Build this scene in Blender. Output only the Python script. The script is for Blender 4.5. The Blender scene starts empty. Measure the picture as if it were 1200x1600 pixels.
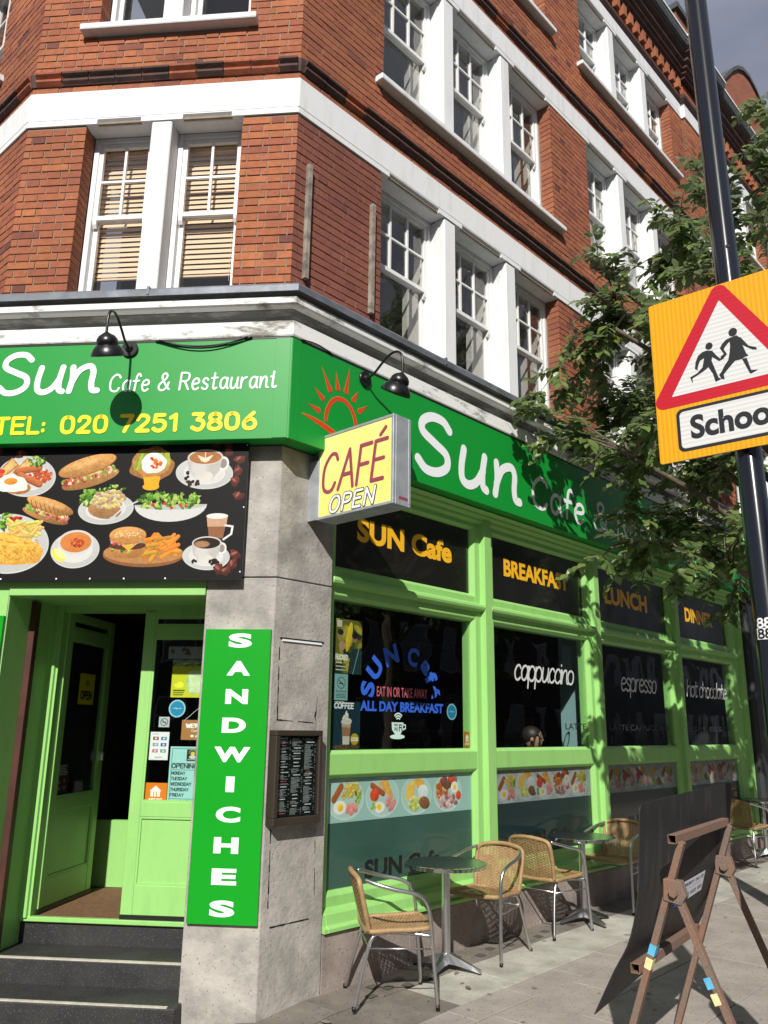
import bpy, bmesh, math, random
import numpy as np
from mathutils import Vector, Matrix
random.seed(7); rng = np.random.default_rng(7)
S = bpy.context.scene; C = S.collection
rad = math.radians
# ---------------------------------------------------------------- camera, sky, sun, exposure
PITCH, ROLL = 0.257864, 0.013545
cp, sp, cr, sr = math.cos(PITCH), math.sin(PITCH), math.cos(ROLL), math.sin(ROLL)
Fv = Vector((0, cp, sp)); r0 = Vector((1, 0, 0)); u0_ = Vector((0, -sp, cp))
Rv = r0*cr + u0_*sr; Uv = u0_*cr - r0*sr
cam = bpy.data.cameras.new('camera'); camo = bpy.data.objects.new('camera', cam); C.objects.link(camo)
M = Matrix((Rv, Uv, -Fv)).transposed().to_4x4(); M.translation = Vector((0, 0, 1.65)); camo.matrix_world = M
cam.sensor_fit = 'VERTICAL'; cam.sensor_height = 36; cam.lens = 1277.0/1600*36; cam.clip_start = 0.05; cam.clip_end = 2000
S.camera = camo
SUN_AZ, SUN_EL = rad(187.5), rad(37.6)            # azimuth clockwise from +Y
world = bpy.data.worlds.new('World'); S.world = world; world.use_nodes = True
wn, wl = world.node_tree.nodes, world.node_tree.links; wn.clear()
wo = wn.new('ShaderNodeOutputWorld'); bg = wn.new('ShaderNodeBackground'); sky = wn.new('ShaderNodeTexSky')
sky.sky_type = 'NISHITA'; sky.sun_disc = False; sky.sun_elevation = SUN_EL; sky.sun_rotation = SUN_AZ
sky.air_density = 1.0; sky.dust_density = 2.0; sky.ozone_density = 1.5
tc = wn.new('ShaderNodeTexCoord'); mp = wn.new('ShaderNodeMapping'); mp.inputs['Scale'].default_value = (1, 1, 2.6)
nz = wn.new('ShaderNodeTexNoise'); nz.inputs['Scale'].default_value = 2.2; nz.inputs['Detail'].default_value = 7; nz.inputs['Roughness'].default_value = .55
crp = wn.new('ShaderNodeValToRGB'); crp.color_ramp.elements[0].position = .30; crp.color_ramp.elements[1].position = .66; crp.color_ramp.elements[0].color = (.55,.55,.55,1)
mx = wn.new('ShaderNodeMix'); mx.data_type = 'RGBA'
hs = wn.new('ShaderNodeHueSaturation'); hs.inputs['Saturation'].default_value = .8
nz2 = wn.new('ShaderNodeTexNoise'); nz2.inputs['Scale'].default_value = 3.1; nz2.inputs['Detail'].default_value = 5
cc = wn.new('ShaderNodeValToRGB'); cc.color_ramp.elements[0].position = .32; cc.color_ramp.elements[1].position = .68
cc.color_ramp.elements[0].color = (4.2, 4.6, 6.2, 1); cc.color_ramp.elements[1].color = (7.4, 7.9, 9.3, 1)
for a, b in ((tc.outputs['Generated'], mp.inputs[0]), (mp.outputs[0], nz.inputs[0]), (mp.outputs[0], nz2.inputs[0]), (nz.outputs[0], crp.inputs[0]),
             (sky.outputs[0], hs.inputs['Color']), (hs.outputs[0], mx.inputs[6]), (nz2.outputs[0], cc.inputs[0]), (cc.outputs[0], mx.inputs[7]),
             (crp.outputs[0], mx.inputs[0]), (mx.outputs[2], bg.inputs[0]), (bg.outputs[0], wo.inputs[0])): wl.new(a, b)
bg.inputs[1].default_value = 0.047
sun = bpy.data.lights.new('sun', 'SUN'); sun.energy = 5.0; sun.angle = rad(.55); sun.color = (1, .955, .88)
suno = bpy.data.objects.new('sun', sun); C.objects.link(suno); suno.location = (0, -20, 30)
sd = Vector((math.sin(SUN_AZ)*math.cos(SUN_EL), math.cos(SUN_AZ)*math.cos(SUN_EL), math.sin(SUN_EL)))
suno.rotation_euler = sd.to_track_quat('Z', 'Y').to_euler()
S.view_settings.view_transform = 'Standard'; S.view_settings.look = 'None'; S.view_settings.exposure = 0.22; S.view_settings.gamma = 1
S.view_settings.use_curve_mapping = False

# ---------------------------------------------------------------- frames of the three building faces
K = Vector((-0.72186667, 5.45942998, 0))
def azv(a): return Vector((math.sin(a), math.cos(a), 0))
class Face:
    def __init__(s, o, az): s.o = o; s.d = azv(az); s.n = azv(az+math.pi/2)
    def P(s, u, off, z): return s.o + s.d*u + s.n*off + Vector((0, 0, z))
FA = Face(K, 0.752195); FB = Face(K, 1.67016)
KB = K + FB.d*(-2.25)
FC = Face(KB, rad(131.5))
FW = Face(Vector((0, 0, 0)), math.pi/2)            # world frame: u=x, off=-y
def ground_z(p):
    q = p - K; u = q.dot(FA.d); t = min(1, max(0, (.5-u)/1.2)); t = t*t*(3-2*t)
    return .0135*u - .012 - .10*t

# ---------------------------------------------------------------- mesh helpers
class MB:
    def __init__(s): s.v = []; s.f = []
    def add(s, vs, fs):
        b = len(s.v); s.v += [tuple(v) for v in vs]; s.f += [tuple(i+b for i in f) for f in fs]; return s
    def box8(s, c): return s.add(c, [(0,3,2,1),(4,5,6,7),(0,1,5,4),(1,2,6,5),(2,3,7,6),(3,0,4,7)])
    def box(s, F, u0, u1, o0, o1, z0, z1):
        return s.box8([F.P(u0,o0,z0),F.P(u1,o0,z0),F.P(u1,o1,z0),F.P(u0,o1,z0),F.P(u0,o0,z1),F.P(u1,o0,z1),F.P(u1,o1,z1),F.P(u0,o1,z1)])
    def lbox(s, x0, x1, y0, y1, z0, z1):
        return s.box8([(x0,y0,z0),(x1,y0,z0),(x1,y1,z0),(x0,y1,z0),(x0,y0,z1),(x1,y0,z1),(x1,y1,z1),(x0,y1,z1)])
    def prism(s, ring0, ring1):
        n = len(ring0); return s.add(list(ring0)+list(ring1), [tuple(range(n))[::-1], tuple(range(n, 2*n))]+[(i,(i+1)%n,n+(i+1)%n,n+i) for i in range(n)])
    def profile_u(s, F, prof, u0, u1):            # prof [(off,z)] swept along u
        return s.prism([F.P(u0,o,z) for o, z in prof], [F.P(u1,o,z) for o, z in prof])
    def profile_z(s, F, prof, z0, z1):            # prof [(u,off)] swept along z
        return s.prism([F.P(u,o,z0) for u, o in prof], [F.P(u,o,z1) for u, o in prof])
    def tube(s, pts, r, n=8, cap=True, close=False):
        pts = [Vector(p) for p in pts]; rs = r if isinstance(r, (list, tuple)) else [r]*len(pts); rings = []; N = len(pts)
        t0 = (pts[1]-pts[0]).normalized(); a = t0.orthogonal().normalized(); b0 = len(s.v)
        for i, p in enumerate(pts):
            if close: t = (pts[(i+1)%N]-pts[i-1]).normalized()
            else: t = ((pts[min(i+1,N-1)]-pts[max(i-1,0)])).normalized()
            a = (a - t*a.dot(t)).normalized(); b = t.cross(a)
            for k in range(n):
                an = 2*math.pi*k/n; s.v.append(tuple(p+(a*math.cos(an)+b*math.sin(an))*rs[i]))
        for i in range(N if close else N-1):
            j = (i+1) % N
            for k in range(n): s.f.append((b0+i*n+k, b0+i*n+(k+1)%n, b0+j*n+(k+1)%n, b0+j*n+k))
        if cap and not close:
            s.f.append(tuple(b0+k for k in range(n))[::-1]); s.f.append(tuple(b0+(N-1)*n+k for k in range(n)))
        return s
    def lathe(s, prof, c=(0,0,0), n=24):          # prof [(r,z)] about z
        b0 = len(s.v); c = Vector(c)
        for r, z in prof:
            for k in range(n):
                a = 2*math.pi*k/n; s.v.append((c.x+r*math.cos(a), c.y+r*math.sin(a), c.z+z))
        for i in range(len(prof)-1):
            for k in range(n): s.f.append((b0+i*n+k, b0+i*n+(k+1)%n, b0+(i+1)*n+(k+1)%n, b0+(i+1)*n+k))
        s.f.append(tuple(b0+k for k in range(n))[::-1]); s.f.append(tuple(b0+(len(prof)-1)*n+k for k in range(n)))
        return s
    def sweep(s, plan, prof):                     # plan: list of (face list) -> mitred sweep; plan = [(point, n_before, n_after)]
        rings = []
        for p, na, nb in plan:
            mit = (na+nb)/(1+na.dot(nb)); rings.append([p+mit*o+Vector((0,0,z)) for o, z in prof])
        n = len(prof); b0 = len(s.v)
        for rg in rings: s.v += [tuple(v) for v in rg]
        for i in range(len(rings)-1):
            for k in range(n): s.f.append((b0+i*n+k, b0+i*n+(k+1)%n, b0+(i+1)*n+(k+1)%n, b0+(i+1)*n+k))
        s.f.append(tuple(b0+k for k in range(n))); s.f.append(tuple(b0+(len(rings)-1)*n+k for k in range(n))[::-1])
        return s
def plan_path(cu=-3.2, au=26.0, start='C'):
    pts = []
    if start == 'C': pts.append((FC.P(cu,0,0), FC.n, FC.n))
    pts.append((KB.copy(), FC.n, FB.n) if start == 'C' else (KB.copy(), FB.n, FB.n))
    pts.append((K.copy(), FB.n, FA.n)); pts.append((FA.P(au,0,0), FA.n, FA.n)); return pts

def mesh_from(mb, name, recalc=True, off=None):
    me = bpy.data.meshes.new(name); vs = mb.v
    if off is not None: vs = [(v[0]-off[0], v[1]-off[1], v[2]-off[2]) for v in vs]
    me.from_pydata(vs, [], mb.f)
    if recalc:
        bm = bmesh.new(); bm.from_mesh(me); bmesh.ops.recalc_face_normals(bm, faces=bm.faces); bm.to_mesh(me); bm.free()
    me.update(); return me
def wloc(o):
    v = Vector((0,0,0))
    while o is not None: v += o.location; o = o.parent
    return v
def link(name, me, mat, parent=None, local=False, smooth=False, bevel=0, label=None, kind=None):
    o = bpy.data.objects.new(name, me); C.objects.link(o)
    if mat and (len(me.materials) == 0): me.materials.append(mat)
    if parent is not None: o.parent = parent
    if smooth:
        me.polygons.foreach_set('use_smooth', [True]*len(me.polygons))
    if bevel:
        b = o.modifiers.new('bevel', 'BEVEL'); b.width = bevel; b.segments = 1; b.limit_method = 'ANGLE'; b.angle_limit = rad(40)
    if label: o['label'] = label
    if kind: o['kind'] = kind
    return o
def part(name, mb, mat, parent, **kw):            # mb in world coordinates
    recalc = kw.pop('recalc', True)
    return link(name, mesh_from(mb, name, recalc, wloc(parent)), mat, parent, **kw)
def tag(o, label=None, cat=None, group=None, kind=None):
    if label: o['label'] = label
    if cat: o['category'] = cat
    if group: o['group'] = group
    if kind: o['kind'] = kind
    return o
def thing(name, label, cat, loc=(0,0,0), rz=0, group=None):
    o = bpy.data.objects.new(name, None); C.objects.link(o); o.location = loc; o.rotation_euler = (0,0,rz); o.empty_display_size = .1
    return tag(o, label, cat, group)
def autosmooth(o, ang=35):
    me = o.data
    me.polygons.foreach_set('use_smooth', [True]*len(me.polygons))
    bm = bmesh.new(); bm.from_mesh(me)
    for e in bm.edges:
        if len(e.link_faces) != 2 or e.calc_face_angle(0) > rad(ang): e.smooth = False
    bm.to_mesh(me); bm.free(); return o

# ---------------------------------------------------------------- materials
def new_mat(name):
    m = bpy.data.materials.new(name); m.use_nodes = True; nt = m.node_tree
    return m, nt, nt.nodes, nt.links, nt.nodes['Principled BSDF']
def mat(name, col, rough=.6, metal=0, var=0.0, vscale=6, col2=None, bump=0, bscale=60, coat=0, spec=.5, fine=0):
    m, nt, N, L, b = new_mat(name)
    b.inputs['Roughness'].default_value = rough; b.inputs['Metallic'].default_value = metal; b.inputs['Coat Weight'].default_value = coat
    b.inputs['Coat Roughness'].default_value = .06; b.inputs['Specular IOR Level'].default_value = spec
    t = N.new('ShaderNodeTexCoord')
    if var or col2:
        n = N.new('ShaderNodeTexNoise'); n.inputs['Scale'].default_value = vscale; n.inputs['Detail'].default_value = 6; n.inputs['Roughness'].default_value = .62
        L.new(t.outputs['Object'], n.inputs['Vector'])
        r = N.new('ShaderNodeValToRGB'); r.color_ramp.elements[0].position = .33; r.color_ramp.elements[1].position = .67
        c2 = col2 or tuple(min(1, c*(1+var)) for c in col); c1 = col if col2 else tuple(c*(1-var) for c in col)
        r.color_ramp.elements[0].color = (*c1, 1); r.color_ramp.elements[1].color = (*c2, 1)
        L.new(n.outputs[0], r.inputs[0]); outc = r.outputs[0]
        if fine:
            n3 = N.new('ShaderNodeTexNoise'); n3.inputs['Scale'].default_value = vscale*14; n3.inputs['Detail'].default_value = 3
            L.new(t.outputs['Object'], n3.inputs['Vector'])
            mm = N.new('ShaderNodeMapRange'); mm.inputs[1].default_value = .3; mm.inputs[2].default_value = .7; mm.inputs[3].default_value = 1-fine; mm.inputs[4].default_value = 1+fine
            L.new(n3.outputs[0], mm.inputs[0]); mu = N.new('ShaderNodeVectorMath'); mu.operation = 'SCALE'
            L.new(outc, mu.inputs[0]); L.new(mm.outputs[0], mu.inputs['Scale']); outc = mu.outputs[0]
        L.new(outc, b.inputs['Base Color'])
    else: b.inputs['Base Color'].default_value = (*col, 1)
    if bump:
        n2 = N.new('ShaderNodeTexNoise'); n2.inputs['Scale'].default_value = bscale; n2.inputs['Detail'].default_value = 4
        L.new(t.outputs['Object'], n2.inputs['Vector'])
        bp = N.new('ShaderNodeBump'); bp.inputs['Strength'].default_value = bump; bp.inputs['Distance'].default_value = .004
        L.new(n2.outputs[0], bp.inputs['Height']); L.new(bp.outputs[0], b.inputs['Normal'])
    return m
def glass_mat(name, tint=(1,1,1), refl=1.0, rough=0.0, wav=0.15, mult=1.0):
    m, nt, N, L, b = new_mat(name); N.remove(b); out = N['Material Output']
    tr = N.new('ShaderNodeBsdfTransparent'); tr.inputs[0].default_value = (*tint, 1)
    gl = N.new('ShaderNodeBsdfGlossy'); gl.inputs['Roughness'].default_value = rough; gl.inputs['Color'].default_value = (refl, refl, refl, 1)
    fr = N.new('ShaderNodeFresnel'); fr.inputs[0].default_value = 1.5
    ma = N.new('ShaderNodeMath'); ma.operation = 'MULTIPLY'; ma.inputs[1].default_value = mult; ma.use_clamp = True
    gb_ = N.new('ShaderNodeNewGeometry'); io = N.new('ShaderNodeMapRange'); io.inputs[3].default_value = 1.5; io.inputs[4].default_value = 1/1.5; L.new(gb_.outputs['Backfacing'], io.inputs[0]); L.new(io.outputs[0], fr.inputs[0])
    t = N.new('ShaderNodeTexCoord'); n2 = N.new('ShaderNodeTexNoise'); n2.inputs['Scale'].default_value = 1.6; n2.inputs['Detail'].default_value = 2
    bp = N.new('ShaderNodeBump'); bp.inputs['Strength'].default_value = wav; bp.inputs['Distance'].default_value = .03
    L.new(t.outputs['Object'], n2.inputs['Vector']); L.new(n2.outputs[0], bp.inputs['Height']); L.new(bp.outputs[0], gl.inputs['Normal'])
    mxs = N.new('ShaderNodeMixShader'); L.new(fr.outputs[0], ma.inputs[0]); L.new(ma.outputs[0], mxs.inputs[0]); L.new(tr.outputs[0], mxs.inputs[1]); L.new(gl.outputs[0], mxs.inputs[2])
    L.new(mxs.outputs[0], out.inputs[0]); return m

M_ = {}
def grimy(name, clean, dirt, rough=.7, amt=.35, sc=(5,5,.7), bump=.25, spots=0.0):
    m, nt, N, L, b = new_mat(name); b.inputs['Roughness'].default_value = rough
    t = N.new('ShaderNodeTexCoord'); mp_ = N.new('ShaderNodeMapping'); mp_.inputs['Scale'].default_value = sc
    n = N.new('ShaderNodeTexNoise'); n.inputs['Scale'].default_value = 2.0; n.inputs['Detail'].default_value = 8; n.inputs['Roughness'].default_value = .68
    n2 = N.new('ShaderNodeTexNoise'); n2.inputs['Scale'].default_value = 28; n2.inputs['Detail'].default_value = 5; n2.inputs['Roughness'].default_value = .6
    r = N.new('ShaderNodeMapRange'); r.inputs[1].default_value = .50; r.inputs[2].default_value = .74; r.inputs[4].default_value = amt
    r2 = N.new('ShaderNodeMapRange'); r2.inputs[1].default_value = .62; r2.inputs[2].default_value = .72; r2.inputs[4].default_value = spots
    mxx = N.new('ShaderNodeMath'); mxx.operation = 'MAXIMUM'; c = N.new('ShaderNodeMix'); c.data_type = 'RGBA'; c.inputs[6].default_value = (*clean, 1); c.inputs[7].default_value = (*dirt, 1)
    L.new(t.outputs['Object'], mp_.inputs[0]); L.new(mp_.outputs[0], n.inputs['Vector']); L.new(t.outputs['Object'], n2.inputs['Vector']); L.new(n.outputs[0], r.inputs[0]); L.new(n2.outputs[0], r2.inputs[0])
    L.new(r.outputs[0], mxx.inputs[0]); L.new(r2.outputs[0], mxx.inputs[1]); L.new(mxx.outputs[0], c.inputs[0]); L.new(c.outputs[2], b.inputs['Base Color'])
    rr = N.new('ShaderNodeMapRange'); rr.inputs[3].default_value = rough-.08; rr.inputs[4].default_value = rough+.15; L.new(n2.outputs[0], rr.inputs[0]); L.new(rr.outputs[0], b.inputs['Roughness'])
    bp = N.new('ShaderNodeBump'); bp.inputs['Strength'].default_value = bump; bp.inputs['Distance'].default_value = .004; L.new(n2.outputs[0], bp.inputs['Height']); L.new(bp.outputs[0], b.inputs['Normal']); return m
M_['lime'] = grimy('lime_paint', (.275,.56,.165), (.16,.36,.10), .40, .40, (3,3,.8), .22, .18)
M_['fascia'] = mat('fascia_green', (.004,.27,.032), .42, var=.03, vscale=1.5)
M_['signgreen'] = mat('sign_green', (.001,.29,.010), .35, var=.02, vscale=2)
M_['white_vinyl'] = mat('white_vinyl', (.80,.84,.86), .45)
M_['yellow_vinyl'] = mat('yellow_vinyl', (.93,.70,.005), .45)
M_['gold_vinyl'] = mat('gold_vinyl', (.85,.45,.02), .4)
M_['red_vinyl'] = mat('red_vinyl', (.62,.05,.01), .45)
M_['red_edge'] = mat('orange_edge_vinyl', (.55,.28,.03), .5)
M_['blue_vinyl'] = mat('blue_vinyl', (.03,.12,.60), .45)
M_['pink_vinyl'] = mat('pink_vinyl', (.55,.12,.16), .45)
M_['black_vinyl'] = mat('black_vinyl', (.008,.008,.008), .4)
M_['white_paint'] = grimy('white_masonry_paint', (.72,.735,.75), (.40,.385,.35), .7, .38, bump=.35, spots=.10)
M_['white_wood'] = grimy('white_window_paint', (.72,.73,.73), (.42,.40,.36), .42, .25, bump=.1, spots=.12)
M_['lintel_grey'] = mat('worn_lintel_paint', (.62,.62,.58), .8, col2=(.42,.42,.38), vscale=5, bump=.3)
def cornice_mat():
    m, nt, N, L, b = new_mat('flaking_cornice_paint'); b.inputs['Roughness'].default_value = .8
    t = N.new('ShaderNodeTexCoord'); mp_ = N.new('ShaderNodeMapping'); mp_.inputs['Scale'].default_value = (1,1,3)
    n = N.new('ShaderNodeTexNoise'); n.inputs['Scale'].default_value = 2.5; n.inputs['Detail'].default_value = 9; n.inputs['Roughness'].default_value = .7
    r = N.new('ShaderNodeValToRGB'); e = r.color_ramp.elements; e[0].position = .36; e[0].color = (.22,.21,.18,1); e[1].position = .46; e[1].color = (.74,.75,.74,1)
    L.new(t.outputs['Object'], mp_.inputs[0]); L.new(mp_.outputs[0], n.inputs['Vector']); L.new(n.outputs[0], r.inputs[0]); L.new(r.outputs[0], b.inputs['Base Color'])
    bp = N.new('ShaderNodeBump'); bp.inputs['Strength'].default_value = .6; bp.inputs['Distance'].default_value = .01; L.new(n.outputs[0], bp.inputs['Height']); L.new(bp.outputs[0], b.inputs['Normal'])
    return m
M_['cornice'] = cornice_mat()
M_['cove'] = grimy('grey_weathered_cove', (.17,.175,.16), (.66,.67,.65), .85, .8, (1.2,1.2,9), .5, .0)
M_['lead'] = mat('lead_sheet', (.17,.19,.22), .5, metal=.3, var=.3, vscale=5, bump=.3, bscale=12)
M_['mortar'] = mat('mortar', (.25,.205,.155), .95, var=.15, vscale=12, bump=.5, bscale=90)
M_['string'] = mat('dark_moulded_brick', (.10,.045,.035), .8, col2=(.045,.025,.022), vscale=7, bump=.4, bscale=40)
M_['string_red'] = mat('red_moulded_brick', (.30,.085,.04), .85, var=.3, vscale=9, bump=.4, bscale=40)
M_['coping'] = mat('coping_lead', (.07,.078,.078), .6, var=.2)
M_['black_metal'] = mat('black_enamel', (.006,.006,.007), .32)
M_['post_black'] = mat('post_black_paint', (.006,.008,.013), .16, bump=.05, bscale=8, coat=.3)
M_['black_plastic'] = mat('black_cable', (.008,.008,.008), .45)
M_['alu'] = mat('brushed_aluminium', (.62,.63,.65), .28, metal=1, var=.08, vscale=30)
M_['steel'] = mat('polished_steel_table', (.24,.245,.25), .30, metal=1, var=.1, vscale=8)
M_['steel_rim'] = mat('fluted_steel_rim', (.7,.7,.7), .14, metal=1)
M_['wicker'] = mat('woven_wicker', (.30,.19,.090), .55, var=.22, vscale=18, fine=.15)
M_['wicker_dark'] = mat('wicker_stakes', (.30,.165,.06), .6, var=.15, vscale=20)
M_['rust'] = mat('rusty_steel', (.215,.110,.070), .8, col2=(.15,.122,.10), vscale=9, bump=.4, bscale=60, fine=.2)
M_['board'] = grimy('black_board', (.019,.019,.020), (.085,.083,.08), .55, .45, (7,7,1.3), .12, .12)
M_['tape_blue'] = mat('blue_paint_mark', (.10,.40,.62), .6, var=.15, vscale=30)
M_['tape_cream'] = mat('cream_tape', (.75,.65,.33), .7, var=.2, vscale=30)
M_['teal_film'] = mat('teal_window_film', (.026,.080,.062), .5, var=.1, vscale=2, coat=.6)
M_['shaded_film'] = mat('shaded_teal_window_film', (.004,.021,.021), .4, var=.12, vscale=2, coat=.6)  # same film as the sunlit first pane, with shade painted into its colour
M_['black_panel'] = mat('black_glazed_panel', (.009,.008,.008), .3, coat=1.0)
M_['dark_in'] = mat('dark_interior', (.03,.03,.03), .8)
M_['brown_mat'] = mat('coir_mat', (.15,.075,.035), .95, var=.3, vscale=30, bump=.6, bscale=200)
M_['beige_wall'] = mat('office_wall', (.42,.42,.40), .9)
M_['ceiling'] = mat('office_ceiling', (.5,.5,.48), .9)
M_['blind'] = mat('cream_blind_slat', (.84,.62,.43), .6)
M_['wood_weathered'] = mat('weathered_batten_wood', (.36,.32,.27), .9, col2=(.12,.10,.08), vscale=10, bump=.6, bscale=30)
M_['brown_frame'] = mat('bronze_case', (.038,.028,.020), .45, var=.1)
M_['maroon_steel'] = mat('maroon_steel_guide', (.07,.022,.018), .5, var=.2)
M_['terrazzo'] = None
def speckle(name, base, dots, dens, scale, rough=.6, base2=None, bump=.2):
    m, nt, N, L, b = new_mat(name); b.inputs['Roughness'].default_value = rough
    t = N.new('ShaderNodeTexCoord')
    n = N.new('ShaderNodeTexNoise'); n.inputs['Scale'].default_value = 3; n.inputs['Detail'].default_value = 8; n.inputs['Roughness'].default_value = .65
    r = N.new('ShaderNodeValToRGB'); r.color_ramp.elements[0].position = .35; r.color_ramp.elements[1].position = .65
    r.color_ramp.elements[0].color = (*base, 1); r.color_ramp.elements[1].color = (*(base2 or base), 1)
    v = N.new('ShaderNodeTexVoronoi'); v.inputs['Scale'].default_value = scale; v.inputs['Randomness'].default_value = 1
    sx = N.new('ShaderNodeSeparateColor'); cmpn = N.new('ShaderNodeMath'); cmpn.operation = 'LESS_THAN'; cmpn.inputs[1].default_value = dens
    ds = N.new('ShaderNodeMath'); ds.operation = 'LESS_THAN'; ds.inputs[1].default_value = .38
    an = N.new('ShaderNodeMath'); an.operation = 'MULTIPLY'
    mxx = N.new('ShaderNodeMix'); mxx.data_type = 'RGBA'; mxx.inputs[7].default_value = (*dots, 1)
    for a in (n, v): L.new(t.outputs['Object'], a.inputs['Vector'])
    L.new(n.outputs[0], r.inputs[0]); L.new(v.outputs['Color'], sx.inputs[0]); L.new(sx.outputs[0], cmpn.inputs[0]); L.new(v.outputs['Distance'], ds.inputs[0])
    L.new(cmpn.outputs[0], an.inputs[0]); L.new(ds.outputs[0], an.inputs[1]); L.new(an.outputs[0], mxx.inputs[0]); L.new(r.outputs[0], mxx.inputs[6]); L.new(mxx.outputs[2], b.inputs['Base Color'])
    n2 = N.new('ShaderNodeTexNoise'); n2.inputs['Scale'].default_value = 35; n2.inputs['Detail'].default_value = 6; L.new(t.outputs['Object'], n2.inputs['Vector'])
    bp = N.new('ShaderNodeBump'); bp.inputs['Strength'].default_value = bump; bp.inputs['Distance'].default_value = .006; L.new(n2.outputs[0], bp.inputs['Height']); L.new(bp.outputs[0], b.inputs['Normal'])
    return m
M_['terrazzo'] = speckle('dark_terrazzo', (.017,.017,.018), (.13,.13,.12), .09, 190, .55, (.034,.034,.034))
M_['stone'] = speckle('grey_travertine', (.44,.415,.378), (.20,.185,.165), .07, 80, .8, (.215,.203,.188), .8)
M_['plinth'] = speckle('pink_grey_stone', (.33,.28,.25), (.15,.12,.105), .12, 60, .8, (.19,.155,.14), .5)
M_['paving'] = speckle('concrete_paving', (.34,.30,.27), (.15,.125,.11), .12, 70, .9, (.25,.22,.197), .35)
M_['kerbstrip'] = speckle('pale_cement_strip', (.43,.42,.365), (.22,.20,.17), .10, 80, .95, (.26,.25,.215), .4)
M_['worn'] = speckle('worn_dark_paving', (.20,.175,.15), (.08,.07,.06), .15, 60, .9, (.12,.105,.09), .4)
M_['asphalt'] = speckle('asphalt', (.05,.05,.05), (.12,.12,.12), .2, 120, .9, (.04,.04,.04), .5)
M_['clear'] = glass_mat('shop_glass', (.93,.96,.95), .85)
M_['sash_glass'] = glass_mat('old_sash_glass', (.94,.94,.93), 1.0, wav=.35)

def brick_mat():
    m, nt, N, L, b = new_mat('red_brick'); b.inputs['Roughness'].default_value = .88
    oi = N.new('ShaderNodeObjectInfo'); at = N.new('ShaderNodeAttribute'); at.attribute_name = 'bv'
    ad = N.new('ShaderNodeMath'); ad.operation = 'ADD'; frn = N.new('ShaderNodeMath'); frn.operation = 'FRACT'
    L.new(oi.outputs['Random'], ad.inputs[0]); L.new(at.outputs['Fac'], ad.inputs[1]); L.new(ad.outputs[0], frn.inputs[0])
    r = N.new('ShaderNodeValToRGB'); cr_ = r.color_ramp; cr_.elements[0].position = 0; cr_.elements[0].color = (.11,.042,.034,1)
    cr_.elements[1].position = 1; cr_.elements[1].color = (.41,.145,.058,1)
    for p, c in ((.025,(.20,.065,.042)), (.07,(.30,.092,.048)), (.5,(.345,.112,.050)), (.85,(.385,.132,.055))):
        e = cr_.elements.new(p); e.color = (*c, 1)
    a1 = N.new('ShaderNodeAttribute'); a1.attribute_name = 'dk'; a2 = N.new('ShaderNodeAttribute'); a2.attribute_type = 'OBJECT'; a2.attribute_name = 'dk'
    mxa = N.new('ShaderNodeMath'); mxa.operation = 'MAXIMUM'; L.new(a1.outputs['Fac'], mxa.inputs[0]); L.new(a2.outputs['Fac'], mxa.inputs[1])
    t = N.new('ShaderNodeNewGeometry'); n = N.new('ShaderNodeTexNoise'); n.inputs['Scale'].default_value = 22; n.inputs['Detail'].default_value = 6; n.inputs['Roughness'].default_value = .7
    L.new(t.outputs['Position'], n.inputs['Vector'])
    mr = N.new('ShaderNodeMapRange'); mr.inputs[1].default_value = .28; mr.inputs[2].default_value = .7; mr.inputs[3].default_value = .76; mr.inputs[4].default_value = 1.14
    n4 = N.new('ShaderNodeTexNoise'); n4.inputs['Scale'].default_value = 1.1; n4.inputs['Detail'].default_value = 5; L.new(t.outputs['Position'], n4.inputs['Vector'])
    mr4 = N.new('ShaderNodeMapRange'); mr4.inputs[1].default_value = .35; mr4.inputs[2].default_value = .65; mr4.inputs[3].default_value = .82; mr4.inputs[4].default_value = 1.08
    L.new(n4.outputs[0], mr4.inputs[0])
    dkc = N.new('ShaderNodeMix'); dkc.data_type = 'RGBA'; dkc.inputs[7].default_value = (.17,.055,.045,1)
    L.new(mxa.outputs[0], dkc.inputs[0]); L.new(frn.outputs[0], r.inputs[0]); L.new(r.outputs[0], dkc.inputs[6])
    L.new(n.outputs[0], mr.inputs[0]); sc = N.new('ShaderNodeVectorMath'); sc.operation = 'SCALE'; sc2 = N.new('ShaderNodeVectorMath'); sc2.operation = 'SCALE'
    L.new(dkc.outputs[2], sc.inputs[0]); L.new(mr.outputs[0], sc.inputs['Scale']); L.new(sc.outputs[0], sc2.inputs[0]); L.new(mr4.outputs[0], sc2.inputs['Scale']); L.new(sc2.outputs[0], b.inputs['Base Color'])
    bp = N.new('ShaderNodeBump'); bp.inputs['Strength'].default_value = .7; bp.inputs['Distance'].default_value = .004
    n5 = N.new('ShaderNodeTexNoise'); n5.inputs['Scale'].default_value = 70; n5.inputs['Detail'].default_value = 4; L.new(t.outputs['Position'], n5.inputs['Vector'])
    L.new(n5.outputs[0], bp.inputs['Height']); L.new(bp.outputs[0], b.inputs['Normal']); return m
M_['brick'] = brick_mat()
def far_brick_mat():
    m, nt, N, L, b = new_mat('far_brickwork'); b.inputs['Roughness'].default_value = .9
    t = N.new('ShaderNodeTexCoord'); br = N.new('ShaderNodeTexBrick'); br.inputs['Scale'].default_value = 1
    br.inputs['Brick Width'].default_value = .17; br.inputs['Row Height'].default_value = .067; br.inputs['Mortar Size'].default_value = .006
    br.inputs['Color1'].default_value = (.33,.085,.036,1); br.inputs['Color2'].default_value = (.24,.06,.03,1); br.inputs['Mortar'].default_value = (.2,.15,.11,1)
    L.new(t.outputs['UV'], br.inputs['Vector']); L.new(br.outputs[0], b.inputs['Base Color']); return m
M_['far_brick'] = far_brick_mat()

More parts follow.
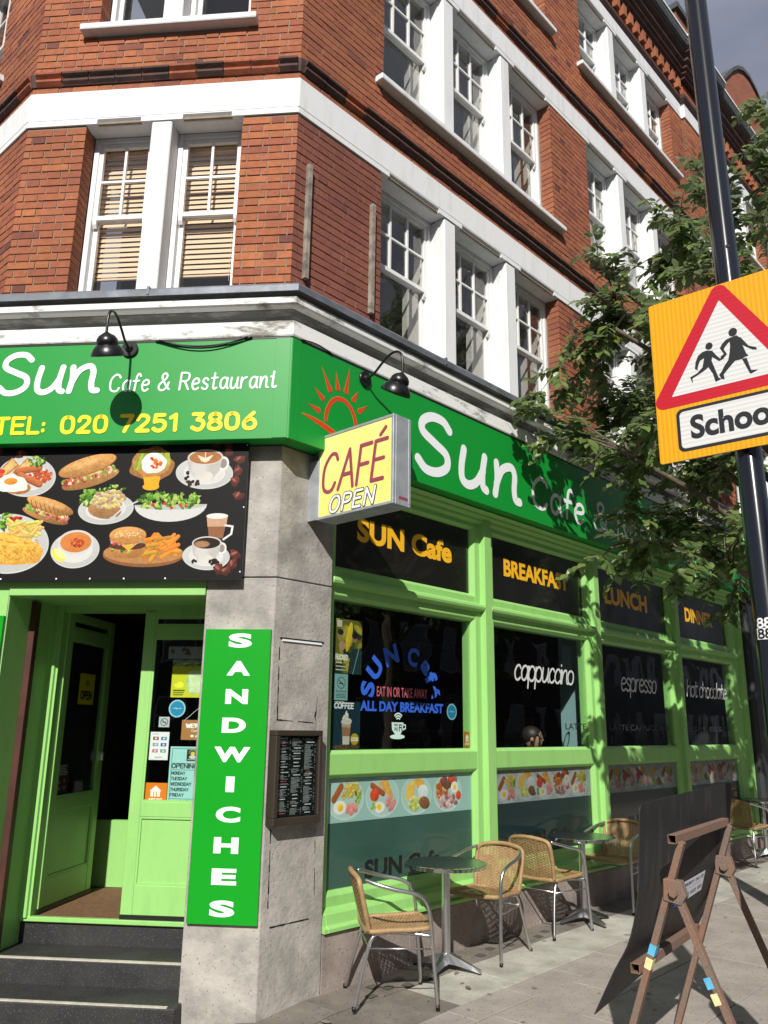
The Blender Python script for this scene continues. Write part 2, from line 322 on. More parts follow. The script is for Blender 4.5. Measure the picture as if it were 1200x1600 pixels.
# ---------------------------------------------------------------- stroke lettering
GL = {}
def defg(txt):
    for ln in txt.strip().split('\n'):
        ch, w, rest = ln.split(' ', 2)
        st = []
        for s in rest.split(';'):
            st.append((s[0], [tuple(float(a) for a in p.split(',')) for p in s[1:].split()]))
        GL[ch] = (float(w), st)
defg('''A .78 L0,0 .39,1 .78,0;L.14,.36 .64,.36
B .66 L0,0 0,1;S0,1 .34,1 .56,.92 .58,.7 .4,.54 0,.53;S.1,.53 .42,.53 .64,.42 .65,.15 .45,.0 0,0
C .72 S.70,.82 .55,.98 .3,.99 .05,.75 .0,.45 .1,.12 .35,.0 .58,.04 .70,.2
D .72 L0,0 0,1;S0,1 .3,1 .6,.86 .71,.5 .6,.14 .3,0 0,0
E .58 L.58,1 0,1 0,0 .58,0;L0,.52 .5,.52
F .56 L.56,1 0,1 0,0;L0,.5 .48,.5
G .76 S.72,.82 .55,.98 .3,.99 .05,.75 .0,.45 .1,.12 .35,.0 .6,.04 .72,.2 .74,.45;L.74,.46 .42,.46
H .68 L0,0 0,1;L.68,0 .68,1;L0,.52 .68,.52
I .02 L0,0 0,1
J .46 S.44,1 .44,.3 .36,.05 .18,.0 .02,.1
K .64 L0,0 0,1;L.6,1 .02,.45;L.2,.6 .64,0
L .52 L0,1 0,0 .52,0
M .86 L0,0 .04,1 .43,.25 .82,1 .86,0
N .68 L0,0 0,1 .68,0 .68,1
O .78 S.39,1 .12,.88 .0,.5 .12,.12 .39,0 .66,.12 .78,.5 .66,.88 .39,1
P .6 L0,0 0,1;S0,1 .34,1 .58,.9 .58,.6 .38,.47 0,.46
Q .8 S.39,1 .12,.88 .0,.5 .12,.12 .39,0 .66,.12 .78,.5 .66,.88 .39,1;L.5,.25 .8,-.08
R .64 L0,0 0,1;S0,1 .34,1 .58,.9 .58,.62 .38,.5 0,.49;L.32,.49 .64,0
S .6 S.56,.85 .42,.98 .2,.98 .04,.84 .06,.66 .3,.52 .54,.38 .57,.16 .4,.01 .18,.0 .02,.14
T .64 L0,1 .64,1;L.32,1 .32,0
U .68 S0,1 0,.3 .1,.06 .34,.0 .58,.06 .68,.3 .68,1
V .72 L0,1 .36,0 .72,1
W 1.0 L0,1 .25,0 .5,.85 .75,0 1,1
X .66 L0,1 .66,0;L0,0 .66,1
Y .66 L0,1 .33,.48 .66,1;L.33,.48 .33,0
Z .62 L0,1 .62,1 0,0 .62,0
a .5 S.48,.5 .34,.64 .14,.6 .01,.38 .06,.1 .22,.0 .38,.1 .48,.36;S.49,.62 .47,.3 .5,.08 .58,.0
b .5 L0,1 0,0;S0,.4 .14,.62 .36,.62 .5,.36 .42,.06 .2,-.01 0,.14
c .44 S.43,.52 .32,.64 .14,.6 .0,.34 .08,.06 .26,-.01 .44,.1
d .5 S.48,.5 .34,.64 .14,.6 .01,.38 .06,.1 .22,.0 .38,.1 .48,.36;L.5,1 .5,0
e .48 S.03,.33 .3,.34 .46,.42 .42,.58 .26,.65 .08,.55 .0,.3 .1,.05 .28,-.01 .46,.09
f .4 S.46,.88 .34,1.02 .2,.92 .16,.6 .14,0;L-.02,.58 .38,.6
g .5 S.46,.5 .3,.64 .1,.58 .0,.34 .1,.05 .3,.04 .46,.3;S.47,.62 .47,0 .4,-.3 .15,-.34 0,-.22
h .46 L0,1 0,0;S0,.36 .14,.58 .34,.62 .45,.44 .46,0
i .02 L0,.62 0,0;L0,.84 0,.86
j .2 S.2,.62 .2,-.1 .1,-.3 -.05,-.3;L.2,.84 .2,.86
k .44 L0,1 0,0;L.4,.62 .02,.26;L.14,.36 .44,0
l .02 L0,1 0,0
m .78 L0,.62 0,0;S0,.36 .12,.58 .28,.62 .37,.46 .38,0;S.38,.36 .5,.58 .66,.62 .76,.44 .78,0
n .48 S-.02,.62 .02,.3 .0,.0;S.01,.2 .12,.52 .32,.64 .42,.5 .43,.2 .48,.02 .58,.0
o .5 S.25,.63 .06,.54 .0,.3 .08,.06 .25,-.01 .42,.06 .5,.3 .44,.54 .25,.63
p .5 L0,.62 0,-.34;S0,.4 .14,.62 .36,.62 .5,.36 .42,.06 .2,-.01 0,.14
q .5 S.48,.5 .34,.64 .14,.6 .01,.38 .06,.1 .22,.0 .38,.1 .48,.36;L.5,.62 .5,-.34
r .36 L0,.62 0,0;S0,.3 .12,.54 .34,.63
s .4 S.38,.54 .26,.64 .08,.6 .04,.44 .2,.32 .37,.22 .34,.04 .16,-.01 .0,.08
t .38 S.16,.92 .15,.4 .16,.08 .26,-.01 .4,.06;L-.02,.63 .38,.66
u .5 S.02,.63 .0,.3 .04,.06 .18,-.01 .34,.1 .46,.36;S.47,.63 .45,.3 .48,.06 .56,.0
v .46 L0,.62 .23,0 .46,.62
w .72 L0,.62 .18,0 .36,.55 .54,0 .72,.62
x .44 L0,.62 .44,0;L0,0 .44,.62
y .46 L0,.62 .24,.02;S.46,.62 .24,0 .1,-.28 -.04,-.32
z .42 L0,.62 .42,.62 0,0 .42,0
0 .6 S.3,1 .06,.88 .0,.5 .06,.12 .3,0 .54,.12 .6,.5 .54,.88 .3,1
1 .34 L0,.8 .26,1 .26,0
2 .58 S.02,.74 .1,.95 .3,1 .52,.9 .54,.66 .36,.4 .0,.02;L0,0 .58,0
3 .58 L.04,1 .52,1 .26,.62;S.26,.62 .5,.56 .58,.32 .44,.04 .22,.0 .0,.14
4 .62 L.44,0 .44,1 0,.3 .62,.3
5 .58 L.52,1 .08,1 .04,.56;S.04,.56 .3,.64 .56,.5 .56,.18 .36,.0 .16,.0 .0,.12
6 .6 S.5,1 .2,.66 .02,.34 .1,.06 .3,.0 .52,.08 .6,.32 .48,.56 .28,.6 .06,.44
7 .56 L0,1 .56,1 .2,0
8 .6 S.3,1 .08,.92 .06,.68 .3,.53 .54,.68 .52,.92 .3,1;S.3,.53 .04,.4 .02,.12 .3,.0 .58,.12 .56,.4 .3,.53
9 .6 S.1,0 .4,.34 .58,.66 .5,.94 .3,1 .08,.92 .0,.68 .12,.44 .32,.4 .54,.56
& .8 S.78,.04 .5,.3 .2,.7 .2,.92 .38,1 .52,.88 .46,.68 .1,.4 .0,.18 .16,.0 .4,.02 .62,.2 .7,.45
: .02 L0,.55 0,.58;L0,.12 0,.15
. .02 L0,0 0,.03
- .3 L0,.4 .3,.4
' .02 L0,1 0,.8
/ .4 L0,0 .4,1
£ .56 S.5,.85 .36,1 .18,.9 .16,.6 .18,.3 .0,.0;L0,0 .56,0;L0,.48 .42,.48''')
GL['É'] = (.58, GL['E'][1]+[('L', [(.2,1.14), (.42,1.3)])]); GL['é'] = (.48, GL['e'][1]+[('L', [(.18,.8), (.34,.95)])])
def catmull(p, k=6):
    if len(p) < 3: return list(p)
    closed = p[0] == p[-1]; out = []
    n = len(p)
    for i in range(n-1):
        p0 = p[i-1] if i > 0 else (p[-2] if closed else (2*p[0][0]-p[1][0], 2*p[0][1]-p[1][1]))
        p3 = p[i+2] if i+2 < n else (p[1] if closed else (2*p[-1][0]-p[-2][0], 2*p[-1][1]-p[-2][1]))
        p1, p2 = p[i], p[i+1]
        for j in range(k):
            t = j/k
            out.append(tuple(.5*((2*p1[a])+(-p0[a]+p2[a])*t+(2*p0[a]-5*p1[a]+4*p2[a]-p3[a])*t*t+(-p0[a]+3*p1[a]-3*p2[a]+p3[a])*t**3) for a in (0,1)))
    out.append(tuple(p[-1])); return out
def text_strokes(txt, gap=.22, space=.45, slant=0, seg=6):
    x = 0; out = []
    for ch in txt:
        if ch == ' ': x += space; continue
        if ch not in GL: continue
        w, st = GL[ch]
        for k, pts in st:
            if k == 'S': ps = [catmull(pts, seg)]
            else: ps = [[pts[i], pts[i+1]] for i in range(len(pts)-1)]
            for q in ps: out.append([(x+a+b*slant, b) for a, b in q])
        x += w+gap
    return out, x-gap
def ribbon(mb, pts, hw, put, layer):              # pts 2d, put(x,y,h)->3d ; round caps
    n = len(pts); b0 = len(mb.v); L = []; R = []
    for i in range(n):
        a = pts[max(i-1,0)]; b = pts[min(i+1,n-1)]; dx, dy = b[0]-a[0], b[1]-a[1]; l = math.hypot(dx, dy) or 1; nx, ny = -dy/l, dx/l
        L.append((pts[i][0]+nx*hw, pts[i][1]+ny*hw)); R.append((pts[i][0]-nx*hw, pts[i][1]-ny*hw))
    for l_, r_ in zip(L, R): mb.v.append(tuple(put(*l_, layer))); mb.v.append(tuple(put(*r_, layer)))
    for i in range(n-1): mb.f.append((b0+2*i, b0+2*i+1, b0+2*i+3, b0+2*i+2))
    for end, (li, ri) in ((0, (0, 1)), (1, (2*n-2, 2*n-1))):
        c = pts[0] if end == 0 else pts[-1]; s_ = L[0] if end == 0 else R[-1]
        a0 = math.atan2(s_[1]-c[1], s_[0]-c[0]); vs = [(b0+li) if end == 0 else (b0+ri)]
        for k in range(1, 6):
            a = a0+math.pi*k/6; vs.append(len(mb.v)); mb.v.append(tuple(put(c[0]+math.cos(a)*hw, c[1]+math.sin(a)*hw, layer)))
        vs.append((b0+ri) if end == 0 else (b0+li)); mb.f.append(tuple(vs))
def stroke_text(name, txt, F, u0, u1, zb, zt, off, hw, m, parent, slant=0, gap=.22, space=.45, capfrac=1.0, shear=0.0, kind=None):
    st, w = text_strokes(txt, gap, space, slant); mb = MB()
    sx = (u1-u0)/w; sz = (zt-zb)/capfrac
    for i, pts in enumerate(st):
        q = [(u0+x*sx, zb+y*sz+shear*(x/w)) for x, y in pts]
        ribbon(mb, q, hw, lambda a, b, l: F.P(a, off+.0015+l*.00035, b), i % 5)
    return part(name, mb, m, parent, recalc=False)
_tc = {}
def font_mesh(txt, offset=0.0):
    key = (txt, offset)
    if key not in _tc:
        cu = bpy.data.curves.new('t', 'FONT'); cu.body = txt; cu.offset = offset; cu.resolution_u = 5; cu.size = 1
        ob = bpy.data.objects.new('t', cu); C.objects.link(ob); dg = bpy.context.evaluated_depsgraph_get()
        me = bpy.data.meshes.new_from_object(ob.evaluated_get(dg)); bpy.data.objects.remove(ob); bpy.data.curves.remove(cu)
        vs = [tuple(v.co) for v in me.vertices]; fs = [tuple(p.vertices) for p in me.polygons]; bpy.data.meshes.remove(me)
        _tc[key] = (vs, fs)
    return _tc[key]
def font_text(name, txt, F, u0, u1, z0, z1, off, m, parent, offset=0.01, warp=None):   # fitted to a box
    vs, fs = font_mesh(txt, offset); xs = [v[0] for v in vs]; ys = [v[1] for v in vs]
    ax, bx, ay, by = min(xs), max(xs), min(ys), max(ys); mb = MB()
    put = warp or (lambda a, b: F.P(u0+(u1-u0)*a, off, z0+(z1-z0)*b))
    mb.add([put((x-ax)/(bx-ax), (y-ay)/(by-ay)) for x, y, _ in vs], fs)
    return part(name, mb, m, parent, recalc=False)
def disc(mb, F, u, z, ru, rz, off, n=28, a0=0, a1=2*math.pi):
    mb.add([F.P(u+ru*math.cos(a0+(a1-a0)*k/n), off, z+rz*math.sin(a0+(a1-a0)*k/n)) for k in range(n)], [tuple(range(n))]); return mb
def polyf(mb, F, pts, off): mb.add([F.P(a, off, b) for a, b in pts], [tuple(range(len(pts)))]); return mb

# ---------------------------------------------------------------- painted prints (images made in code)
class Img:
    def __init__(s, w, h, bgc=(0,0,0)):
        s.w, s.h = w, h; s.a = np.ones((h, w, 3), np.float32)*np.array(bgc, np.float32)
        def nmap(sc):
            g = rng.random((h//sc+3, w//sc+3)).astype(np.float32); yy = np.arange(h)/sc; xx = np.arange(w)/sc
            y0 = yy.astype(int); x0 = xx.astype(int); fy = (yy-y0)[:,None]; fx = (xx-x0)[None,:]
            return g[y0][:,x0]*(1-fy)*(1-fx)+g[y0+1][:,x0]*fy*(1-fx)+g[y0][:,x0+1]*(1-fy)*fx+g[y0+1][:,x0+1]*fy*fx
        s.n = (nmap(2)*1.2+nmap(4)+nmap(8)+nmap(16)*.8)/4-.5
    def blend(s, x0, x1, y0, y1, al, col, tex, light=None):
        c = np.array(col, np.float32)[None,None,:]*(1+tex*3.6*s.n[y0:y1, x0:x1, None])
        if light is not None: c = c*light[..., None]
        al = al[..., None]; s.a[y0:y1, x0:x1] = s.a[y0:y1, x0:x1]*(1-al)+np.clip(c, 0, 1)*al
    def ell(s, cx, cy, rx, ry, rot=0, col=(1,1,1), tex=.1, soft=1.3, shade=0, wob=0):
        R = max(rx, ry)*1.15+3; x0, x1, y0, y1 = int(max(0, cx-R)), int(min(s.w, cx+R)), int(max(0, cy-R)), int(min(s.h, cy+R))
        if x1 <= x0 or y1 <= y0: return
        X, Y = np.meshgrid(np.arange(x0, x1)-cx, np.arange(y0, y1)-cy); c, d = math.cos(rot), math.sin(rot)
        a = (X*c+Y*d)/rx; b = (-X*d+Y*c)/ry; q = np.sqrt(a*a+b*b)+1e-6
        if wob: th = np.arctan2(b, a); q = q*(1+wob*(np.sin(th*3+cx)+np.sin(th*5+cy)*.7+np.sin(th*9)*.4))
        al = np.clip((1-q)*min(rx, ry)/soft+.5, 0, 1); light = 1-shade*(Y/ry*.7+X/rx*.3) if shade else None
        s.blend(x0, x1, y0, y1, al, col, tex, light)
    def poly(s, pts, col, tex=.1):
        xs = [p[0] for p in pts]; ys = [p[1] for p in pts]; x0, x1, y0, y1 = int(max(0, min(xs)-1)), int(min(s.w, max(xs)+2)), int(max(0, min(ys)-1)), int(min(s.h, max(ys)+2))
        if x1 <= x0 or y1 <= y0: return
        al = np.zeros((y1-y0, x1-x0), np.float32)
        for ox, oy in ((.25,.25),(.75,.25),(.25,.75),(.75,.75)):
            X, Y = np.meshgrid(np.arange(x0, x1)+ox, np.arange(y0, y1)+oy); ins = np.zeros(X.shape, bool)
            for i in range(len(pts)):
                xa, ya = pts[i]; xb, yb = pts[i-1]
                if ya == yb: continue
                ins ^= ((ya > Y) != (yb > Y)) & (X < (xb-xa)*(Y-ya)/(yb-ya)+xa)
            al += ins*.25
        s.blend(x0, x1, y0, y1, al, col, tex)
    def line(s, pts, w, col, tex=.05, shade=0):
        for i in range(len(pts)-1):
            (xa, ya), (xb, yb) = pts[i], pts[i+1]; x0, x1, y0, y1 = int(max(0, min(xa,xb)-w-1)), int(min(s.w, max(xa,xb)+w+2)), int(max(0, min(ya,yb)-w-1)), int(min(s.h, max(ya,yb)+w+2))
            if x1 <= x0 or y1 <= y0: continue
            X, Y = np.meshgrid(np.arange(x0, x1)+.5, np.arange(y0, y1)+.5); dx, dy = xb-xa, yb-ya; l2 = dx*dx+dy*dy+1e-6
            t = np.clip(((X-xa)*dx+(Y-ya)*dy)/l2, 0, 1); d = np.hypot(X-xa-t*dx, Y-ya-t*dy)
            s.blend(x0, x1, y0, y1, np.clip(w/2-d+.5, 0, 1), col, tex, (1-shade*(Y-ya-t*dy)/(w/2)) if shade else None)
    def text(s, txt, x, y, h, col, w=None, lw=None, slant=0, width=None, gap=.24):   # y = baseline
        st, tw = text_strokes(txt, gap, .5, slant, 4); sx = (width/tw) if width else h*.9; lw = lw or h*.16
        for p in st: s.line([(x+a*sx, y-b*h) for a, b in p], lw, col, 0)
    def rect(s, x0, y0, x1, y1, col, tex=.03): s.poly([(x0,y0),(x1,y0),(x1,y1),(x0,y1)], col, tex)
    def material(s, name, rough=.4, coat=0.0):
        im = bpy.data.images.new(name, s.w, s.h); px = np.ones((s.h, s.w, 4), np.float32); lin = np.clip(s.a[::-1], 0, 1); px[..., :3] = np.where(lin < .0031308, lin*12.92, 1.055*np.power(lin, 1/2.4)-.055)
        im.pixels.foreach_set(px.ravel()); im.pack()
        m, nt, N, L, b = new_mat(name); t = N.new('ShaderNodeTexImage'); t.image = im; t.extension = 'EXTEND'; L.new(t.outputs[0], b.inputs['Base Color'])
        b.inputs['Roughness'].default_value = rough; b.inputs['Specular IOR Level'].default_value = .25; b.inputs['Coat Weight'].default_value = coat; b.inputs['Coat Roughness'].default_value = .05; return m
def print_plate(name, F, u0, u1, z0, z1, off, m, parent, thick=.0008, corners=None, edge=None):
    mb = MB(); c = corners or [(u0,z0),(u1,z0),(u1,z1),(u0,z1)]
    mb.add([F.P(a, off, b) for a, b in c], [(0,1,2,3)])
    o = part(name, mb, m, parent, recalc=False) if parent else link(name, mesh_from(mb, name, False), m)
    uv = o.data.uv_layers.new(name='UVMap')
    for i, l in enumerate([(0,0),(1,0),(1,1),(0,1)]): uv.data[i].uv = l
    if thick > .001:
        mb2 = MB().box(F, u0, u1, off-thick, off-.0008, z0, z1)
        part('backing', mb2, edge or M_['white_wood'], o) if parent is None else part('backing', mb2, edge or M_['white_wood'], parent)
    return o
# ================================================================= GROUND
def ground_sheet(F, u0, u1, o0, o1, nu, no, dz=0, mb=None):
    mb = mb or MB(); b = len(mb.v)
    for i in range(nu+1):
        for j in range(no+1):
            p = F.P(u0+(u1-u0)*i/nu, o0+(o1-o0)*j/no, 0); mb.v.append((p.x, p.y, ground_z(p)+dz))
    for i in range(nu):
        for j in range(no): mb.f.append((b+i*(no+1)+j, b+(i+1)*(no+1)+j, b+(i+1)*(no+1)+j+1, b+i*(no+1)+j+1))
    return mb
tag(part('ground', ground_sheet(FA, -70, 90, -60, 70, 160, 130, -.16), M_['asphalt'], None), kind='structure')
pav = bpy.data.objects.new('pavement', None); C.objects.link(pav); pav.location = K; tag(pav, kind='structure')
part('paving_bed', ground_sheet(FA, -6, 26, -1.2, 4.3, 96, 16, -.014), M_['worn'], pav)
def slab(F, u0, u1, o0, o1, m, name='paving_slab', top=0.0, j=.004, jit=.0015):
    mb = MB(); dz = random.uniform(-jit, jit)+top
    c = [F.P(u0+j, o0+j, 0), F.P(u1-j, o0+j, 0), F.P(u1-j, o1-j, 0), F.P(u0+j, o1-j, 0)]
    lo = [Vector((p.x, p.y, ground_z(p)-.06)) for p in c]; hi = [Vector((p.x, p.y, ground_z(p)+dz)) for p in c]
    mb.box8(lo+hi); return part(name, mb, m, pav, bevel=.003)
u = -.6
while u < 16:                                     # worn strip against the wall, pale cement strip, then slabs
    w = random.uniform(.85, 1.2); slab(FA, u, u+w, -.10, .30, M_['worn'], jit=.001); u += w
u = -1.6
while u < 16:
    w = 1.6; slab(FA, u, u+w, .30, .775, M_['kerbstrip'], 'cement_strip', j=.001, jit=.0005); u += w
rows = [(.775,1.02,.60), (1.02,1.40,.9), (1.40,2.0,.9), (2.0,2.6,.9), (2.6,3.2,.9), (3.2,3.8,.9)]
for ri, (a, b, L_) in enumerate(rows):
    u = -1.57 if ri == 0 else -2.1+ri*.37
    while u < 14: slab(FA, u, u+L_, a, b, M_['paving']); u += L_
mb = MB()
for i in range(16): mb.box8([FA.P(-6+2*i+x, o, z) for z in (-.2,.0) for x, o in ((.004,4.0),(1.996,4.0),(1.996,4.14),(.004,4.14))])
part('kerb', mb, M_['kerbstrip'], pav, bevel=.01)
stn = M_['black_panel']
m_st = mat('pavement_stain', (.035,.028,.022), .9)
mb = MB()                                          # the dark square marks left on the worn strip
for (u, o) in [(.72,.42),(.92,.36),(1.05,.45),(1.24,.43),(.86,.22),(1.1,.25),(1.95,.34),(2.15,.25),(2.35,.32),(2.5,.22),(2.72,.36),(2.9,.28),(3.25,.35)]:
    c = [FA.P(u+a, o*.62+b, 0) for a, b in ((-.035,-.03),(.04,-.035),(.035,.03),(-.04,.035))]
    b = len(mb.v); mb.v += [(p.x, p.y, ground_z(p)+.0035) for p in c]; mb.f.append((b, b+1, b+2, b+3))
part('stain_mark', mb, mat('worn_mark', (.085,.072,.06), .95), pav, recalc=False)

mb = MB(); rg = random.Random(21)
for k in range(260):
    uu, oo = rg.uniform(-.3, 11), rg.uniform(.32, 3.6); r_ = rg.choice((.006,.009,.013,.018)); el = rg.uniform(1, 2.6); n = 9; b = len(mb.v); a0 = rg.uniform(0, 3.14)
    for q in range(n):
        a = 2*math.pi*q/n; rr = r_*rg.uniform(.7, 1.15); du_, do_ = rr*el*math.cos(a), rr*math.sin(a); p = FA.P(uu+du_*math.cos(a0)-do_*math.sin(a0), oo+du_*math.sin(a0)+do_*math.cos(a0), 0); mb.v.append((p.x, p.y, ground_z(p)+.0032))
    mb.f.append(tuple(range(b, b+n)))
part('gum_spots', mb, mat('old_gum', (.185,.16,.14), .9, var=.3, vscale=8), pav, recalc=False, kind='stuff')

# ================================================================= THE CORNER BUILDING
bld = thing('corner_building', 'red brick corner building with white bands, sash windows and a lime green cafe shopfront', 'building', K)
# openings per face : floor z-ranges
FL = [(4.75, 6.355), (7.31, 8.965), (10.13, 11.43)]
GR = [[(.97,1.84),(2.015,2.855),(3.03,3.88)], [(4.74,5.59),(5.765,6.605),(6.78,7.63)], [(8.95,9.8),(9.975,10.815),(10.99,11.84)], [(12.75,13.6),(13.775,14.615),(14.79,15.64)], [(17.0,17.85),(18.02,18.86),(19.04,19.89)]]
ZB, ZT = 4.72, 11.72
opA = [(g[0][0], g[-1][1], z0-(.07 if fi else 0), z1+.001) for fi, (z0, z1) in enumerate(FL) for g in GR]
opB = [(-1.745, -.447, FL[0][0], FL[0][1]), (-1.745, -.447, FL[1][0]-.07, FL[1][1]), (-1.745, -.447, FL[2][0]-.07, FL[2][1])]
opC = [(-1.75, -.83, FL[0][0], FL[0][1]), (-1.70, -.83, FL[1][0]-.07, FL[1][1]), (-1.70, -.83, FL[2][0]-.07, FL[2][1])]
bands = [(6.355, 6.68), (8.965, 9.29), (11.43, 11.70)]
strings = [(6.745, 6.86), (9.36, 9.47)]
def cells(F, U0, U1, Z0, Z1, ops, o0, o1, g=.006):
    us = sorted({U0, U1, *[x for o in ops for x in (o[0]-g, o[1]+g) if U0 < x < U1]}); zs = sorted({Z0, Z1, *[x for o in ops for x in (o[2]-g, o[3]+g) if Z0 < x < Z1]})
    mb = MB()
    for i in range(len(us)-1):
        for j in range(len(zs)-1):
            cu, cz = (us[i]+us[i+1])/2, (zs[j]+zs[j+1])/2
            if any(o[0]-g < cu < o[1]+g and o[2]-g < cz < o[3]+g for o in ops): continue
            mb.box(F, us[i], us[i+1], o0, o1, zs[j], zs[j+1])
    return mb
part('mortar_wall', cells(FB, -2.25, 0, ZB, ZT, opB, -.30, -.0075), M_['mortar'], bld, recalc=False)
part('mortar_wall', cells(FA, 0, 14.2, ZB, ZT, opA, -.30, -.0075), M_['mortar'], bld, recalc=False)
part('mortar_wall', cells(FC, -3.2, 0, ZB, ZT, opC, -.30, -.0075), M_['mortar'], bld, recalc=False)
o = part('far_wall', cells(FA, 14.2, 26, ZB, ZT, opA, -.30, -.002), M_['far_brick'], bld, recalc=False)
uv = o.data.uv_layers.new(name='UVMap')
for l in o.data.loops:
    p = Vector(o.data.vertices[l.vertex_index].co)+K-K; uv.data[l.index].uv = (p.dot(FA.d), p.z)
bricks = []                                        # (F, u0,u1,z, off, dk)
CH, J, SL, HL = .0673, .0105, .2200, .1045
def course_list(F, U0, U1, Z0, Z1, ops, skip, dk=lambda u, z: 0, off=0):
    r = int(round((Z0-ZB)/CH)); z = ZB+r*CH
    while z+CH*.5 < Z1:
        z0, z1 = z+J/2, z+CH-J/2
        if not any(a-.01 < (z0+z1)/2 < b for a, b in skip) and z0 > Z0-.04:
            u = U0 - (0 if r % 2 else (SL+HL+2*J)/2) ; k = 0
            blocks = sorted([(o_[0], o_[1]) for o_ in ops if o_[2] < (z0+z1)/2 < o_[3]])
            spans = []; cur = U0
            for a, b in blocks:
                if a > cur: spans.append((cur, a))
                cur = max(cur, b)
            if cur < U1: spans.append((cur, U1))
            for a, b in spans:
                uu = a - (0 if r % 2 else SL*.75+J*.5) + random.uniform(-.006, .006)*(1 if a > U0 else .0); kk = 0
                while uu < b:
                    L_ = SL if kk % 2 == 0 else HL; x0, x1 = max(uu, a), min(uu+L_, b)
                    if b-x1 < .045: x1 = b; 
                    if x1-x0 > .03: bricks.append((F, x0, x1, z0, z1, off+random.uniform(-.0026, .0018), dk((x0+x1)/2, z)))
                    if x1 == b: break
                    uu += L_+J+random.uniform(-.002, .002); kk += 1
        z += CH; r += 1
skip = bands+[(6.735, 6.87), (9.35, 9.48)]
course_list(FB, -2.25, 0, ZB, ZT, opB, skip)
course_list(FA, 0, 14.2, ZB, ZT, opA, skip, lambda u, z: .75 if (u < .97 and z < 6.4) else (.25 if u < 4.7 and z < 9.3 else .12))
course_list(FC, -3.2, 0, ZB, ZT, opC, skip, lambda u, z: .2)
camp = Vector((0, 0, 1.65))
def big(bk):
    F, a, b, z0, z1, of, dk = bk; p = F.P((a+b)/2, 0, (z0+z1)/2); d = p-camp; q = (p-camp); zc = q.dot(Fv); x = q.dot(Rv)/zc; y = q.dot(Uv)/zc
    vis = abs(x) < .50 and abs(y) < .66
    return -((b-a)*(z1-z0)*abs(d.normalized().dot(F.n))/d.length_squared) if vis else 0
order = sorted(range(len(bricks)), key=lambda i: big(bricks[i])); near = set(order[:295])
unit = MB().box8([(x, y, z) for z in (-.5,.5) for x, y in ((-.5,-.5),(.5,-.5),(.5,.5),(-.5,.5))])
ume = mesh_from(unit, 'brick'); ume.materials.append(M_['brick'])
far = MB(); bv = []; dkv = []
for i, (F, a, b, z0, z1, of, dk) in enumerate(bricks):
    if i in near:
        ob = bpy.data.objects.new('brick', ume); C.objects.link(ob); ob.parent = bld
        R3 = Matrix((F.d, F.n, Vector((0,0,1)))).transposed().to_4x4()
        c = F.P((a+b)/2, of-.075, (z0+z1)/2)-K; tilt = Matrix.Rotation(random.uniform(-.006, .006), 4, 'Y')
        mw = Matrix.Translation(c) @ R3 @ tilt @ Matrix.Diagonal((b-a, .15, z1-z0, 1)); ob.matrix_basis = mw
        if dk: ob['dk'] = float(dk)
    else:
        t = random.uniform(-.0012, .0012); far.box8([F.P(a,of-.15,z0),F.P(b,of-.15,z0+t),F.P(b,of,z0+t),F.P(a,of,z0),F.P(a,of-.15,z1),F.P(b,of-.15,z1+t),F.P(b,of,z1+t),F.P(a,of,z1)])
        bv += [random.random()]*8; dkv += [dk]*8
fo = part('brickwork', far, M_['brick'], bld, recalc=False, kind='stuff')
for nm, arr in (('bv', bv), ('dk', dkv)):
    at = fo.data.attributes.new(nm, 'FLOAT', 'POINT'); at.data.foreach_set('value', arr)

# ---- bands, strings, sills
def boxprof(o0, o1, z0, z1): return [(o0,z0),(o1,z0),(o1,z1),(o0,z1)]
for i, (a, b) in enumerate(bands):
    part('white_band', MB().sweep(plan_path(), boxprof(-.12, .012, a+.05, b)), M_['white_paint'], bld, bevel=.004)
    for F, ops in ((FA, opA), (FB, opB), (FC, opC)):
        U0, U1 = {id(FA): (0, 26), id(FB): (-2.25, 0), id(FC): (-3.2, 0)}[id(F)]
        fl = FL[i]; spans = []
        if F is FA: wins = [w for g in GR for w in g]
        elif F is FB: wins = [(-1.745,-1.198), (-1.030,-.447)]
        else: wins = [(-1.72,-.83)]
        cur = U0; 
        for (w0, w1) in wins:
            mb = MB().box(F, cur, w0, -.12, .0095, a, a+.053)
            part('white_band', mb, M_['white_paint'], bld)
            s_ = .09
            mb = MB().box(F, w0+.0005, w0+s_, -.165, .0095, a, a+.053).box(F, w1-s_, w1-.0005, -.165, .0095, a, a+.053)
            mb.profile_u(F, [(-.165,a),(-.035,a),(.0095,a+.042),(.0095,a+.053),(-.165,a+.053)], w0+s_, w1-s_)
            part('lintel', mb, M_['white_paint'], bld)
            cur = w1
        part('white_band', MB().box(F, cur, U1, -.12, .0095, a, a+.053), M_['white_paint'], bld)
for a, b in strings:
    h = b-a
    part('string_bed', MB().sweep(plan_path(), [(-.1,a),(.010,a+.002),(.022,a+h*.5),(.03,b-.004),(-.1,b-.002)]), M_['string'], bld)
    for F, U0, U1 in ((FC, -3.2, -.03), (FB, -2.22, -.03), (FA, .03, 16.0)):
        u = U0
        while u < U1:
            L_ = .228 if u < 9 else .456; e = min(u+L_, U1+.02); j = random.uniform(-.006, .003); k = random.random()
            pr = [(-.05,a),(.012+j,a+.001),(.040+j,a+h*.26),(.040+j,a+h*.43),(.024+j,a+h*.50),(.058+j,a+h*.76),(.060+j,a+h*.90),(.03,b-.001),(-.05,b)]
            part('string_brick', MB().profile_u(F, pr, u+.004, e-.004), M_['string'] if k < .78 else M_['string_red'], bld, recalc=False); u = e
m_sill = M_['white_paint']
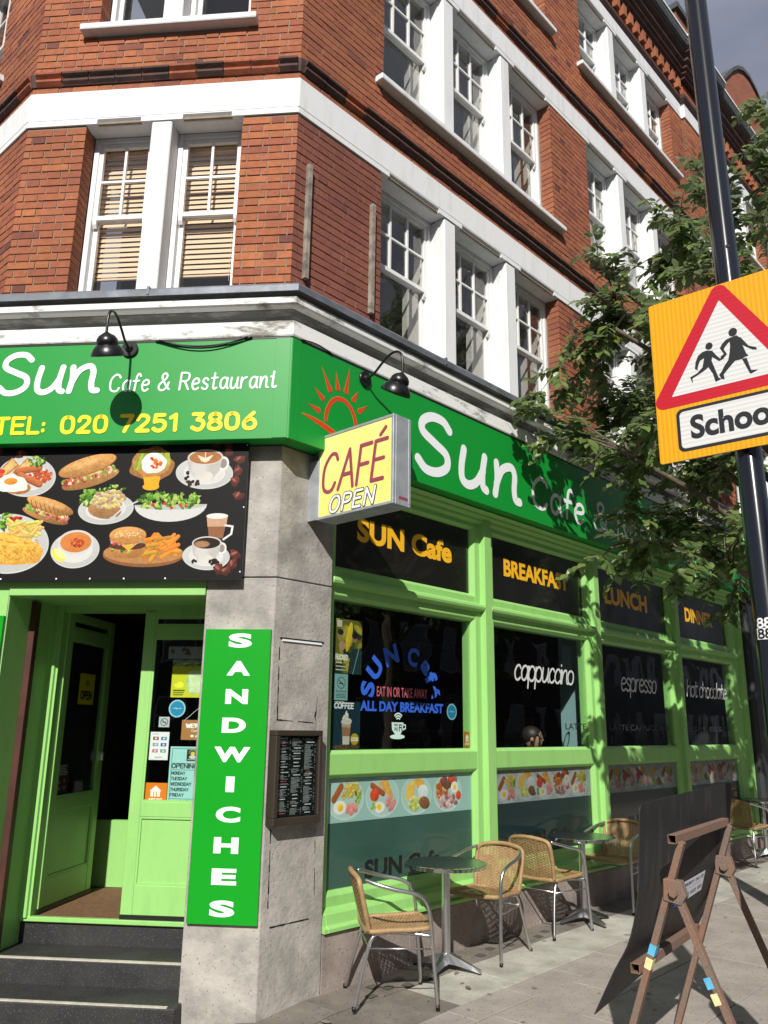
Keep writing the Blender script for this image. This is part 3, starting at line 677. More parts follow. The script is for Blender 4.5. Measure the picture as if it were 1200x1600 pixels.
def sill(F, u0, u1, zt):
    part('sill', MB().profile_u(F, [(-.16,zt-.075),(.075,zt-.075),(.085,zt-.065),(.085,zt-.012),(-.16,zt+.004)], u0, u1), m_sill, bld, bevel=.006)
for fi in (1, 2):
    for g in GR: sill(FA, g[0][0]-.10, g[-1][1]+.13, FL[fi][0])
    sill(FB, -1.87, -.37, FL[fi][0]); sill(FC, -1.85, -.70, FL[fi][0])

# ---- sash windows
def sash_window(F, u0, u1, z0, z1, cols, d=-.165, mid=.535, pillar_r=None, open_frac=0, blind=False, detail=True):
    W = .045                                        # box frame
    zm = z0+(z1-z0)*mid
    mb = MB().box(F, u0+.001, u0+W, d-.10, d, z0, z1-.001).box(F, u1-W, u1-.001, d-.10, d, z0, z1-.001).box(F, u0+W, u1-W, d-.10, d, z1-.05, z1-.001).box(F, u0+W, u1-W, d-.10, d+.02, z0, z0+.035)
    win = part('window', mb, M_['white_wood'], bld, bevel=.004)
    # staff bead
    a, b = u0+W+.001, u1-W-.001
    def sash(za, zb, o1, c, r, name, bar=.02, rail_b=.045, rail_t=.04):
        st = .038; o0 = o1-.035; m = MB()
        m.box(F, a, a+st, o0, o1, za, zb).box(F, b-st, b, o0, o1, za, zb).box(F, a+st, b-st, o0+.001, o1-.001, za, za+rail_b).box(F, a+st, b-st, o0+.001, o1-.001, zb-rail_t, zb)
        us = [a+st+(b-a-2*st)*k/c for k in range(c+1)]; zs = [za+rail_b+(zb-za-rail_b-rail_t)*k/r for k in range(r+1)]
        for k in range(1, c): m.box(F, us[k]-bar/2, us[k]+bar/2, o0+.008, o1-.003, za+rail_b, zb-rail_t)
        for k in range(1, r): m.box(F, a+st, b-st, o0+.009, o1-.004, zs[k]-bar/2, zs[k]+bar/2)
        if name == 'upper_sash':
            for q0 in (a+.002, b-st+.002): m.profile_u(F, [(o0,za),(o0,za-.055),(o0+.015,za-.065),(o1-.004,za-.035),(o1,za)], q0, q0+st-.004)
        part(name, m, M_['white_wood'], win)
        if detail and c*r > 1:
            for k in range(c):
                for l in range(r):
                    part('pane', MB().box(F, us[k]+bar/2-.004, us[k+1]-bar/2+.004, o0+.012+.0006*((k+l)%2), o0+.0155+.0006*((k+l)%2), zs[l]+bar/2-.004, zs[l+1]-bar/2+.004), M_['sash_glass'], win, recalc=False)
        else: part('pane', MB().box(F, us[0]-.003, us[-1]+.003, o0+.013, o0+.016, zs[0]-.003, zs[-1]+.003), M_['sash_glass'], win, recalc=False)
    sash(zm-.02, z1-.052, d-.012, cols, 2, 'upper_sash', rail_b=.038)
    sash(z0+.037, zm+.012, d-.052, 1, 1, 'lower_sash', rail_b=.07, rail_t=.03)
    # inner reveal linings (plaster) seen through the glass
    m = MB().box(F, u0-.02, u0+.002, d-.36, d-.101, z0, z1).box(F, u1-.002, u1+.02, d-.36, d-.101, z0, z1).box(F, u0-.02, u1+.02, d-.36, d-.101, z1-.002, z1+.02).box(F, u0-.02, u1+.02, d-.42, d-.101, z0-.03, z0)
    part('inner_reveal', m, M_['beige_wall'], win)
    if blind:
        z = z1-.10; k = 0
        while z > z0+.36:
            m = MB(); t = .0195
            m.add([F.P(u0+.03, d-.134, z+t), F.P(u1-.03, d-.134, z+t), F.P(u1-.03, d-.122, z-t), F.P(u0+.03, d-.122, z-t)], [(0,1,2,3)])
            part('slat', m, M_['blind'], win, recalc=False); z -= .046; k += 1
        m = MB().box(F, u0+.03, u1-.03, d-.16, d-.115, z1-.09, z1-.052).box(F, u0+.03, u1-.03, d-.148, d-.128, z+.005, z+.02)
        for f_ in (.12, .8):
            m.tube([F.P(u0+(u1-u0)*f_, d-.112, z1-.06), F.P(u0+(u1-u0)*f_, d-.112, z0+.3)], .0015, 4)
        part('blind_rail', m, M_['blind'], win)
    return win
for fi, (z0, z1) in enumerate(FL):
    for gi, g in enumerate(GR):
        for (a, b) in g: sash_window(FA, a, b, z0, z1, 3, detail=(gi < 2))
        for k in range(len(g)-1):
            m = MB().box(FA, g[k][1], g[k+1][0], -.32, -.001, z0-.001, z1)
            part('white_pillar', m, M_['white_paint'], bld, bevel=.012)
    if fi < 2:
        for (a, b) in ((-1.745,-1.198), (-1.030,-.447)): sash_window(FB, a, b, z0, z1, 2, blind=(fi == 0))
        part('white_pillar', MB().box(FB, -1.198, -1.030, -.32, -.001, z0-.001, z1), M_['white_paint'], bld, bevel=.008)
        sash_window(FC, -1.72, -.83, z0, z1, 3)
# brick jambs' backing sides are the bricks' own ends ; rooms behind
def room(F, U0, U1, z0, z1, depth):
    m = MB().box(F, U0, U1, -depth-.1, -depth, z0, z1).box(F, U0, U1, -depth, -.53, z0-.1, z0)
    part('inner_wall', m, M_['beige_wall'], bld); part('ceiling', MB().box(F, U0, U1, -depth, -.31, z1-.02, z1+.08), M_['ceiling'], bld)
room(FA, .3, 26, 4.35, 6.9, 3.2); room(FA, .3, 26, 7.0, 9.3, 3.2); room(FA, .3, 26, 9.8, 11.6, 3.2)
room(FB, -2.2, -.1, 4.35, 6.9, 2.6); room(FB, -2.2, -.1, 7.0, 9.3, 2.6)
for (u_, z_) in ((2.6,6.5),(6.2,6.5),(1.6,9.0),(5.6,9.0)):
    part('strip_light', MB().box(FA, u_, u_+.12, -2.3, -1.1, z_+.18, z_+.26), M_['white_wood'], bld)
# ---- pilaster beside the third group, upper cornice, parapet
for F_u in (8.12,):
    part('pilaster', cells(FA, F_u, F_u+.62, ZB, ZT, [], .0, .045), M_['mortar'], bld, recalc=False)
bricks_p = []; n0 = len(bricks); course_list(FA, 8.12, 8.74, ZB, ZT, [], skip, lambda u, z: .1, off=.052)
m = MB(); bvp = []
for (F, a, b, z0, z1, of, dk) in bricks[n0:]: m.box(F, a, b, of-.05, of, z0, z1); bvp += [random.random()]*8
po = part('pilaster_brickwork', m, M_['brick'], bld, recalc=False, kind='stuff'); at = po.data.attributes.new('bv', 'FLOAT', 'POINT'); at.data.foreach_set('value', bvp)
for (a, b) in bands: part('white_band', MB().box(FA, 8.10, 8.76, .0, .07, a, b), M_['white_paint'], bld, bevel=.004)
def mould_path():
    pts = [(FC.P(-3.2,0,0), FC.n, FC.n), (KB.copy(), FC.n, FB.n), (K.copy(), FB.n, FA.n)]
    return pts
def sweepA(name, prof, m, jog=0.07, bevel=0):
    pts = mould_path(); mb = MB()
    rings = []
    path = [(p, (na+nb)/(1+na.dot(nb))) for p, na, nb in pts]
    for uu, s_, dn in ((8.08, 0, -1), (8.08, 1, -1), (8.78, 1, 1), (8.78, 0, 1)):
        # rectangular projection of the moulding round the pilaster
        path.append((FA.P(uu, jog*s_, 0), FA.n + FA.d*(dn)))
    path.append((FA.P(26,0,0), FA.n))
    n = len(prof); b0 = 0
    for p, mit in path: mb.v += [tuple(p+mit*o+Vector((0,0,z))) for o, z in prof]
    for i in range(len(path)-1):
        for k in range(n): mb.f.append((i*n+k, i*n+(k+1)%n, (i+1)*n+(k+1)%n, (i+1)*n+k))
    return part(name, mb, m, bld)
sweepA('upper_cornice', [(-.1,11.70),(.015,11.70),(.05,11.76),(.05,11.82),(.02,11.83),(.02,11.86),(-.1,11.86)], M_['string'])
sweepA('upper_cornice', [(-.1,11.861),(.02,11.861),(.02,12.06),(-.1,12.06)], M_['string_red'])
sweepA('upper_cornice', [(-.1,12.061),(.10,12.061),(.10,12.10),(.14,12.12),(.14,12.16),(.18,12.18),(.18,12.22),(.23,12.26),(.23,12.32),(.29,12.36),(.29,12.40),(-.1,12.40)], M_['string'])
sweepA('upper_cornice', [(-.1,12.401),(.31,12.401),(.34,12.43),(.36,12.50),(.36,12.56),(-.1,12.60)], M_['coping'])
sweepA('gutter_edge', [(.345,12.562),(.375,12.562),(.375,12.60),(.345,12.60)], M_['white_paint'])
dme = mesh_from(MB().box8([(x,y,z) for z in (-.5,.5) for x, y in ((-.5,-.5),(.5,-.5),(.5,.5),(-.5,.5))]), 'dentil'); dme.materials.append(M_['brick'])
nd = 0; u = .15
while u < 25.5:
    if not (8.0 < u < 8.84):
        ob = bpy.data.objects.new('dentil', dme); C.objects.link(ob); ob.parent = bld; R3 = Matrix((FA.d, FA.n, Vector((0,0,1)))).transposed().to_4x4()
        ob.matrix_basis = Matrix.Translation(FA.P(u, .055, 11.965)-K) @ R3 @ Matrix.Diagonal((.105, .09, .185, 1)); nd += 1
    u += .21
# parapet with curved gables
def parapet(name, pts, th=.25, m='far_brick', off=.02):
    ring0 = [FA.P(a, off, b) for a, b in pts]; ring1 = [FA.P(a, off-th, b) for a, b in pts]
    o = part(name, MB().prism(ring1, ring0), M_[m], bld)
    uv = o.data.uv_layers.new(name='UVMap')
    for l in o.data.loops:
        p = Vector(o.data.vertices[l.vertex_index].co); uv.data[l.index].uv = (p.dot(FA.d), p.z)
    return o
def gable(u0, u1, base, top, n=18):
    w = u1-u0; crv = []
    for k in range(n+1):
        t = k/n; x = u0+w*t; s_ = abs(2*t-1); y = base+(top-base)*(.5*(1+math.cos(math.pi*min(1, s_*1.02)))) ; crv.append((x, y))
    parapet('gable_parapet', [(u0, 12.6), (u1, 12.6)] + crv[::-1])
    m = MB()
    for k in range(n):
        (a, b), (c, d) = crv[k], crv[k+1]
        m.box8([FA.P(a,-.27,b),FA.P(c,-.27,d),FA.P(c,.06,d),FA.P(a,.06,b),FA.P(a,-.27,b+.09),FA.P(c,-.27,d+.09),FA.P(c,.06,d+.09),FA.P(a,.06,b+.09)])
    part('coping', m, M_['coping'], bld)
gable(2.0, 8.05, 12.75, 14.6); gable(8.85, 15.2, 12.75, 14.9); gable(16.0, 22, 12.75, 14.9)
parapet('parapet_pier', [(8.05,12.6),(8.85,12.6),(8.85,13.55),(8.05,13.55)], .4, off=.10); part('coping', MB().box(FA, 8.0, 8.9, -.35, .16, 13.55, 13.66), M_['coping'], bld)
parapet('parapet_wall', [(15.2,12.6),(16.0,12.6),(16.0,12.85),(15.2,12.85)]); parapet('parapet_wall', [(0,12.6),(2.0,12.6),(2.0,12.8),(0,12.8)])
part('roof', MB().add([FA.P(0,-.3,12.5), FA.P(26,-.3,12.5), FA.P(26,-8,12.5), KB+Vector((0,6,12.5)), KB+Vector((0,0.3,12.5))], [(0,1,2,3,4)]), M_['coping'], bld)

# ---- ground-floor cornice
cp_ = plan_path(au=8.78)
W1, W2 = 4.335, 4.44
part('cornice', MB().sweep(cp_, [(-.1,4.335),(.155,4.335),(.160,4.345),(.160,4.452),(.135,4.462),(-.1,4.462)]), M_['cornice'], bld)
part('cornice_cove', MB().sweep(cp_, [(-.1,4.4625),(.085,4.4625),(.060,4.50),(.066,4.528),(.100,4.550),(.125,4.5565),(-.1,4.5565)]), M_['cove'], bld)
part('cornice_fillet', MB().sweep(cp_, [(-.1,4.557),(.185,4.563),(.200,4.573),(.202,4.618),(.188,4.624),(-.1,4.624)]), M_['cornice'], bld)
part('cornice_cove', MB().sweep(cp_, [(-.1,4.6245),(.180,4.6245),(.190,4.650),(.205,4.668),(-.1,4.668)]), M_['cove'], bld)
part('lead_flashing', MB().sweep(cp_, [(-.15,4.6685),(.222,4.6685),(.228,4.648),(.236,4.648),(.238,4.695),(.225,4.712),(0.0,4.735),(-.15,4.74)]), M_['lead'], bld)
m = MB()                                          # welts of the lead
for uu in (-1.0,): m.box(FB, uu, uu+.02, .0, .242, 4.66, 4.722)
for uu in (1.55, 3.6, 5.6): m.box(FA, uu, uu+.02, .0, .242, 4.66, 4.722)
part('lead_welt', m, M_['lead'], bld, kind='stuff')
for F, uu, za, zb in ((FA, .125, 4.93, 5.93), (FA, .845, 4.93, 5.95)):
    part('timber_batten', MB().box(F, uu-.018, uu+.018, .001, .04, za, zb), M_['wood_weathered'], bld, label='narrow weathered batten fixed upright on the brick pier')

# ---- stone pier and plinth
def stone(F, u0, u1, z0, z1, off=0, th=.07, name='stone_block', m='stone'):
    return part(name, MB().box(F, u0+.002, u1-.002, off-th, off, z0+.002, z1-.002), M_[m], bld, bevel=.003)
# pier cores (mitred corner blocks)
def pier_block(z0, z1):
    ring = lambda z: [FB.P(-.478, 0, z), FB.P(-.478, -.25, z), FA.P(.10, -.45, z), FA.P(.518, -.25, z), FA.P(.518, 0, z), K+Vector((0,0,z))]
    part('stone_block', MB().prism(ring(z0+.002), ring(z1-.002)), M_['stone'], bld, bevel=.004)
pier_block(-.4, 2.622); pier_block(2.626, 3.60)
part('stone_joint', MB().box(FA, 0.02, .515, -.2, -.004, 2.6, 2.65), M_['dark_in'], bld)
stone(FB, -2.25, -1.875, 2.63, 3.6); stone(FB, -2.25, -1.875, -.4, 2.626)
part('core_wall', MB().box(FC, -3.2, 0, -.2, -.002, -.4, 4.7), M_['stone'], bld)
u = .522; k = 0
while u < 8.64:
    w = min([.86, .92, .8, .88][k % 4], 8.65-u)
    if 8.65-(u+w) < .3: w = 8.65-u
    part('plinth_stone', MB().box(FA, u+.002, u+w-.002, -.16, .0, -.1, .337), M_['plinth'], bld, bevel=.003); u += w; k += 1
part('plinth_joint', MB().box(FA, .522, 8.65, -.15, -.006, -.1, .334), M_['dark_in'], bld)
mk = M_['string']                                 # old sealant lines left on the pier
def smear(F, pts, w, m=M_['black_plastic'], off=.0015):
    mb = MB()
    for (a, b), (c, d) in zip(pts[:-1], pts[1:]):
        n_ = max(2, int(math.hypot(c-a, d-b)/.04))
        for i in range(n_):
            if random.random() < .22: continue
            t0, t1 = i/n_, (i+1)/n_; ww = w*random.uniform(.35, 1.1); dx, dz = (c-a), (d-b); l = math.hypot(dx, dz); nx, nz_ = -dz/l*ww/2, dx/l*ww/2
            mb.add([F.P(a+dx*t0+nx, off, b+dz*t0+nz_), F.P(a+dx*t1+nx, off, b+dz*t1+nz_), F.P(a+dx*t1-nx, off, b+dz*t1-nz_), F.P(a+dx*t0-nx, off, b+dz*t0-nz_)], [(0,1,2,3)])
    return part('sealant_line', mb, m, bld, recalc=False)
smear(FA, [(.055,2.16),(.062,1.69),(.38,1.675),(.40,1.75)], .010); smear(FA, [(.05,1.02),(.055,.52)], .010); smear(FA, [(.075,.45),(.40,.455)], .010); smear(FA, [(.43,1.0),(.44,.55)], .006); smear(FA, [(.40,1.69),(.41,1.85)], .006)
part('sealant_line', MB().box(FA, .055, .45, .001, .006, 2.216, 2.226), M_['black_plastic'], bld); part('white_trim', MB().box(FA, .075, .43, .001, .009, 2.202, 2.215), M_['white_vinyl'], bld)

# ---- shopfront
OF = -.07
posts = [(.52,.64),(2.30,2.64),(4.29,4.61),(6.31,6.62),(8.24,8.65)]
panes = [(.64,2.30),(2.64,4.29),(4.61,6.31),(6.62,8.24)]
for i, (a, b) in enumerate(posts):
    m_ = (a+b)/2
    if i == 0: pr = [(a,-.2),(a,-.025),(a+.03,-.025),(a+.035,-.07),(b-.035,-.07),(b,-.10),(b,-.2)]
    elif i == 4: pr = [(a,-.2),(a,-.10),(a+.035,-.07),(b-.15,-.07),(b-.14,-.02),(b-.02,-.02),(b,-.04),(b,-.2)]
    else: pr = [(a,-.2),(a,-.10),(a+.035,-.07),(m_-.062,-.07),(m_-.052,-.022),(m_+.052,-.022),(m_+.062,-.07),(b-.035,-.07),(b,-.10),(b,-.2)]
    part('shopfront_post', MB().profile_z(FA, pr, .345, 3.555), M_['lime'], bld, bevel=.004)
rails = {'sill_rail': [(-.2,.345),(.022,.345),(.022,.372),(-.004,.385),(-.012,.452),(-.040,.462),(-.072,.478),(-.072,.545),(-.10,.575),(-.2,.575)],
         'middle_rail': [(-.2,1.30),(-.10,1.30),(-.073,1.325),(-.073,1.465),(-.10,1.49),(-.2,1.49)],
         'transom_rail': [(-.2,2.565),(-.10,2.565),(-.073,2.592),(-.073,2.655),(-.025,2.668),(-.018,2.69),(-.025,2.712),(-.055,2.722),(-.073,2.73),(-.073,2.785),(-.10,2.81),(-.2,2.81)],
         'head_rail': [(-.2,3.395),(-.10,3.395),(-.073,3.42),(-.073,3.46),(-.035,3.475),(-.03,3.50),(.005,3.515),(.01,3.535),(.05,3.555),(-.2,3.555)]}
for i, (a, b) in enumerate(panes):
    ea = a-.12 if i else a-.08; eb = b+.12 if i < 3 else b+.2
    for nm, pr in rails.items():
        part(nm, MB().profile_u(FA, pr, ea, eb), M_['lime'], bld, bevel=.003)
part('sill_nosing', MB().profile_u(FA, [(-.06,.346),(.020,.346),(.020,.370),(-.006,.383),(-.014,.45),(-.06,.46)], .524, 8.65), M_['lime'], bld)
part('head_rail', MB().profile_u(FA, [(-.15,3.476),(-.037,3.478),(-.032,3.502),(.003,3.517),(.008,3.537),(.048,3.556),(-.15,3.558)], .522, 8.65), M_['lime'], bld)
G0 = -.118
film_shades = ['teal_film','shaded_film','shaded_film','shaded_film']
shop_panes = []
for i, (a, b) in enumerate(panes):
    top = part('fanlight_pane', MB().box(FA, a-.01, b+.01, G0-.006, G0, 2.80, 3.41), M_['black_panel'], bld)
    main = part('shop_window_pane', MB().box(FA, a-.01, b+.01, G0-.006, G0, 1.48, 2.575), M_['clear'], bld)
    low = part('filmed_pane', MB().box(FA, a-.01, b+.01, G0-.006, G0, .565, 1.315), M_[film_shades[i]], bld)
    shop_panes.append((top, main, low))
GP = G0+.0012
for i, (txt, a, b, z0, z1) in enumerate((('SUN Cafe',.88,2.06,3.045,3.235), ('BREAKFAST',2.85,4.02,3.05,3.225), ('LUNCH',4.80,5.84,3.02,3.225), ('DINNER',6.93,7.82,3.035,3.22))):
    font_text('lettering', txt, FA, a, b, z0, z1, GP, M_['gold_vinyl'], shop_panes[i][0], .042)
# arc lettering on the first window
ac_u, ac_z = 1.425, 1.885
def arc_letter(ch, ang, h, w, ru=.40, rz=.335):
    cx, cz = ac_u+ru*math.cos(ang), ac_z+rz*math.sin(ang); rot = ang-math.pi/2; ca, sa = math.cos(rot), math.sin(rot)
    return lambda a, b: FA.P(cx+((a-.5)*w)*ca-(b-.5)*h*sa, GP, cz+((a-.5)*w)*sa+(b-.5)*h*ca)
for ch, dg_, h, w in (('S',172,.15,.11),('U',143,.15,.15),('N',110,.15,.16),('C',72,.15,.13),('a',46,.105,.11),('f',29,.15,.09),('é',9,.13,.10)):
    font_text('lettering', ch, FA, 0, 0, 0, 0, GP, M_['blue_vinyl'], shop_panes[0][1], .045, warp=arc_letter(ch, rad(dg_), h, w))
font_text('lettering', 'EAT IN OR TAKE AWAY', FA, 1.13, 1.725, 1.880, 1.955, GP, M_['pink_vinyl'], shop_panes[0][1], .008)
font_text('lettering', 'ALL DAY BREAKFAST', FA, .95, 1.93, 1.768, 1.845, GP, M_['blue_vinyl'], shop_panes[0][1], .04)
m_scr = mat('silver_vinyl', (.62,.64,.64), .5)
for i, (txt, a, b, z0, z1) in enumerate((('cappuccino',2.98,4.03,2.10,2.23), ('espresso',5.06,5.92,2.085,2.22), ('hot chocolate',6.80,8.08,2.085,2.21))):
    stroke_text('lettering', txt, FA, a, b, z0, z1, GP, .0105, m_scr, shop_panes[i+1][1], slant=.18, gap=.07, space=.25, capfrac=.63)
for i, (a, b, t_) in enumerate(((3.3,4.25,'LATTE'),(4.75,6.2,'LATTE CAPPUCCINO'),(6.75,8.1,'ESPRESSO'))):
    if i == 0: a = 3.85
    font_text('lettering', t_, FA, a, b, 1.655, 1.715, GP, mat('dark_grey_vinyl', (.03,.035,.035), .5), shop_panes[i+1][1], .01)
for i, (a, z0, z1) in enumerate(((1.03,.60,.73),(3.02,.64,.76),(5.05,.66,.77))):
    font_text('lettering', 'SUN Cafe', FA, a, a+.86, z0, z1, GP, M_['black_vinyl'], shop_panes[i][2], .035)
# free wifi cup
m_pale = mat('pale_vinyl', (.55,.75,.68), .5)
mb = MB(); cu_, cz_ = 1.375, 1.655
polyf(mb, FA, [(cu_-.075, cz_+.035), (cu_+.06, cz_+.035), (cu_+.055, cz_-.02), (cu_+.025, cz_-.055), (cu_-.035, cz_-.055), (cu_-.07, cz_-.02)], GP)
disc(mb, FA, cu_-.008, cz_-.072, .085, .018, GP)
for r_ in (.022, .04, .058):
    st = [(cu_+r_*math.cos(rad(a)), cz_+.045+r_*math.sin(rad(a))) for a in range(45, 136, 15)]; ribbon(mb, st, .0055, lambda a, b, l: FA.P(a, GP, b), 0)
ribbon(mb, [(cu_+.055,cz_+.02),(cu_+.085,cz_+.015),(cu_+.085,cz_-.01),(cu_+.052,cz_-.02)], .006, lambda a, b, l: FA.P(a, GP, b), 0)
part('cup_logo', mb, m_pale, shop_panes[0][1], recalc=False)
font_text('lettering', 'FREE', FA, cu_-.05, cu_-.005, cz_+.008, cz_+.025, GP+.001, M_['black_vinyl'], shop_panes[0][1], .02)
font_text('lettering', 'Wi', FA, cu_-.05, cu_-.005, cz_-.032, cz_+.0, GP+.001, M_['black_vinyl'], shop_panes[0][1], .02)
font_text('lettering', 'Fi', FA, cu_+.008, cu_+.045, cz_-.032, cz_+.022, GP+.001, M_['black_vinyl'], shop_panes[0][1], .02)

# ---- cafe interior behind the glass
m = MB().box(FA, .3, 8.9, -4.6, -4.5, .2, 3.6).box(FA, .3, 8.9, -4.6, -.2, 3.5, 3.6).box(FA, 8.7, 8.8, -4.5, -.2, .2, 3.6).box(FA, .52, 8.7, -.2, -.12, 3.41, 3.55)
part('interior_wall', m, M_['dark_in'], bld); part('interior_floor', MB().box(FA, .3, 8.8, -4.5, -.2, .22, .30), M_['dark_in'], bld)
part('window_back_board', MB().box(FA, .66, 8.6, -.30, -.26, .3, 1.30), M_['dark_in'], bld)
part('column', MB().box(FA, 4.66, 4.90, -.65, -.42, .3, 3.5), mat('pale_blue_column', (.25,.40,.42), .7), bld)
part('column', MB().box(FA, 1.75, 1.98, -1.6, -1.4, .3, 3.5), mat('dim_teal_column', (.04,.09,.08), .7), bld)
mb = MB()
for k in range(5): mb.box(FA, 5.0, 8.4, -3.6, -3.3, 1.2+.4*k, 1.22+.4*k)
mb.box(FA, 4.8, 8.4, -3.0, -2.4, .3, 1.35); part('counter', mb, mat('counter_panel', (.10,.10,.09), .5), bld)
mb = MB()
for k in range(40):
    uu = random.uniform(4.9, 8.2); zz = 1.22+.4*random.randrange(4); w = random.uniform(.05, .16); mb.box(FA, uu, uu+w, -3.5, -3.35, zz+.001, zz+random.uniform(.08, .28))
part('shelf_goods', mb, mat('shelf_goods', (.12,.13,.12), .4, col2=(.35,.30,.2), vscale=9), bld, kind='stuff')
mb = MB()
for k in range(4): mb.box(FA, 2.2+1.4*k, 2.5+1.4*k, -2.2, -1.9, 3.30, 3.36)
part('pendant_fitting', mb, M_['white_wood'], bld)

# ---- entrance recess
DZ = .345
part('door_beam', MB().box(FB, -1.88, -.481, -.14, .012, 2.50, 2.60), M_['lime'], bld, bevel=.004)
part('recess_soffit', MB().box(FB, -1.95, -.3, -.62, -.14, 2.515, 2.6), M_['lime'], bld)
mb = MB().add([FB.P(-1.875,.0,-.3), FB.P(-1.84,-.6,-.3), FB.P(-1.84,-.6,2.52), FB.P(-1.875,0,2.52), FB.P(-1.95,0,-.3), FB.P(-1.95,-.6,-.3), FB.P(-1.95,-.6,2.52), FB.P(-1.95,0,2.52)], [(0,1,2,3),(4,5,6,7),(0,3,7,4),(0,1,5,4),(1,2,6,5),(2,3,7,6)])
part('recess_side', mb, M_['lime'], bld)
part('shutter_guide', MB().box(FB, -1.862, -1.815, -.33, -.27, .2, 2.5), M_['maroon_steel'], bld, bevel=.003)
def step(zt, o0, o1, zb, ur):
    s_ = part('step', MB().box(FB, -2.24, ur, o0, o1, zb, zt), M_['terrazzo'], bld, bevel=.008)
    return s_
s1 = part('step', MB().box(FB, -1.86, -.42, -.95, -.60, -.2, DZ-.028), M_['terrazzo'], bld, bevel=.006)
s2 = part('step', MB().box(FB, -1.86, -.42, -.60, -.23, -.2, .178), M_['terrazzo'], bld, bevel=.008)
s3 = part('step', MB().box(FB, -2.24, -.455, -.23, .12, -.3, .034), M_['terrazzo'], bld, bevel=.008)
m_nos = mat('worn_nosing', (.46,.43,.36), .7, var=.15, vscale=20)
part('nosing', MB().box(FB, -1.86, -.5, -.265, -.235, .17, .183), m_nos, s2); part('nosing', MB().box(FB, -2.2, -.51, .085, .113, .02, .039), m_nos, s3)
part('threshold', MB().box(FB, -1.86, -.42, -.62, -.575, DZ-.027, DZ+.004), M_['lime'], bld, bevel=.004)
part('door_mat', MB().box(FB, -1.86, -.42, -1.9, -.622, DZ-.03, DZ-.004), M_['brown_mat'], bld)
# frame posts with mouldings
pr = [(-1.86,-.72),(-1.86,-.56),(-1.835,-.56),(-1.83,-.575),(-1.81,-.575),(-1.805,-.56),(-1.785,-.56),(-1.78,-.58),(-1.765,-.58),(-1.765,-.72)]
part('door_frame', MB().profile_z(FB, pr, DZ, 2.515), M_['lime'], bld)
part('door_frame', MB().box(FB, -1.765, -.42, -.70, -.60, 2.47, 2.515), M_['lime'], bld)
def door_leaf(F, W, H, label, mirror=1):
    """local frame F: u from hinge 0..W, off, z 0..H"""
    st = .085; mb = MB(); t0, t1 = -.045, 0
    mb.box(F, 0, st, t0, t1, 0, H).box(F, W-st, W, t0, t1, 0, H)
    for a, b in ((0,.19),(.64,.74),(1.90,1.99),(H-.055,H)): mb.box(F, st, W-st, t0+.001, t1-.001, a, b)
    d = part('door', mb, M_['lime'], bld, label=label, bevel=.003)
    part('door_panel', MB().box(F, st, W-st, t0+.012, t1-.014, .19, .64), M_['lime'], d)
    m = MB()
    for za, zb in ((.19,.64),(.74,1.90),(1.99,H-.055)):       # beads
        m.box(F, st, st+.014, t1-.013, t1-.003, za, zb).box(F, W-st-.014, W-st, t1-.013, t1-.003, za, zb).box(F, st+.014, W-st-.014, t1-.013, t1-.004, za, za+.014).box(F, st+.014, W-st-.014, t1-.013, t1-.004, zb-.014, zb)
    part('glazing_bead', m, M_['lime'], d)
    g1 = part('door_pane', MB().box(F, st+.001, W-st-.001, -.026, -.020, .741, 1.899), M_['clear'], d); part('door_pane', MB().box(F, st+.001, W-st-.001, -.026, -.020, 1.991, H-.056), M_['clear'], d)
    part('weather_strip', MB().box(F, 0, W, t0-.004, t1+.006, -.03, -.001), M_['black_plastic'], d)
    return d
class Sub:                                          # offset frame
    def __init__(s, o, d, n): s.o, s.d, s.n = o, d, n
    P = Face.P
FR = Sub(FB.P(-1.13, -.60, DZ+.032), FB.d, FB.n)
door_r = door_leaf(FR, .78, 2.11, 'closed lime green leaf with stickers on its glass')
dl = (FB.d*.02-FB.n*1).normalized(); nl = Vector((-dl.y, dl.x, 0)); nl = nl if nl.dot(FB.d) > 0 else -nl
FLf = Sub(FB.P(-1.755, -.665, DZ+.032), dl, nl)
door_l = door_leaf(FLf, .80, 2.11, 'open lime green leaf folded back into the entrance')
part('lever_handle', MB().lbox(0,0,0,0,0,0) if False else MB().box(FLf, .74, .765, .0, .03, .98, 1.06), M_['alu'], door_l, bevel=.004)
# interior of the lobby
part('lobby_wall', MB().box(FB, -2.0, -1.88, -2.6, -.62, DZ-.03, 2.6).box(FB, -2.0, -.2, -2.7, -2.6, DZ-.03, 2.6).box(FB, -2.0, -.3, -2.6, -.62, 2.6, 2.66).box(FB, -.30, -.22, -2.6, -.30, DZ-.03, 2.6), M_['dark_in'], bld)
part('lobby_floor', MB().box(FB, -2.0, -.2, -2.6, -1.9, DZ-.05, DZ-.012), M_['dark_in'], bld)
part('lobby_screen', MB().box(FB, -1.86, -.6, -1.78, -1.72, DZ, DZ+.52), M_['lime'], bld)
part('lobby_screen_post', MB().box(FB, -1.5, -1.42, -1.78, -1.72, DZ+.52, 2.5), M_['dark_in'], bld)

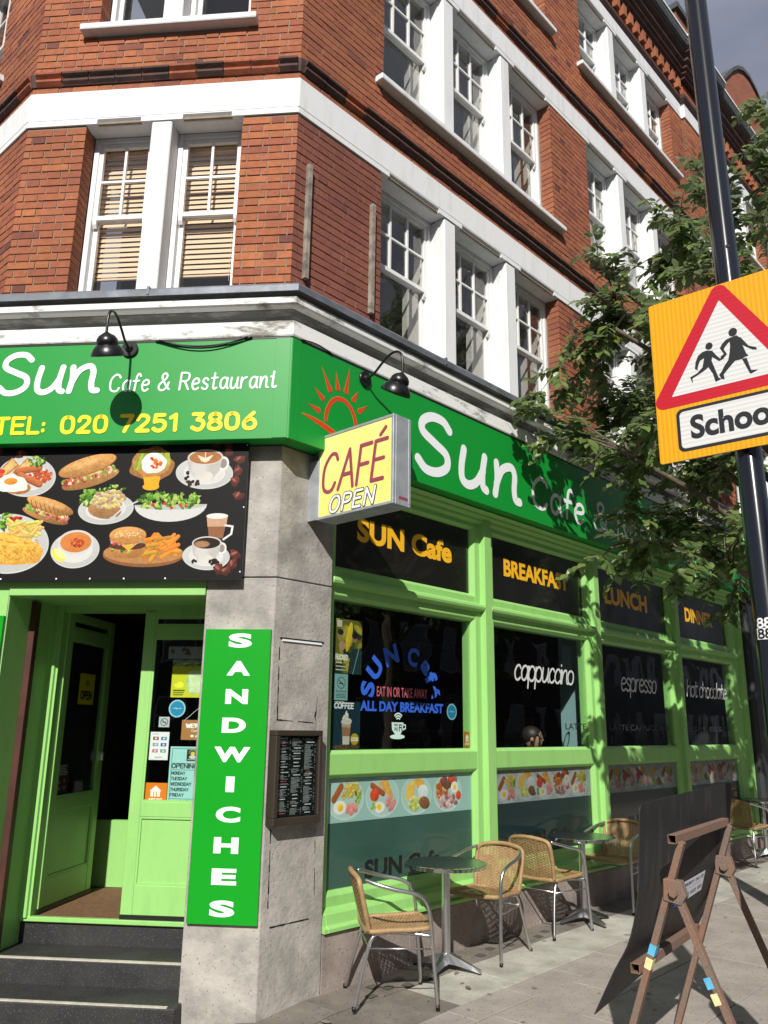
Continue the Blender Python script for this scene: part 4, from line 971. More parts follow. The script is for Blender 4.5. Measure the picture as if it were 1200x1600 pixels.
# backing behind the fascia signs and closing the walls
part('fascia_backing', MB().sweep(plan_path(au=8.7), [(-.25,3.56),(.02,3.56),(.02,4.36),(-.25,4.36)]), M_['dark_in'], bld)
part('upper_floor_slab', MB().box(FA, .3, 26, -3.2, -.1, 3.62, 3.7), M_['dark_in'], bld)
def smooth_pts(ctl, k=5, close=False):
    ctl = [Vector(c) for c in ctl]; out = []; n = len(ctl)
    for i in range(n if close else n-1):
        g = (lambda j: ctl[j % n]) if close else (lambda j: ctl[min(max(j, 0), n-1)])
        p0, p1, p2, p3 = g(i-1), g(i), g(i+1), g(i+2)
        for j in range(k):
            t = j/k; out.append(.5*((2*p1)+(p2-p0)*t+(2*p0-5*p1+4*p2-p3)*t*t+(3*p1-p0-3*p2+p3)*t**3))
    if not close: out.append(ctl[-1])
    return out
# ================================================================= FASCIA SIGNS
def fascia(label, plan, name='fascia_sign'):
    t = thing(name, label, 'shop sign', K)
    part('sign_panel', MB().sweep(plan, [(.021,3.565),(.150,3.565),(.150,4.325),(.021,4.325)]), M_['fascia'], t, bevel=.003)
    return t
fb = fascia('bright green fascia over the cafe door with phone number in yellow figures', [(KB.copy(), FC.n, FB.n), (K.copy(), FB.n, FA.n)])
fa = fascia('long green fascia over the shop windows with red rising sun at its left end', [(K.copy(), FB.n, FA.n), (FA.P(8.62,0,0), FA.n, FA.n)])
fc = fascia('short green fascia turning away round the left corner of the cafe', [(FC.P(-3.2,0,0), FC.n, FC.n), (KB.copy(), FC.n, FB.n)])
SF = .1515
part('corner_strip', MB().box(FB, -.045, .060, .1505, .1535, 3.57, 4.32), M_['fascia'], fb, bevel=.001)
part('panel_joint', MB().box(FA, -.002, .0, .1505, .1525, 3.57, 4.32).box(FA, 1.43, 1.432, .1505, .1512, 3.57, 4.32).box(FA, 4.5, 4.502, .1505, .1512, 3.57, 4.32), M_['fascia'], fa)
part('edge_trim', MB().box(FB, -2.25, .06, .14, .153, 4.318, 4.331), M_['black_plastic'], fb); part('edge_trim', MB().box(FA, .0, 8.6, .14, .153, 4.318, 4.331), M_['black_plastic'], fa)
stroke_text('lettering', 'Sun', FB, -2.09, -1.372, 3.955, 4.255, SF, .0225, M_['white_vinyl'], fb, slant=.10, gap=.20)
stroke_text('lettering', 'Cafe & Restaurant', FB, -1.245, -.035, 3.944, 4.072, SF, .0070, M_['white_vinyl'], fb, slant=.10, gap=.26, space=.50)
font_text('lettering', 'TEL:', FB, -2.08, -1.70, 3.628, 3.77, SF+.001, M_['yellow_vinyl'], fb, .022) if False else stroke_text('lettering', 'TEL:', FB, -2.06, -1.70, 3.643, 3.757, SF, .0135, M_['yellow_vinyl'], fb, gap=.26)
stroke_text('lettering', '020 7251 3806', FB, -1.565, -.165, 3.641, 3.755, SF, .0145, M_['yellow_vinyl'], fb, gap=.30, space=.52)
stroke_text('lettering', 'Sun', FA, 1.265, 2.68, 3.70, 4.185, SF, .041, M_['white_vinyl'], fa, slant=.10, gap=.26)
stroke_text('lettering', 'Cafe & Restaurant', FA, 2.965, 6.95, 3.72, 4.02, SF, .021, M_['white_vinyl'], fa, slant=.10, gap=.20, space=.45)
def sun_logo(F, cu, cz, s, parent):
    for m_, grow, off in ((M_['red_edge'], .004, SF), (M_['red_vinyl'], 0, SF+.0008)):
        mb = MB(); hw = .0175*s+grow
        arc = [(cu+s*(.155*math.cos(rad(a))), cz+s*(.205*math.sin(rad(a)))) for a in range(-20, 186, 8)]
        ribbon(mb, arc, hw*.85, lambda a, b, l: F.P(a, off, b), 0)
        n = 10; up = []; dn = []
        for k in range(n+1):
            t = k/n; x = cu-s*.385+s*.56*t; z = cz-s*.02-s*.17*t**1.7; h = s*.022*math.sin(math.pi*min(1, t*.8+.02))+grow; up.append((x, z+h)); dn.append((x, z-h))
        polyf(mb, F, dn+up[::-1], off+.0004)
        for k, a in enumerate((170, 147, 122, 101, 80, 58, 36, 12)):
            ln = (.13,.12,.20,.14,.22,.11,.13,.09)[k]*s; a_ = rad(a); r1 = .225*s; r1z = .275*s
            bx, bz = cu+r1*math.cos(a_), cz+r1z*math.sin(a_); tx, tz = cu+(r1+ln*.9)*math.cos(a_), cz+(r1z+ln)*math.sin(a_); nx, nz_ = -math.sin(a_), math.cos(a_); w = .02*s+grow
            polyf(mb, F, [(bx-nx*w*.4-math.cos(a_)*w*.5, bz-nz_*w*.4-math.sin(a_)*w*.5), (bx-nx*w, bz-nz_*w), (tx, tz), (bx+nx*w, bz+nz_*w), (bx+nx*w*.4-math.cos(a_)*w*.5, bz+nz_*w*.4-math.sin(a_)*w*.5)], off+.0002)
        part('sun_logo', mb, m_, parent, recalc=False)
sun_logo(FA, .42, 3.80, 1.0, fa); sun_logo(FA, 7.85, 3.80, 1.0, fa)

# ================================================================= SANDWICHES BOARD, LEFT GREEN BOARD
sw = thing('vertical_sign', 'tall bright green board on the stone pier with white letters stacked down it', 'sign', FB.P(-.23,0,.45))
part('sign_panel', MB().box(FB, -.456, -.012, .002, .026, .474, 2.270), M_['signgreen'], sw, bevel=.002)
for k, ch in enumerate('SANDWICHES'):
    zc = 2.195-k*(2.195-.565)/9; w = {'I':.028,'W':.118,'N':.075}.get(ch, .079); uc = -.222-.0015*k+(.006 if k < 3 else 0)
    font_text('letter', ch, FB, uc-w, uc+w, zc-.047, zc+.047, .0275, M_['white_vinyl'], sw, .05)
ls = thing('green_wall_board', 'plain green board at the picture edge left of the cafe entrance', 'sign', FB.P(-2.05,0,.5))
part('sign_panel', MB().box(FB, -2.245, -1.885, .002, .026, .49, 2.36), M_['signgreen'], ls, bevel=.002)
part('render_panel', MB().box(FB, -2.245, -1.885, -.02, .0015, -.2, 2.62), M_['lime'], bld)

# ================================================================= FOOD PHOTO BANNER
fd = Img(1260, 672, (.006,.0055,.0055))
for k in range(260):
    y = random.uniform(0, 672); x = random.uniform(0, 1260); fd.line([(x, y), (x+random.uniform(40, 200), y+random.uniform(-2, 2))], 1, (.014,.013,.012), 0)
def X(x): return x+85
def Y(y): return y-22
PL = (.54,.55,.54)
def plate(cx, cy, rx, ry, rot=0):
    fd.ell(cx, cy, rx, ry, rot, (.60,.62,.60), .03); fd.ell(cx, cy-2, rx*.97, ry*.96, rot, PL, .03, shade=.08); fd.ell(cx, cy, rx*.72, ry*.70, rot, (.70,.71,.69), .03); fd.ell(cx, cy-1, rx*.70, ry*.67, rot, (.64,.64,.62), .05)
def fries(cx, cy, n, spread, L_=50, img=None, col=(.78,.48,.10), w=9):
    for k in range(n):
        a = random.uniform(-1.2, .9) if spread else 0; x, y = cx+random.uniform(-spread, spread), cy+random.uniform(-spread*.55, spread*.55); l = L_*random.uniform(.6, 1)
        c = tuple(v*random.uniform(.75, 1.15) for v in col); (img or fd).line([(x-l/2*math.cos(a), y-l/2*math.sin(a)), (x+l/2*math.cos(a), y+l/2*math.sin(a))], w+1.5, tuple(v*.55 for v in c), .05); (img or fd).line([(x-l/2*math.cos(a), y-l/2*math.sin(a)-1), (x+l/2*math.cos(a), y+l/2*math.sin(a)-1)], w-1, c, .12, .25)
def leaves(cx, cy, rx, ry, n, img=None, cols=((.10,.26,.03),(.25,.42,.07),(.42,.55,.14),(.05,.14,.02))):
    for k in range(n):
        a = random.uniform(0, 6.28); r = math.sqrt(random.random()); s_ = random.uniform(.10, .22)*min(rx, ry)+3
        (img or fd).ell(cx+rx*r*math.cos(a), cy+ry*r*math.sin(a), s_*1.5, s_*.7, random.uniform(0, 3), random.choice(cols), .35, wob=.12, shade=.2)
def dots(cx, cy, rx, ry, n, s_, cols, img=None):
    for k in range(n):
        a = random.uniform(0, 6.28); r = math.sqrt(random.random()); (img or fd).ell(cx+rx*r*math.cos(a), cy+ry*r*math.sin(a), s_*random.uniform(.7, 1.2), s_*random.uniform(.6, 1), random.uniform(0, 3), random.choice(cols), .2, shade=.35)
# breakfast plate
plate(X(150), Y(190), 140, 100, .15)
for dx in (0, 75):
    fd.poly([(X(5+dx),Y(170)),(X(70+dx),Y(95)),(X(110+dx),Y(135)),(X(45+dx),Y(195))], (.50,.25,.07), .35); fd.poly([(X(15+dx),Y(165)),(X(72+dx),Y(103)),(X(98+dx),Y(132)),(X(45+dx),Y(180))], (.72,.48,.20), .25)
dots(X(215), Y(190), 55, 32, 90, 8, ((.50,.11,.04),(.62,.18,.06),(.42,.08,.03)))
for p in (((105,165),(205,150)), ((120,185),(215,230))): fd.line([(X(p[0][0]),Y(p[0][1])),(X(p[1][0]),Y(p[1][1]))], 34, (.30,.08,.03)); fd.line([(X(p[0][0]),Y(p[0][1]-3)),(X(p[1][0]),Y(p[1][1]-3))], 27, (.52,.18,.07), .2, .25)
fd.ell(X(115), Y(245), 62, 33, .1, (.45,.20,.07), .3); fd.ell(X(75), Y(225), 88, 42, .08, (.80,.78,.72), .15, wob=.05); fd.ell(X(78), Y(213), 32, 17, 0, (.75,.30,.05), .15, shade=.3)
leaves(X(190), Y(115), 40, 26, 26); dots(X(10), Y(175), 28, 22, 12, 14, ((.55,.05,.03),(.7,.12,.05)))
# baguette
def roll(cx, cy, L_, w, rot, dark=0):
    c, s_ = math.cos(rot), math.sin(rot); f = lambda a, b: (cx+a*c-b*s_, cy+a*s_+b*c)
    fd.ell(*f(0, w*.80), L_*.98, w*.50, rot, (.42,.22,.08), .25, shade=.3)
    for k in range(90): fd.ell(*f(random.uniform(-L_*.9, L_*.9), w*(.50+random.uniform(-.16, .26))), random.uniform(6, 15), random.uniform(4, 10), random.uniform(0, 3), random.choice(((.50,.13,.10),(.62,.24,.20),(.22,.36,.05),(.50,.58,.18),(.70,.60,.35),(.35,.06,.03))), .2, wob=.1, shade=.2)
    fd.ell(*f(0, -w*.18), L_, w*.62, rot, (.38,.17,.05), .2); fd.ell(*f(0, -w*.22), L_*.985, w*.57, rot, (.58,.31,.11), .28, shade=.35); fd.ell(*f(-L_*.15, -w*.38), L_*.6, w*.22, rot, (.68,.42,.18), .25, soft=14)
roll(X(437), Y(155), 138, 72, -.30)
# avocado toast with egg
fd.ell(X(735), Y(140), 100, 82, .1, (.36,.17,.06), .3, wob=.06); fd.ell(X(732), Y(132), 90, 72, .1, (.50,.27,.09), .3, wob=.05)
for k in range(13): fd.line([(X(655+k*13), Y(170-k*2)), (X(675+k*11), Y(88))], 10, random.choice(((.40,.50,.08),(.55,.62,.15),(.25,.38,.05))), .2, .3)
fd.ell(X(742), Y(135), 58, 52, 0, (.84,.82,.78), .08, shade=.2, wob=.04); dots(X(740), Y(130), 34, 32, 16, 9, ((.60,.06,.03),(.72,.20,.03))); fd.poly([(X(700),Y(205)),(X(778),Y(200)),(X(772),Y(255)),(X(710),Y(250))], (.85,.42,.03), .12); fd.ell(X(738), Y(250), 38, 18, 0, (.85,.42,.03), .1)
# coffee cups
def cup(cx, cy, r, cof, art=True, hs_=1):
    plate(cx, cy+42*r/80, 128*r/80, 76*r/80, .08); fd.ell(cx+r*1.02*hs_, cy-2, r*.32, r*.42, 0, (.74,.73,.70), .03); fd.ell(cx+r*1.02*hs_, cy-2, r*.2, r*.28, 0, (.30,.28,.26), .03)
    fd.poly([(cx-r*1.0,cy-r*.42),(cx+r*.96,cy-r*.42),(cx+r*.86,cy+r*.35),(cx+r*.45,cy+r*.92),(cx-r*.42,cy+r*.92),(cx-r*.88,cy+r*.35)], (.50,.485,.46), .04); fd.ell(cx, cy+r*.72, r*.5, r*.3, 0, (.66,.64,.6), .03)
    fd.ell(cx-r*.3, cy+r*.15, r*.45, r*.6, 0, (.60,.59,.57), .03, soft=22); fd.ell(cx, cy-r*.42, r*.99, r*.46, 0, (.62,.61,.59), .03); fd.ell(cx, cy-r*.40, r*.90, r*.39, 0, cof, .18)
    if art:
        for k in range(5): fd.line([(cx-r*.4+k*4, cy-r*.5+k*r*.07), (cx, cy-r*.33+k*r*.05), (cx+r*.4-k*4, cy-r*.5+k*r*.07)], 5, (.82,.70,.55), .05)
        fd.line([(cx, cy-r*.7), (cx, cy-r*.12)], 4, (.82,.7,.55))
cup(X(978), Y(145), 82, (.42,.19,.07)); dots(X(930), Y(232), 42, 14, 8, 10, ((.02,.012,.01),(.05,.03,.02))); dots(X(900), Y(195), 8, 22, 4, 9, ((.02,.012,.01),))
# panini
roll(X(275), Y(345), 118, 52, .33)
for k in range(9): fd.line([(X(185+k*22), Y(305+k*8)), (X(200+k*22), Y(345+k*7))], 4, (.28,.13,.04), .1)
# jacket potato
plate(X(540), Y(355), 128, 74, -.05); leaves(X(465), Y(300), 48, 45, 34); leaves(X(560), Y(265), 62, 25, 26); fd.ell(X(535), Y(360), 78, 42, .15, (.40,.22,.10), .3, shade=.3)
dots(X(550), Y(310), 75, 42, 130, 10, ((.50,.38,.24),(.62,.52,.36),(.42,.30,.18),(.66,.54,.20))); fd.line([(X(560),Y(415)),(X(620),Y(350)),(X(690),Y(318))], 7, (.60,.62,.62)); fd.ell(X(570), Y(405), 22, 10, -.7, (.55,.57,.57))
# salad bowl
fd.poly([(X(836+165*math.cos(t/16*math.pi)),Y(338+82*math.sin(t/16*math.pi))) for t in range(17)], (.48,.49,.48), .04); leaves(X(765), Y(318), 78, 38, 60); leaves(X(890), Y(320), 78, 36, 60); dots(X(830), Y(345), 90, 12, 5, 9, ((.6,.05,.03),)); fd.poly([(X(836+165*math.cos(t/16*math.pi)),Y(338+82*math.sin(t/16*math.pi))) for t in range(17)]+[(X(836-165*math.cos(t/10*math.pi)),Y(338+26*math.sin(t/10*math.pi))) for t in range(11)], (.62,.63,.62), .04)
# omelette and chips
plate(X(100), Y(515), 195, 142, .12); leaves(X(60), Y(410), 62, 40, 40); dots(X(125), Y(400), 34, 12, 9, 9, ((.35,.02,.03),(.5,.04,.04))); fries(X(170), Y(450), 44, 62, 64, w=13, col=(.80,.58,.16))
fd.ell(X(95), Y(545), 175, 74, .12, (.66,.36,.07), .3, wob=.05); fd.ell(X(90), Y(538), 168, 68, .12, (.78,.48,.10), .35, wob=.05, shade=.2)
for k in range(60): fd.ell(X(random.uniform(-50, 240)), Y(random.uniform(495, 600)), random.uniform(5, 12), 3, random.uniform(0, 1), (.55,.27,.04), .2, soft=4)
# soup
plate(X(418), Y(548), 112, 86); fd.ell(X(418), Y(535), 78, 66, 0, (.66,.66,.63), .03); fd.ell(X(418), Y(512), 82, 58, 0, (.62,.62,.60), .03); fd.ell(X(418), Y(512), 72, 48, 0, (.62,.24,.07), .1, shade=.1); dots(X(425), Y(515), 32, 22, 70, 4, ((.38,.04,.02),(.5,.08,.03))); fd.ell(X(345), Y(572), 40, 22, .7, (.85,.70,.12), .1); fd.ell(X(350), Y(566), 32, 14, .7, (.90,.82,.35), .1)
# burger and wedges
fd.ell(X(730), Y(575), 182, 55, .02, (.30,.13,.05), .15); fd.ell(X(730), Y(565), 180, 50, .02, (.46,.24,.10), .2)
fries(X(800), Y(535), 26, 70, 80, w=17, col=(.70,.32,.05)); fd.ell(X(655), Y(560), 80, 30, 0, (.48,.23,.08), .2, shade=.3); leaves(X(650), Y(545), 78, 14, 26); fd.ell(X(655), Y(530), 84, 20, 0, (.11,.045,.025), .4); fd.poly([(X(610),Y(512)),(X(715),Y(508)),(X(662),Y(555))], (.85,.45,.05), .1); dots(X(655), Y(515), 74, 9, 20, 9, ((.6,.08,.05),(.55,.35,.45),(.3,.42,.1)))
fd.ell(X(653), Y(483), 84, 42, 0, (.46,.22,.07), .2); fd.ell(X(653), Y(478), 82, 37, 0, (.60,.32,.11), .2, shade=.35); fd.ell(X(653), Y(503), 80, 14, 0, (.52,.26,.08), .2)
for k in range(46): fd.ell(X(random.uniform(595, 712)), Y(random.uniform(456, 492)), 3.2, 2, random.uniform(0, 3), (.80,.66,.42), .05)
# latte glass + espresso
fd.poly([(X(1003),Y(392)),(X(1098),Y(392)),(X(1082),Y(500)),(X(1020),Y(500))], (.30,.14,.07), .12); fd.poly([(X(1003),Y(392)),(X(1098),Y(392)),(X(1094),Y(445)),(X(1010),Y(445))], (.55,.36,.24), .1); fd.ell(X(1050), Y(395), 48, 13, 0, (.80,.76,.70), .1); fd.line([(X(1090),Y(440)),(X(1122),Y(445)),(X(1118),Y(480)),(X(1085),Y(505))], 9, (.78,.78,.76))
cup(X(1012), Y(548), 66, (.03,.018,.012), False); fd.ell(X(990), Y(526), 34, 15, 0, (.40,.22,.12), .2, soft=5); dots(X(1050), Y(612), 28, 12, 9, 9, ((.02,.012,.01),)); dots(X(962), Y(606), 9, 6, 3, 8, ((.02,.012,.01),))
for (x, y) in ((1030,45),(1085,45),(1085,85),(1135,125),(1130,180),(1120,230),(1140,300),(1140,575),(1130,620),(1100,650),(1070,640),(110,78),(60,660),(45,680),(0,60),(180,40)):
    fd.ell(X(x), Y(y), 27, 19, random.uniform(0, 3), (.13,.035,.025), .5, wob=.1, shade=.4); fd.ell(X(x-5), Y(y-6), 13, 5, random.uniform(0, 3), (.36,.14,.11), .3, soft=4)
fban = thing('food_banner', 'black banner above the cafe door printed with plates of food and coffee', 'banner', FB.P(-1.2,0,2.6))
fd.a = np.clip(fd.a*1.02-.012, 0, 1)**1.12*.86; m_food = fd.material('food_print', .6)
part('banner_board', MB().box(FB, -2.20, -.208, .155, .168, 2.592, 3.612) if False else MB().box(FB, -2.20, -.222, .05, .066, 2.590, 3.600), M_['black_vinyl'], fban)
print_plate('printed_face', FB, -2.20, -.222, 2.590, 3.600, .0672, m_food, fban)
mb = MB()
for uu in (-1.92, -1.52, -1.28, -1.04, -.75): disc(mb, FB, uu, 2.607, .006, .006, .0685, 8)
for zz in (2.65, 3.1, 3.55): disc(mb, FB, -.235, zz, .005, .005, .0685, 8)
part('fixing_screw', mb, M_['white_vinyl'], fban, recalc=False)
part('mounting_batten', MB().box(FB, -2.1, -.24, .012, .049, 2.62, 2.66).box(FB, -2.1, -.24, .002, .049, 3.40, 3.45), M_['wood_weathered'], fban)
smear(FB, [(-1.35,2.585),(-1.35,2.53)], .006); smear(FB, [(-1.30,2.585),(-1.30,2.54)], .005)

# ================================================================= CAFE LIGHTBOX
lb = thing('lightbox_sign', 'yellow projecting lightbox reading cafe open in a grey metal frame', 'sign', FA.P(.36,0,3.06))
lu0, lu1, lo0, lo1, lz0, lz1 = .262, .438, .09, .82, 3.055, 3.675
m_box = mat('grey_sign_metal', (.40,.43,.46), .5, metal=.4, var=.15, vscale=9)
FL_ = Sub(FA.P(lu0, lo0, 0), FA.n, -FA.d)           # left face frame: u along outwards, normal towards the door
Wd = lo1-lo0
mb = MB()
fr = .020
mb.box(FA, lu0+.012, lu1-.012, lo0+.02, lo1-.012, lz0+.012, lz1-.012)
part('box_body', mb, m_box, lb)
mb = MB()
for F_u in ((lu0, lu0+.025), (lu1-.025, lu1)):
    mb.box(FA, *F_u, lo0, lo1, lz0, lz0+fr).box(FA, *F_u, lo0, lo1, lz1-fr, lz1).box(FA, *F_u, lo1-fr, lo1, lz0+fr, lz1-fr).box(FA, *F_u, lo0, lo0+fr, lz0+fr, lz1-fr)
mb.box(FA, lu0+.025, lu1-.025, lo1-.004, lo1, lz0, lz1).box(FA, lu0+.025, lu1-.025, lo0, lo1-.004, lz0, lz0+.004).box(FA, lu0+.025, lu1-.025, lo0, lo1-.004, lz1-.004, lz1)
part('frame', mb, m_box, lb, bevel=.003)
m_yel = mat('aged_yellow_acrylic', (.88,.83,.30), .35, col2=(.82,.72,.18), vscale=2.2, fine=.08)
part('yellow_face', MB().box(FL_, fr, Wd-fr, -.012, -.004, lz0+fr, lz1-fr), m_yel, lb); part('yellow_face', MB().box(FA, lu1-.011, lu1-.004, lo0+fr, lo1-fr, lz0+fr, lz1-fr), m_yel, lb)
m_plum = mat('plum_vinyl', (.30,.055,.09), .5)
stroke_text('lettering', 'CAFÉ', FL_, .040, .635, 3.245, 3.515, -.0035, .0135, m_plum, lb, slant=.22, gap=.20)
for hw_, mm_, oo in ((.0150, M_['black_vinyl'], -.0035), (.0088, M_['white_vinyl'], -.0028)): stroke_text('lettering', 'OPEN', FL_, .125, .545, 3.090, 3.200, oo+(.001 if oo > -.003 else 0), hw_, mm_, lb, slant=.22, gap=.32)
part('corner_label', MB().box(FA, lu1-.12, lu1-.03, lo1, lo1+.0015, lz0+.04, lz0+.06), m_plum, lb)
part('bracket', MB().box(FA, lu0+.03, lu1-.05, .0, .10, 3.10, 3.62), M_['lead'], lb, bevel=.004)
part('bracket', MB().box(FA, lu0-.005, lu0+.012, .0, .095, 3.06, 3.5), m_box, lb)

# ================================================================= SWAN NECK LAMPS AND CABLES
def lamp(F, u, z, label, lean=0.0):
    root = thing('swan_neck_lamp', label, 'wall lamp', F.P(u, .151, z), group='swan neck lamps over the fascia')
    b = F.P(u, .151, z)
    loc = lambda du, o, dz: F.P(u+du, .151+o, z+dz)
    mb = MB(); n = 20
    ringf = lambda r, o: [F.P(u+r*math.cos(2*math.pi*k/n), .151+o, z+r*math.sin(2*math.pi*k/n)) for k in range(n)]
    mb.prism(ringf(.062, .001), ringf(.062, .018)); mb.prism(ringf(.03, .018), ringf(.016, .045))
    part('wall_plate', mb, M_['black_metal'], root, bevel=.003)
    ctl = [(0,.03,0),(0,.10,.018),(0,.18,.075),(0,.26,.122),(0,.33,.128),(0,.378,.092),(0,.392,.03),(0,.392,-.075)]
    part('swan_neck', MB().tube([loc(*p) for p in smooth_pts(ctl)], .0095, 10), M_['black_metal'], root, smooth=True)
    ax = (F.n*math.sin(rad(27))+Vector((0,0,1))*math.cos(rad(27))).normalized(); e1 = F.d; e2 = ax.cross(e1); top = loc(0, .392, -.068)
    def tl(prof, n): 
        m = MB().lathe(prof, (0,0,0), n); m.v = [tuple(top+e1*x+e2*y+ax*(z_-.100)) for x, y, z_ in m.v]; return m
    prof = [(.014,.105),(.028,.095),(.05,.083),(.068,.06),(.074,.035),(.070,.022),(.082,.012),(.100,-.008),(.114,-.035),(.118,-.055),(.112,-.056),(.095,-.03),(.07,-.005),(.02,.02)]
    o = part('shade', tl(prof, 32), M_['black_metal'], root); autosmooth(o, 40)
    part('bulb', tl([(.004,.02),(.022,.0),(.026,-.015),(.018,-.032),(.004,-.038)], 14), M_['white_vinyl'], root, smooth=True)
    return root
lamp(FB, -1.118, 4.268, 'black swan neck lamp above the phone number, its round shadow on the green')
lamp(FA, .655, 4.245, 'black swan neck lamp right of the corner, above the red sun emblem')
def cable(F, pts, label, r=.006):
    o = part('cable', MB().tube([F.P(*p) for p in pts], r, 6), M_['black_plastic'], None, smooth=True); return tag(o, label, 'cable')
def sag(a, b, s_, n=14): return [(a[0]+(b[0]-a[0])*k/n, a[1]+(b[1]-a[1])*k/n, a[2]+(b[2]-a[2])*k/n-s_*math.sin(math.pi*k/n)) for k in range(n+1)]
cable(FB, sag((-.93,.162,4.325), (-.22,.162,4.33), .055), 'black cable sagging along the top of the door side fascia')
cable(FB, sag((-.90,.172,4.325), (-.25,.172,4.33), .072), 'lower twin black cable hanging over the door side fascia', .005)
cable(FA, sag((.0,.16,4.33), (.30,.16,4.325), -.02), 'short black cable rising over the fascia at the corner', .005)

# ================================================================= MENU CASE
mn = thing('menu_case', 'bronze framed menu case with a black price list on the pier', 'menu', FA.P(.21,0,1.05))
mu0, mu1, mz0, mz1 = -.0, .405, 1.045, 1.625
m = MB()
for a, b, c, d in ((mu0,mu1,mz0,mz0+.045),(mu0,mu1,mz1-.035,mz1),(mu0,mu0+.035,mz0+.045,mz1-.035),(mu1-.03,mu1,mz0+.045,mz1-.035)): m.box(FA, a, b, .0, .078, c, d)
part('case_frame', m, M_['brown_frame'], mn, bevel=.004)
me_ = Img(330, 500, (.008,.012,.012))
hd = (.65,.66,.64)
for col, x in enumerate((16, 122, 228)):
    y = 16
    while y < 486:
        if random.random() < .12: 
            y += 6; fw = random.randint(38, 70); me_.rect(x+14, y, x+14+fw, y+6, hd if random.random() < .8 else (.45,.08,.08), .4); y += 12
        else:
            w = random.randint(34, 78); xx = x
            while xx < x+w: l = random.randint(4, 11); me_.rect(xx, y, xx+l, y+2.4, (.50,.52,.51), .5); xx += l+2
            if random.random() < .6: me_.rect(x+84, y, x+94, y+2.4, (.34,.36,.35), .4)
        y += 5.2
me_.rect(232, 232, 300, 246, (.008,.012,.012)); me_.text('HOT DRINKS', 236, 244, 9, hd, width=62, lw=1.8); me_.rect(16, 10, 100, 24, (.008,.012,.012)); me_.text('BREAKFAST', 24, 21, 9, hd, width=62, lw=1.8)
print_plate('price_list', FA, mu0+.035, mu1-.03, mz0+.045, mz1-.035, .048, me_.material('price_list_print', .3, .6), mn)
part('case_back', MB().box(FA, mu0+.03, mu1-.025, .001, .046, mz0+.04, mz1-.03), M_['brown_frame'], mn)
part('case_glass', MB().box(FA, mu0+.034, mu1-.029, .064, .067, mz0+.044, mz1-.034), M_['clear'], mn)

# ================================================================= POSTERS AND STICKERS
def poster(name, img, F, u0, u1, z0, z1, off, label, cat, corners=None, rough=.5, group=None):
    o = print_plate(name, F, u0, u1, z0, z1, off, img.material(name+'_print', rough), None, corners=corners); return tag(o, label, cat, group)
g_in = G0-.0075
# mango drink poster
im = Img(150, 220, (.14,.13,.02))
for k in range(26): im.ell(random.uniform(0,150), random.uniform(0,220), random.uniform(8,26), random.uniform(14,40), random.uniform(0,3), random.choice(((.32,.28,.03),(.05,.08,.02),(.02,.035,.02),(.40,.34,.05),(.03,.05,.04))), .3, soft=3)
im.ell(75, 70, 16, 62, .2, (.72,.50,.03), .15, shade=.3); im.ell(108, 70, 15, 20, 0, (.30,.17,.10), .2); im.ell(108, 62, 17, 14, 0, (.02,.015,.015)); im.ell(26, 62, 15, 20, 0, (.36,.22,.14), .2); im.ell(26, 54, 17, 12, 0, (.02,.02,.02)); im.poly([(90,120),(150,110),(150,220),(70,220)], (.02,.04,.04), .2)
im.ell(38, 108, 16, 20, .3, (.42,.26,.17), .2); im.line([(100,220),(135,110)], 3, (.2,.45,.6)); im.rect(6, 6, 34, 34, (.55,.55,.5)); im.text('HUCKED', 4, 164, 18, (.8,.8,.75), width=66, lw=4.5)
for y in (176, 190, 204): im.rect(4, y, random.randint(40, 80), y+4, (.6,.6,.55), .3)
poster('mango_poster', im, FA, .69, .965, 2.03, 2.43, g_in, 'yellow and dark drinks poster at the top left of the first window', 'poster')
im = Img(90, 120, (.22,.42,.40)); im.ell(45, 40, 27, 27, 0, (.02,.03,.03)); im.ell(45, 40, 24, 24, 0, (.22,.42,.40)); im.line([(28,28),(62,52)], 4, (.03,.03,.03)); im.rect(30, 40, 58, 45, (.03,.03,.03)); im.text('NO SMOKING', 10, 84, 8, (.1,.2,.2), width=70, lw=2)
for y in (92, 99, 106): im.rect(12, y, 78, y+3, (.05,.12,.12), .4)
poster('no_smoking_notice', im, FA, .69, .825, 1.838, 2.026, g_in+.0004, 'pale teal no smoking notice on the window between two posters', 'sticker')
im = Img(160, 210, (.008,.035,.05)); im.text('COFFEE', 4, 30, 22, (.78,.80,.80), width=112, lw=6, slant=.1); im.rect(4, 1, 60, 5, (.5,.5,.5))
im.poly([(48,90),(104,90),(96,186),(56,186)], (.34,.18,.09), .25); im.poly([(48,90),(104,90),(102,112),(50,112)], (.50,.36,.24), .2); im.ell(76, 88, 31, 11, 0, (.66,.64,.58), .1)
for k in range(18): im.ell(76+random.uniform(-24,24)*(1-k/24), 84-k*2.0, 12-k*.4, 6, random.uniform(-.4,.4), random.choice(((.78,.74,.66),(.62,.56,.46))), .15)
im.ell(76, 46, 4, 7, 0, (.7,.68,.6)); im.poly([(56,150),(98,150),(96,186),(57,186)], (.62,.55,.48), .15); im.ell(128, 162, 25, 25, 0, (.50,.36,.02)); im.text('£3.50', 110, 169, 13, (.85,.85,.8), width=37, lw=3)
dots(80, 196, 78, 10, 120, 4, ((.08,.035,.02),(.16,.08,.04)), im)
poster('coffee_poster', im, FA, .69, .962, 1.487, 1.832, g_in, 'dark coffee poster with iced drink in the lower left window corner', 'poster')
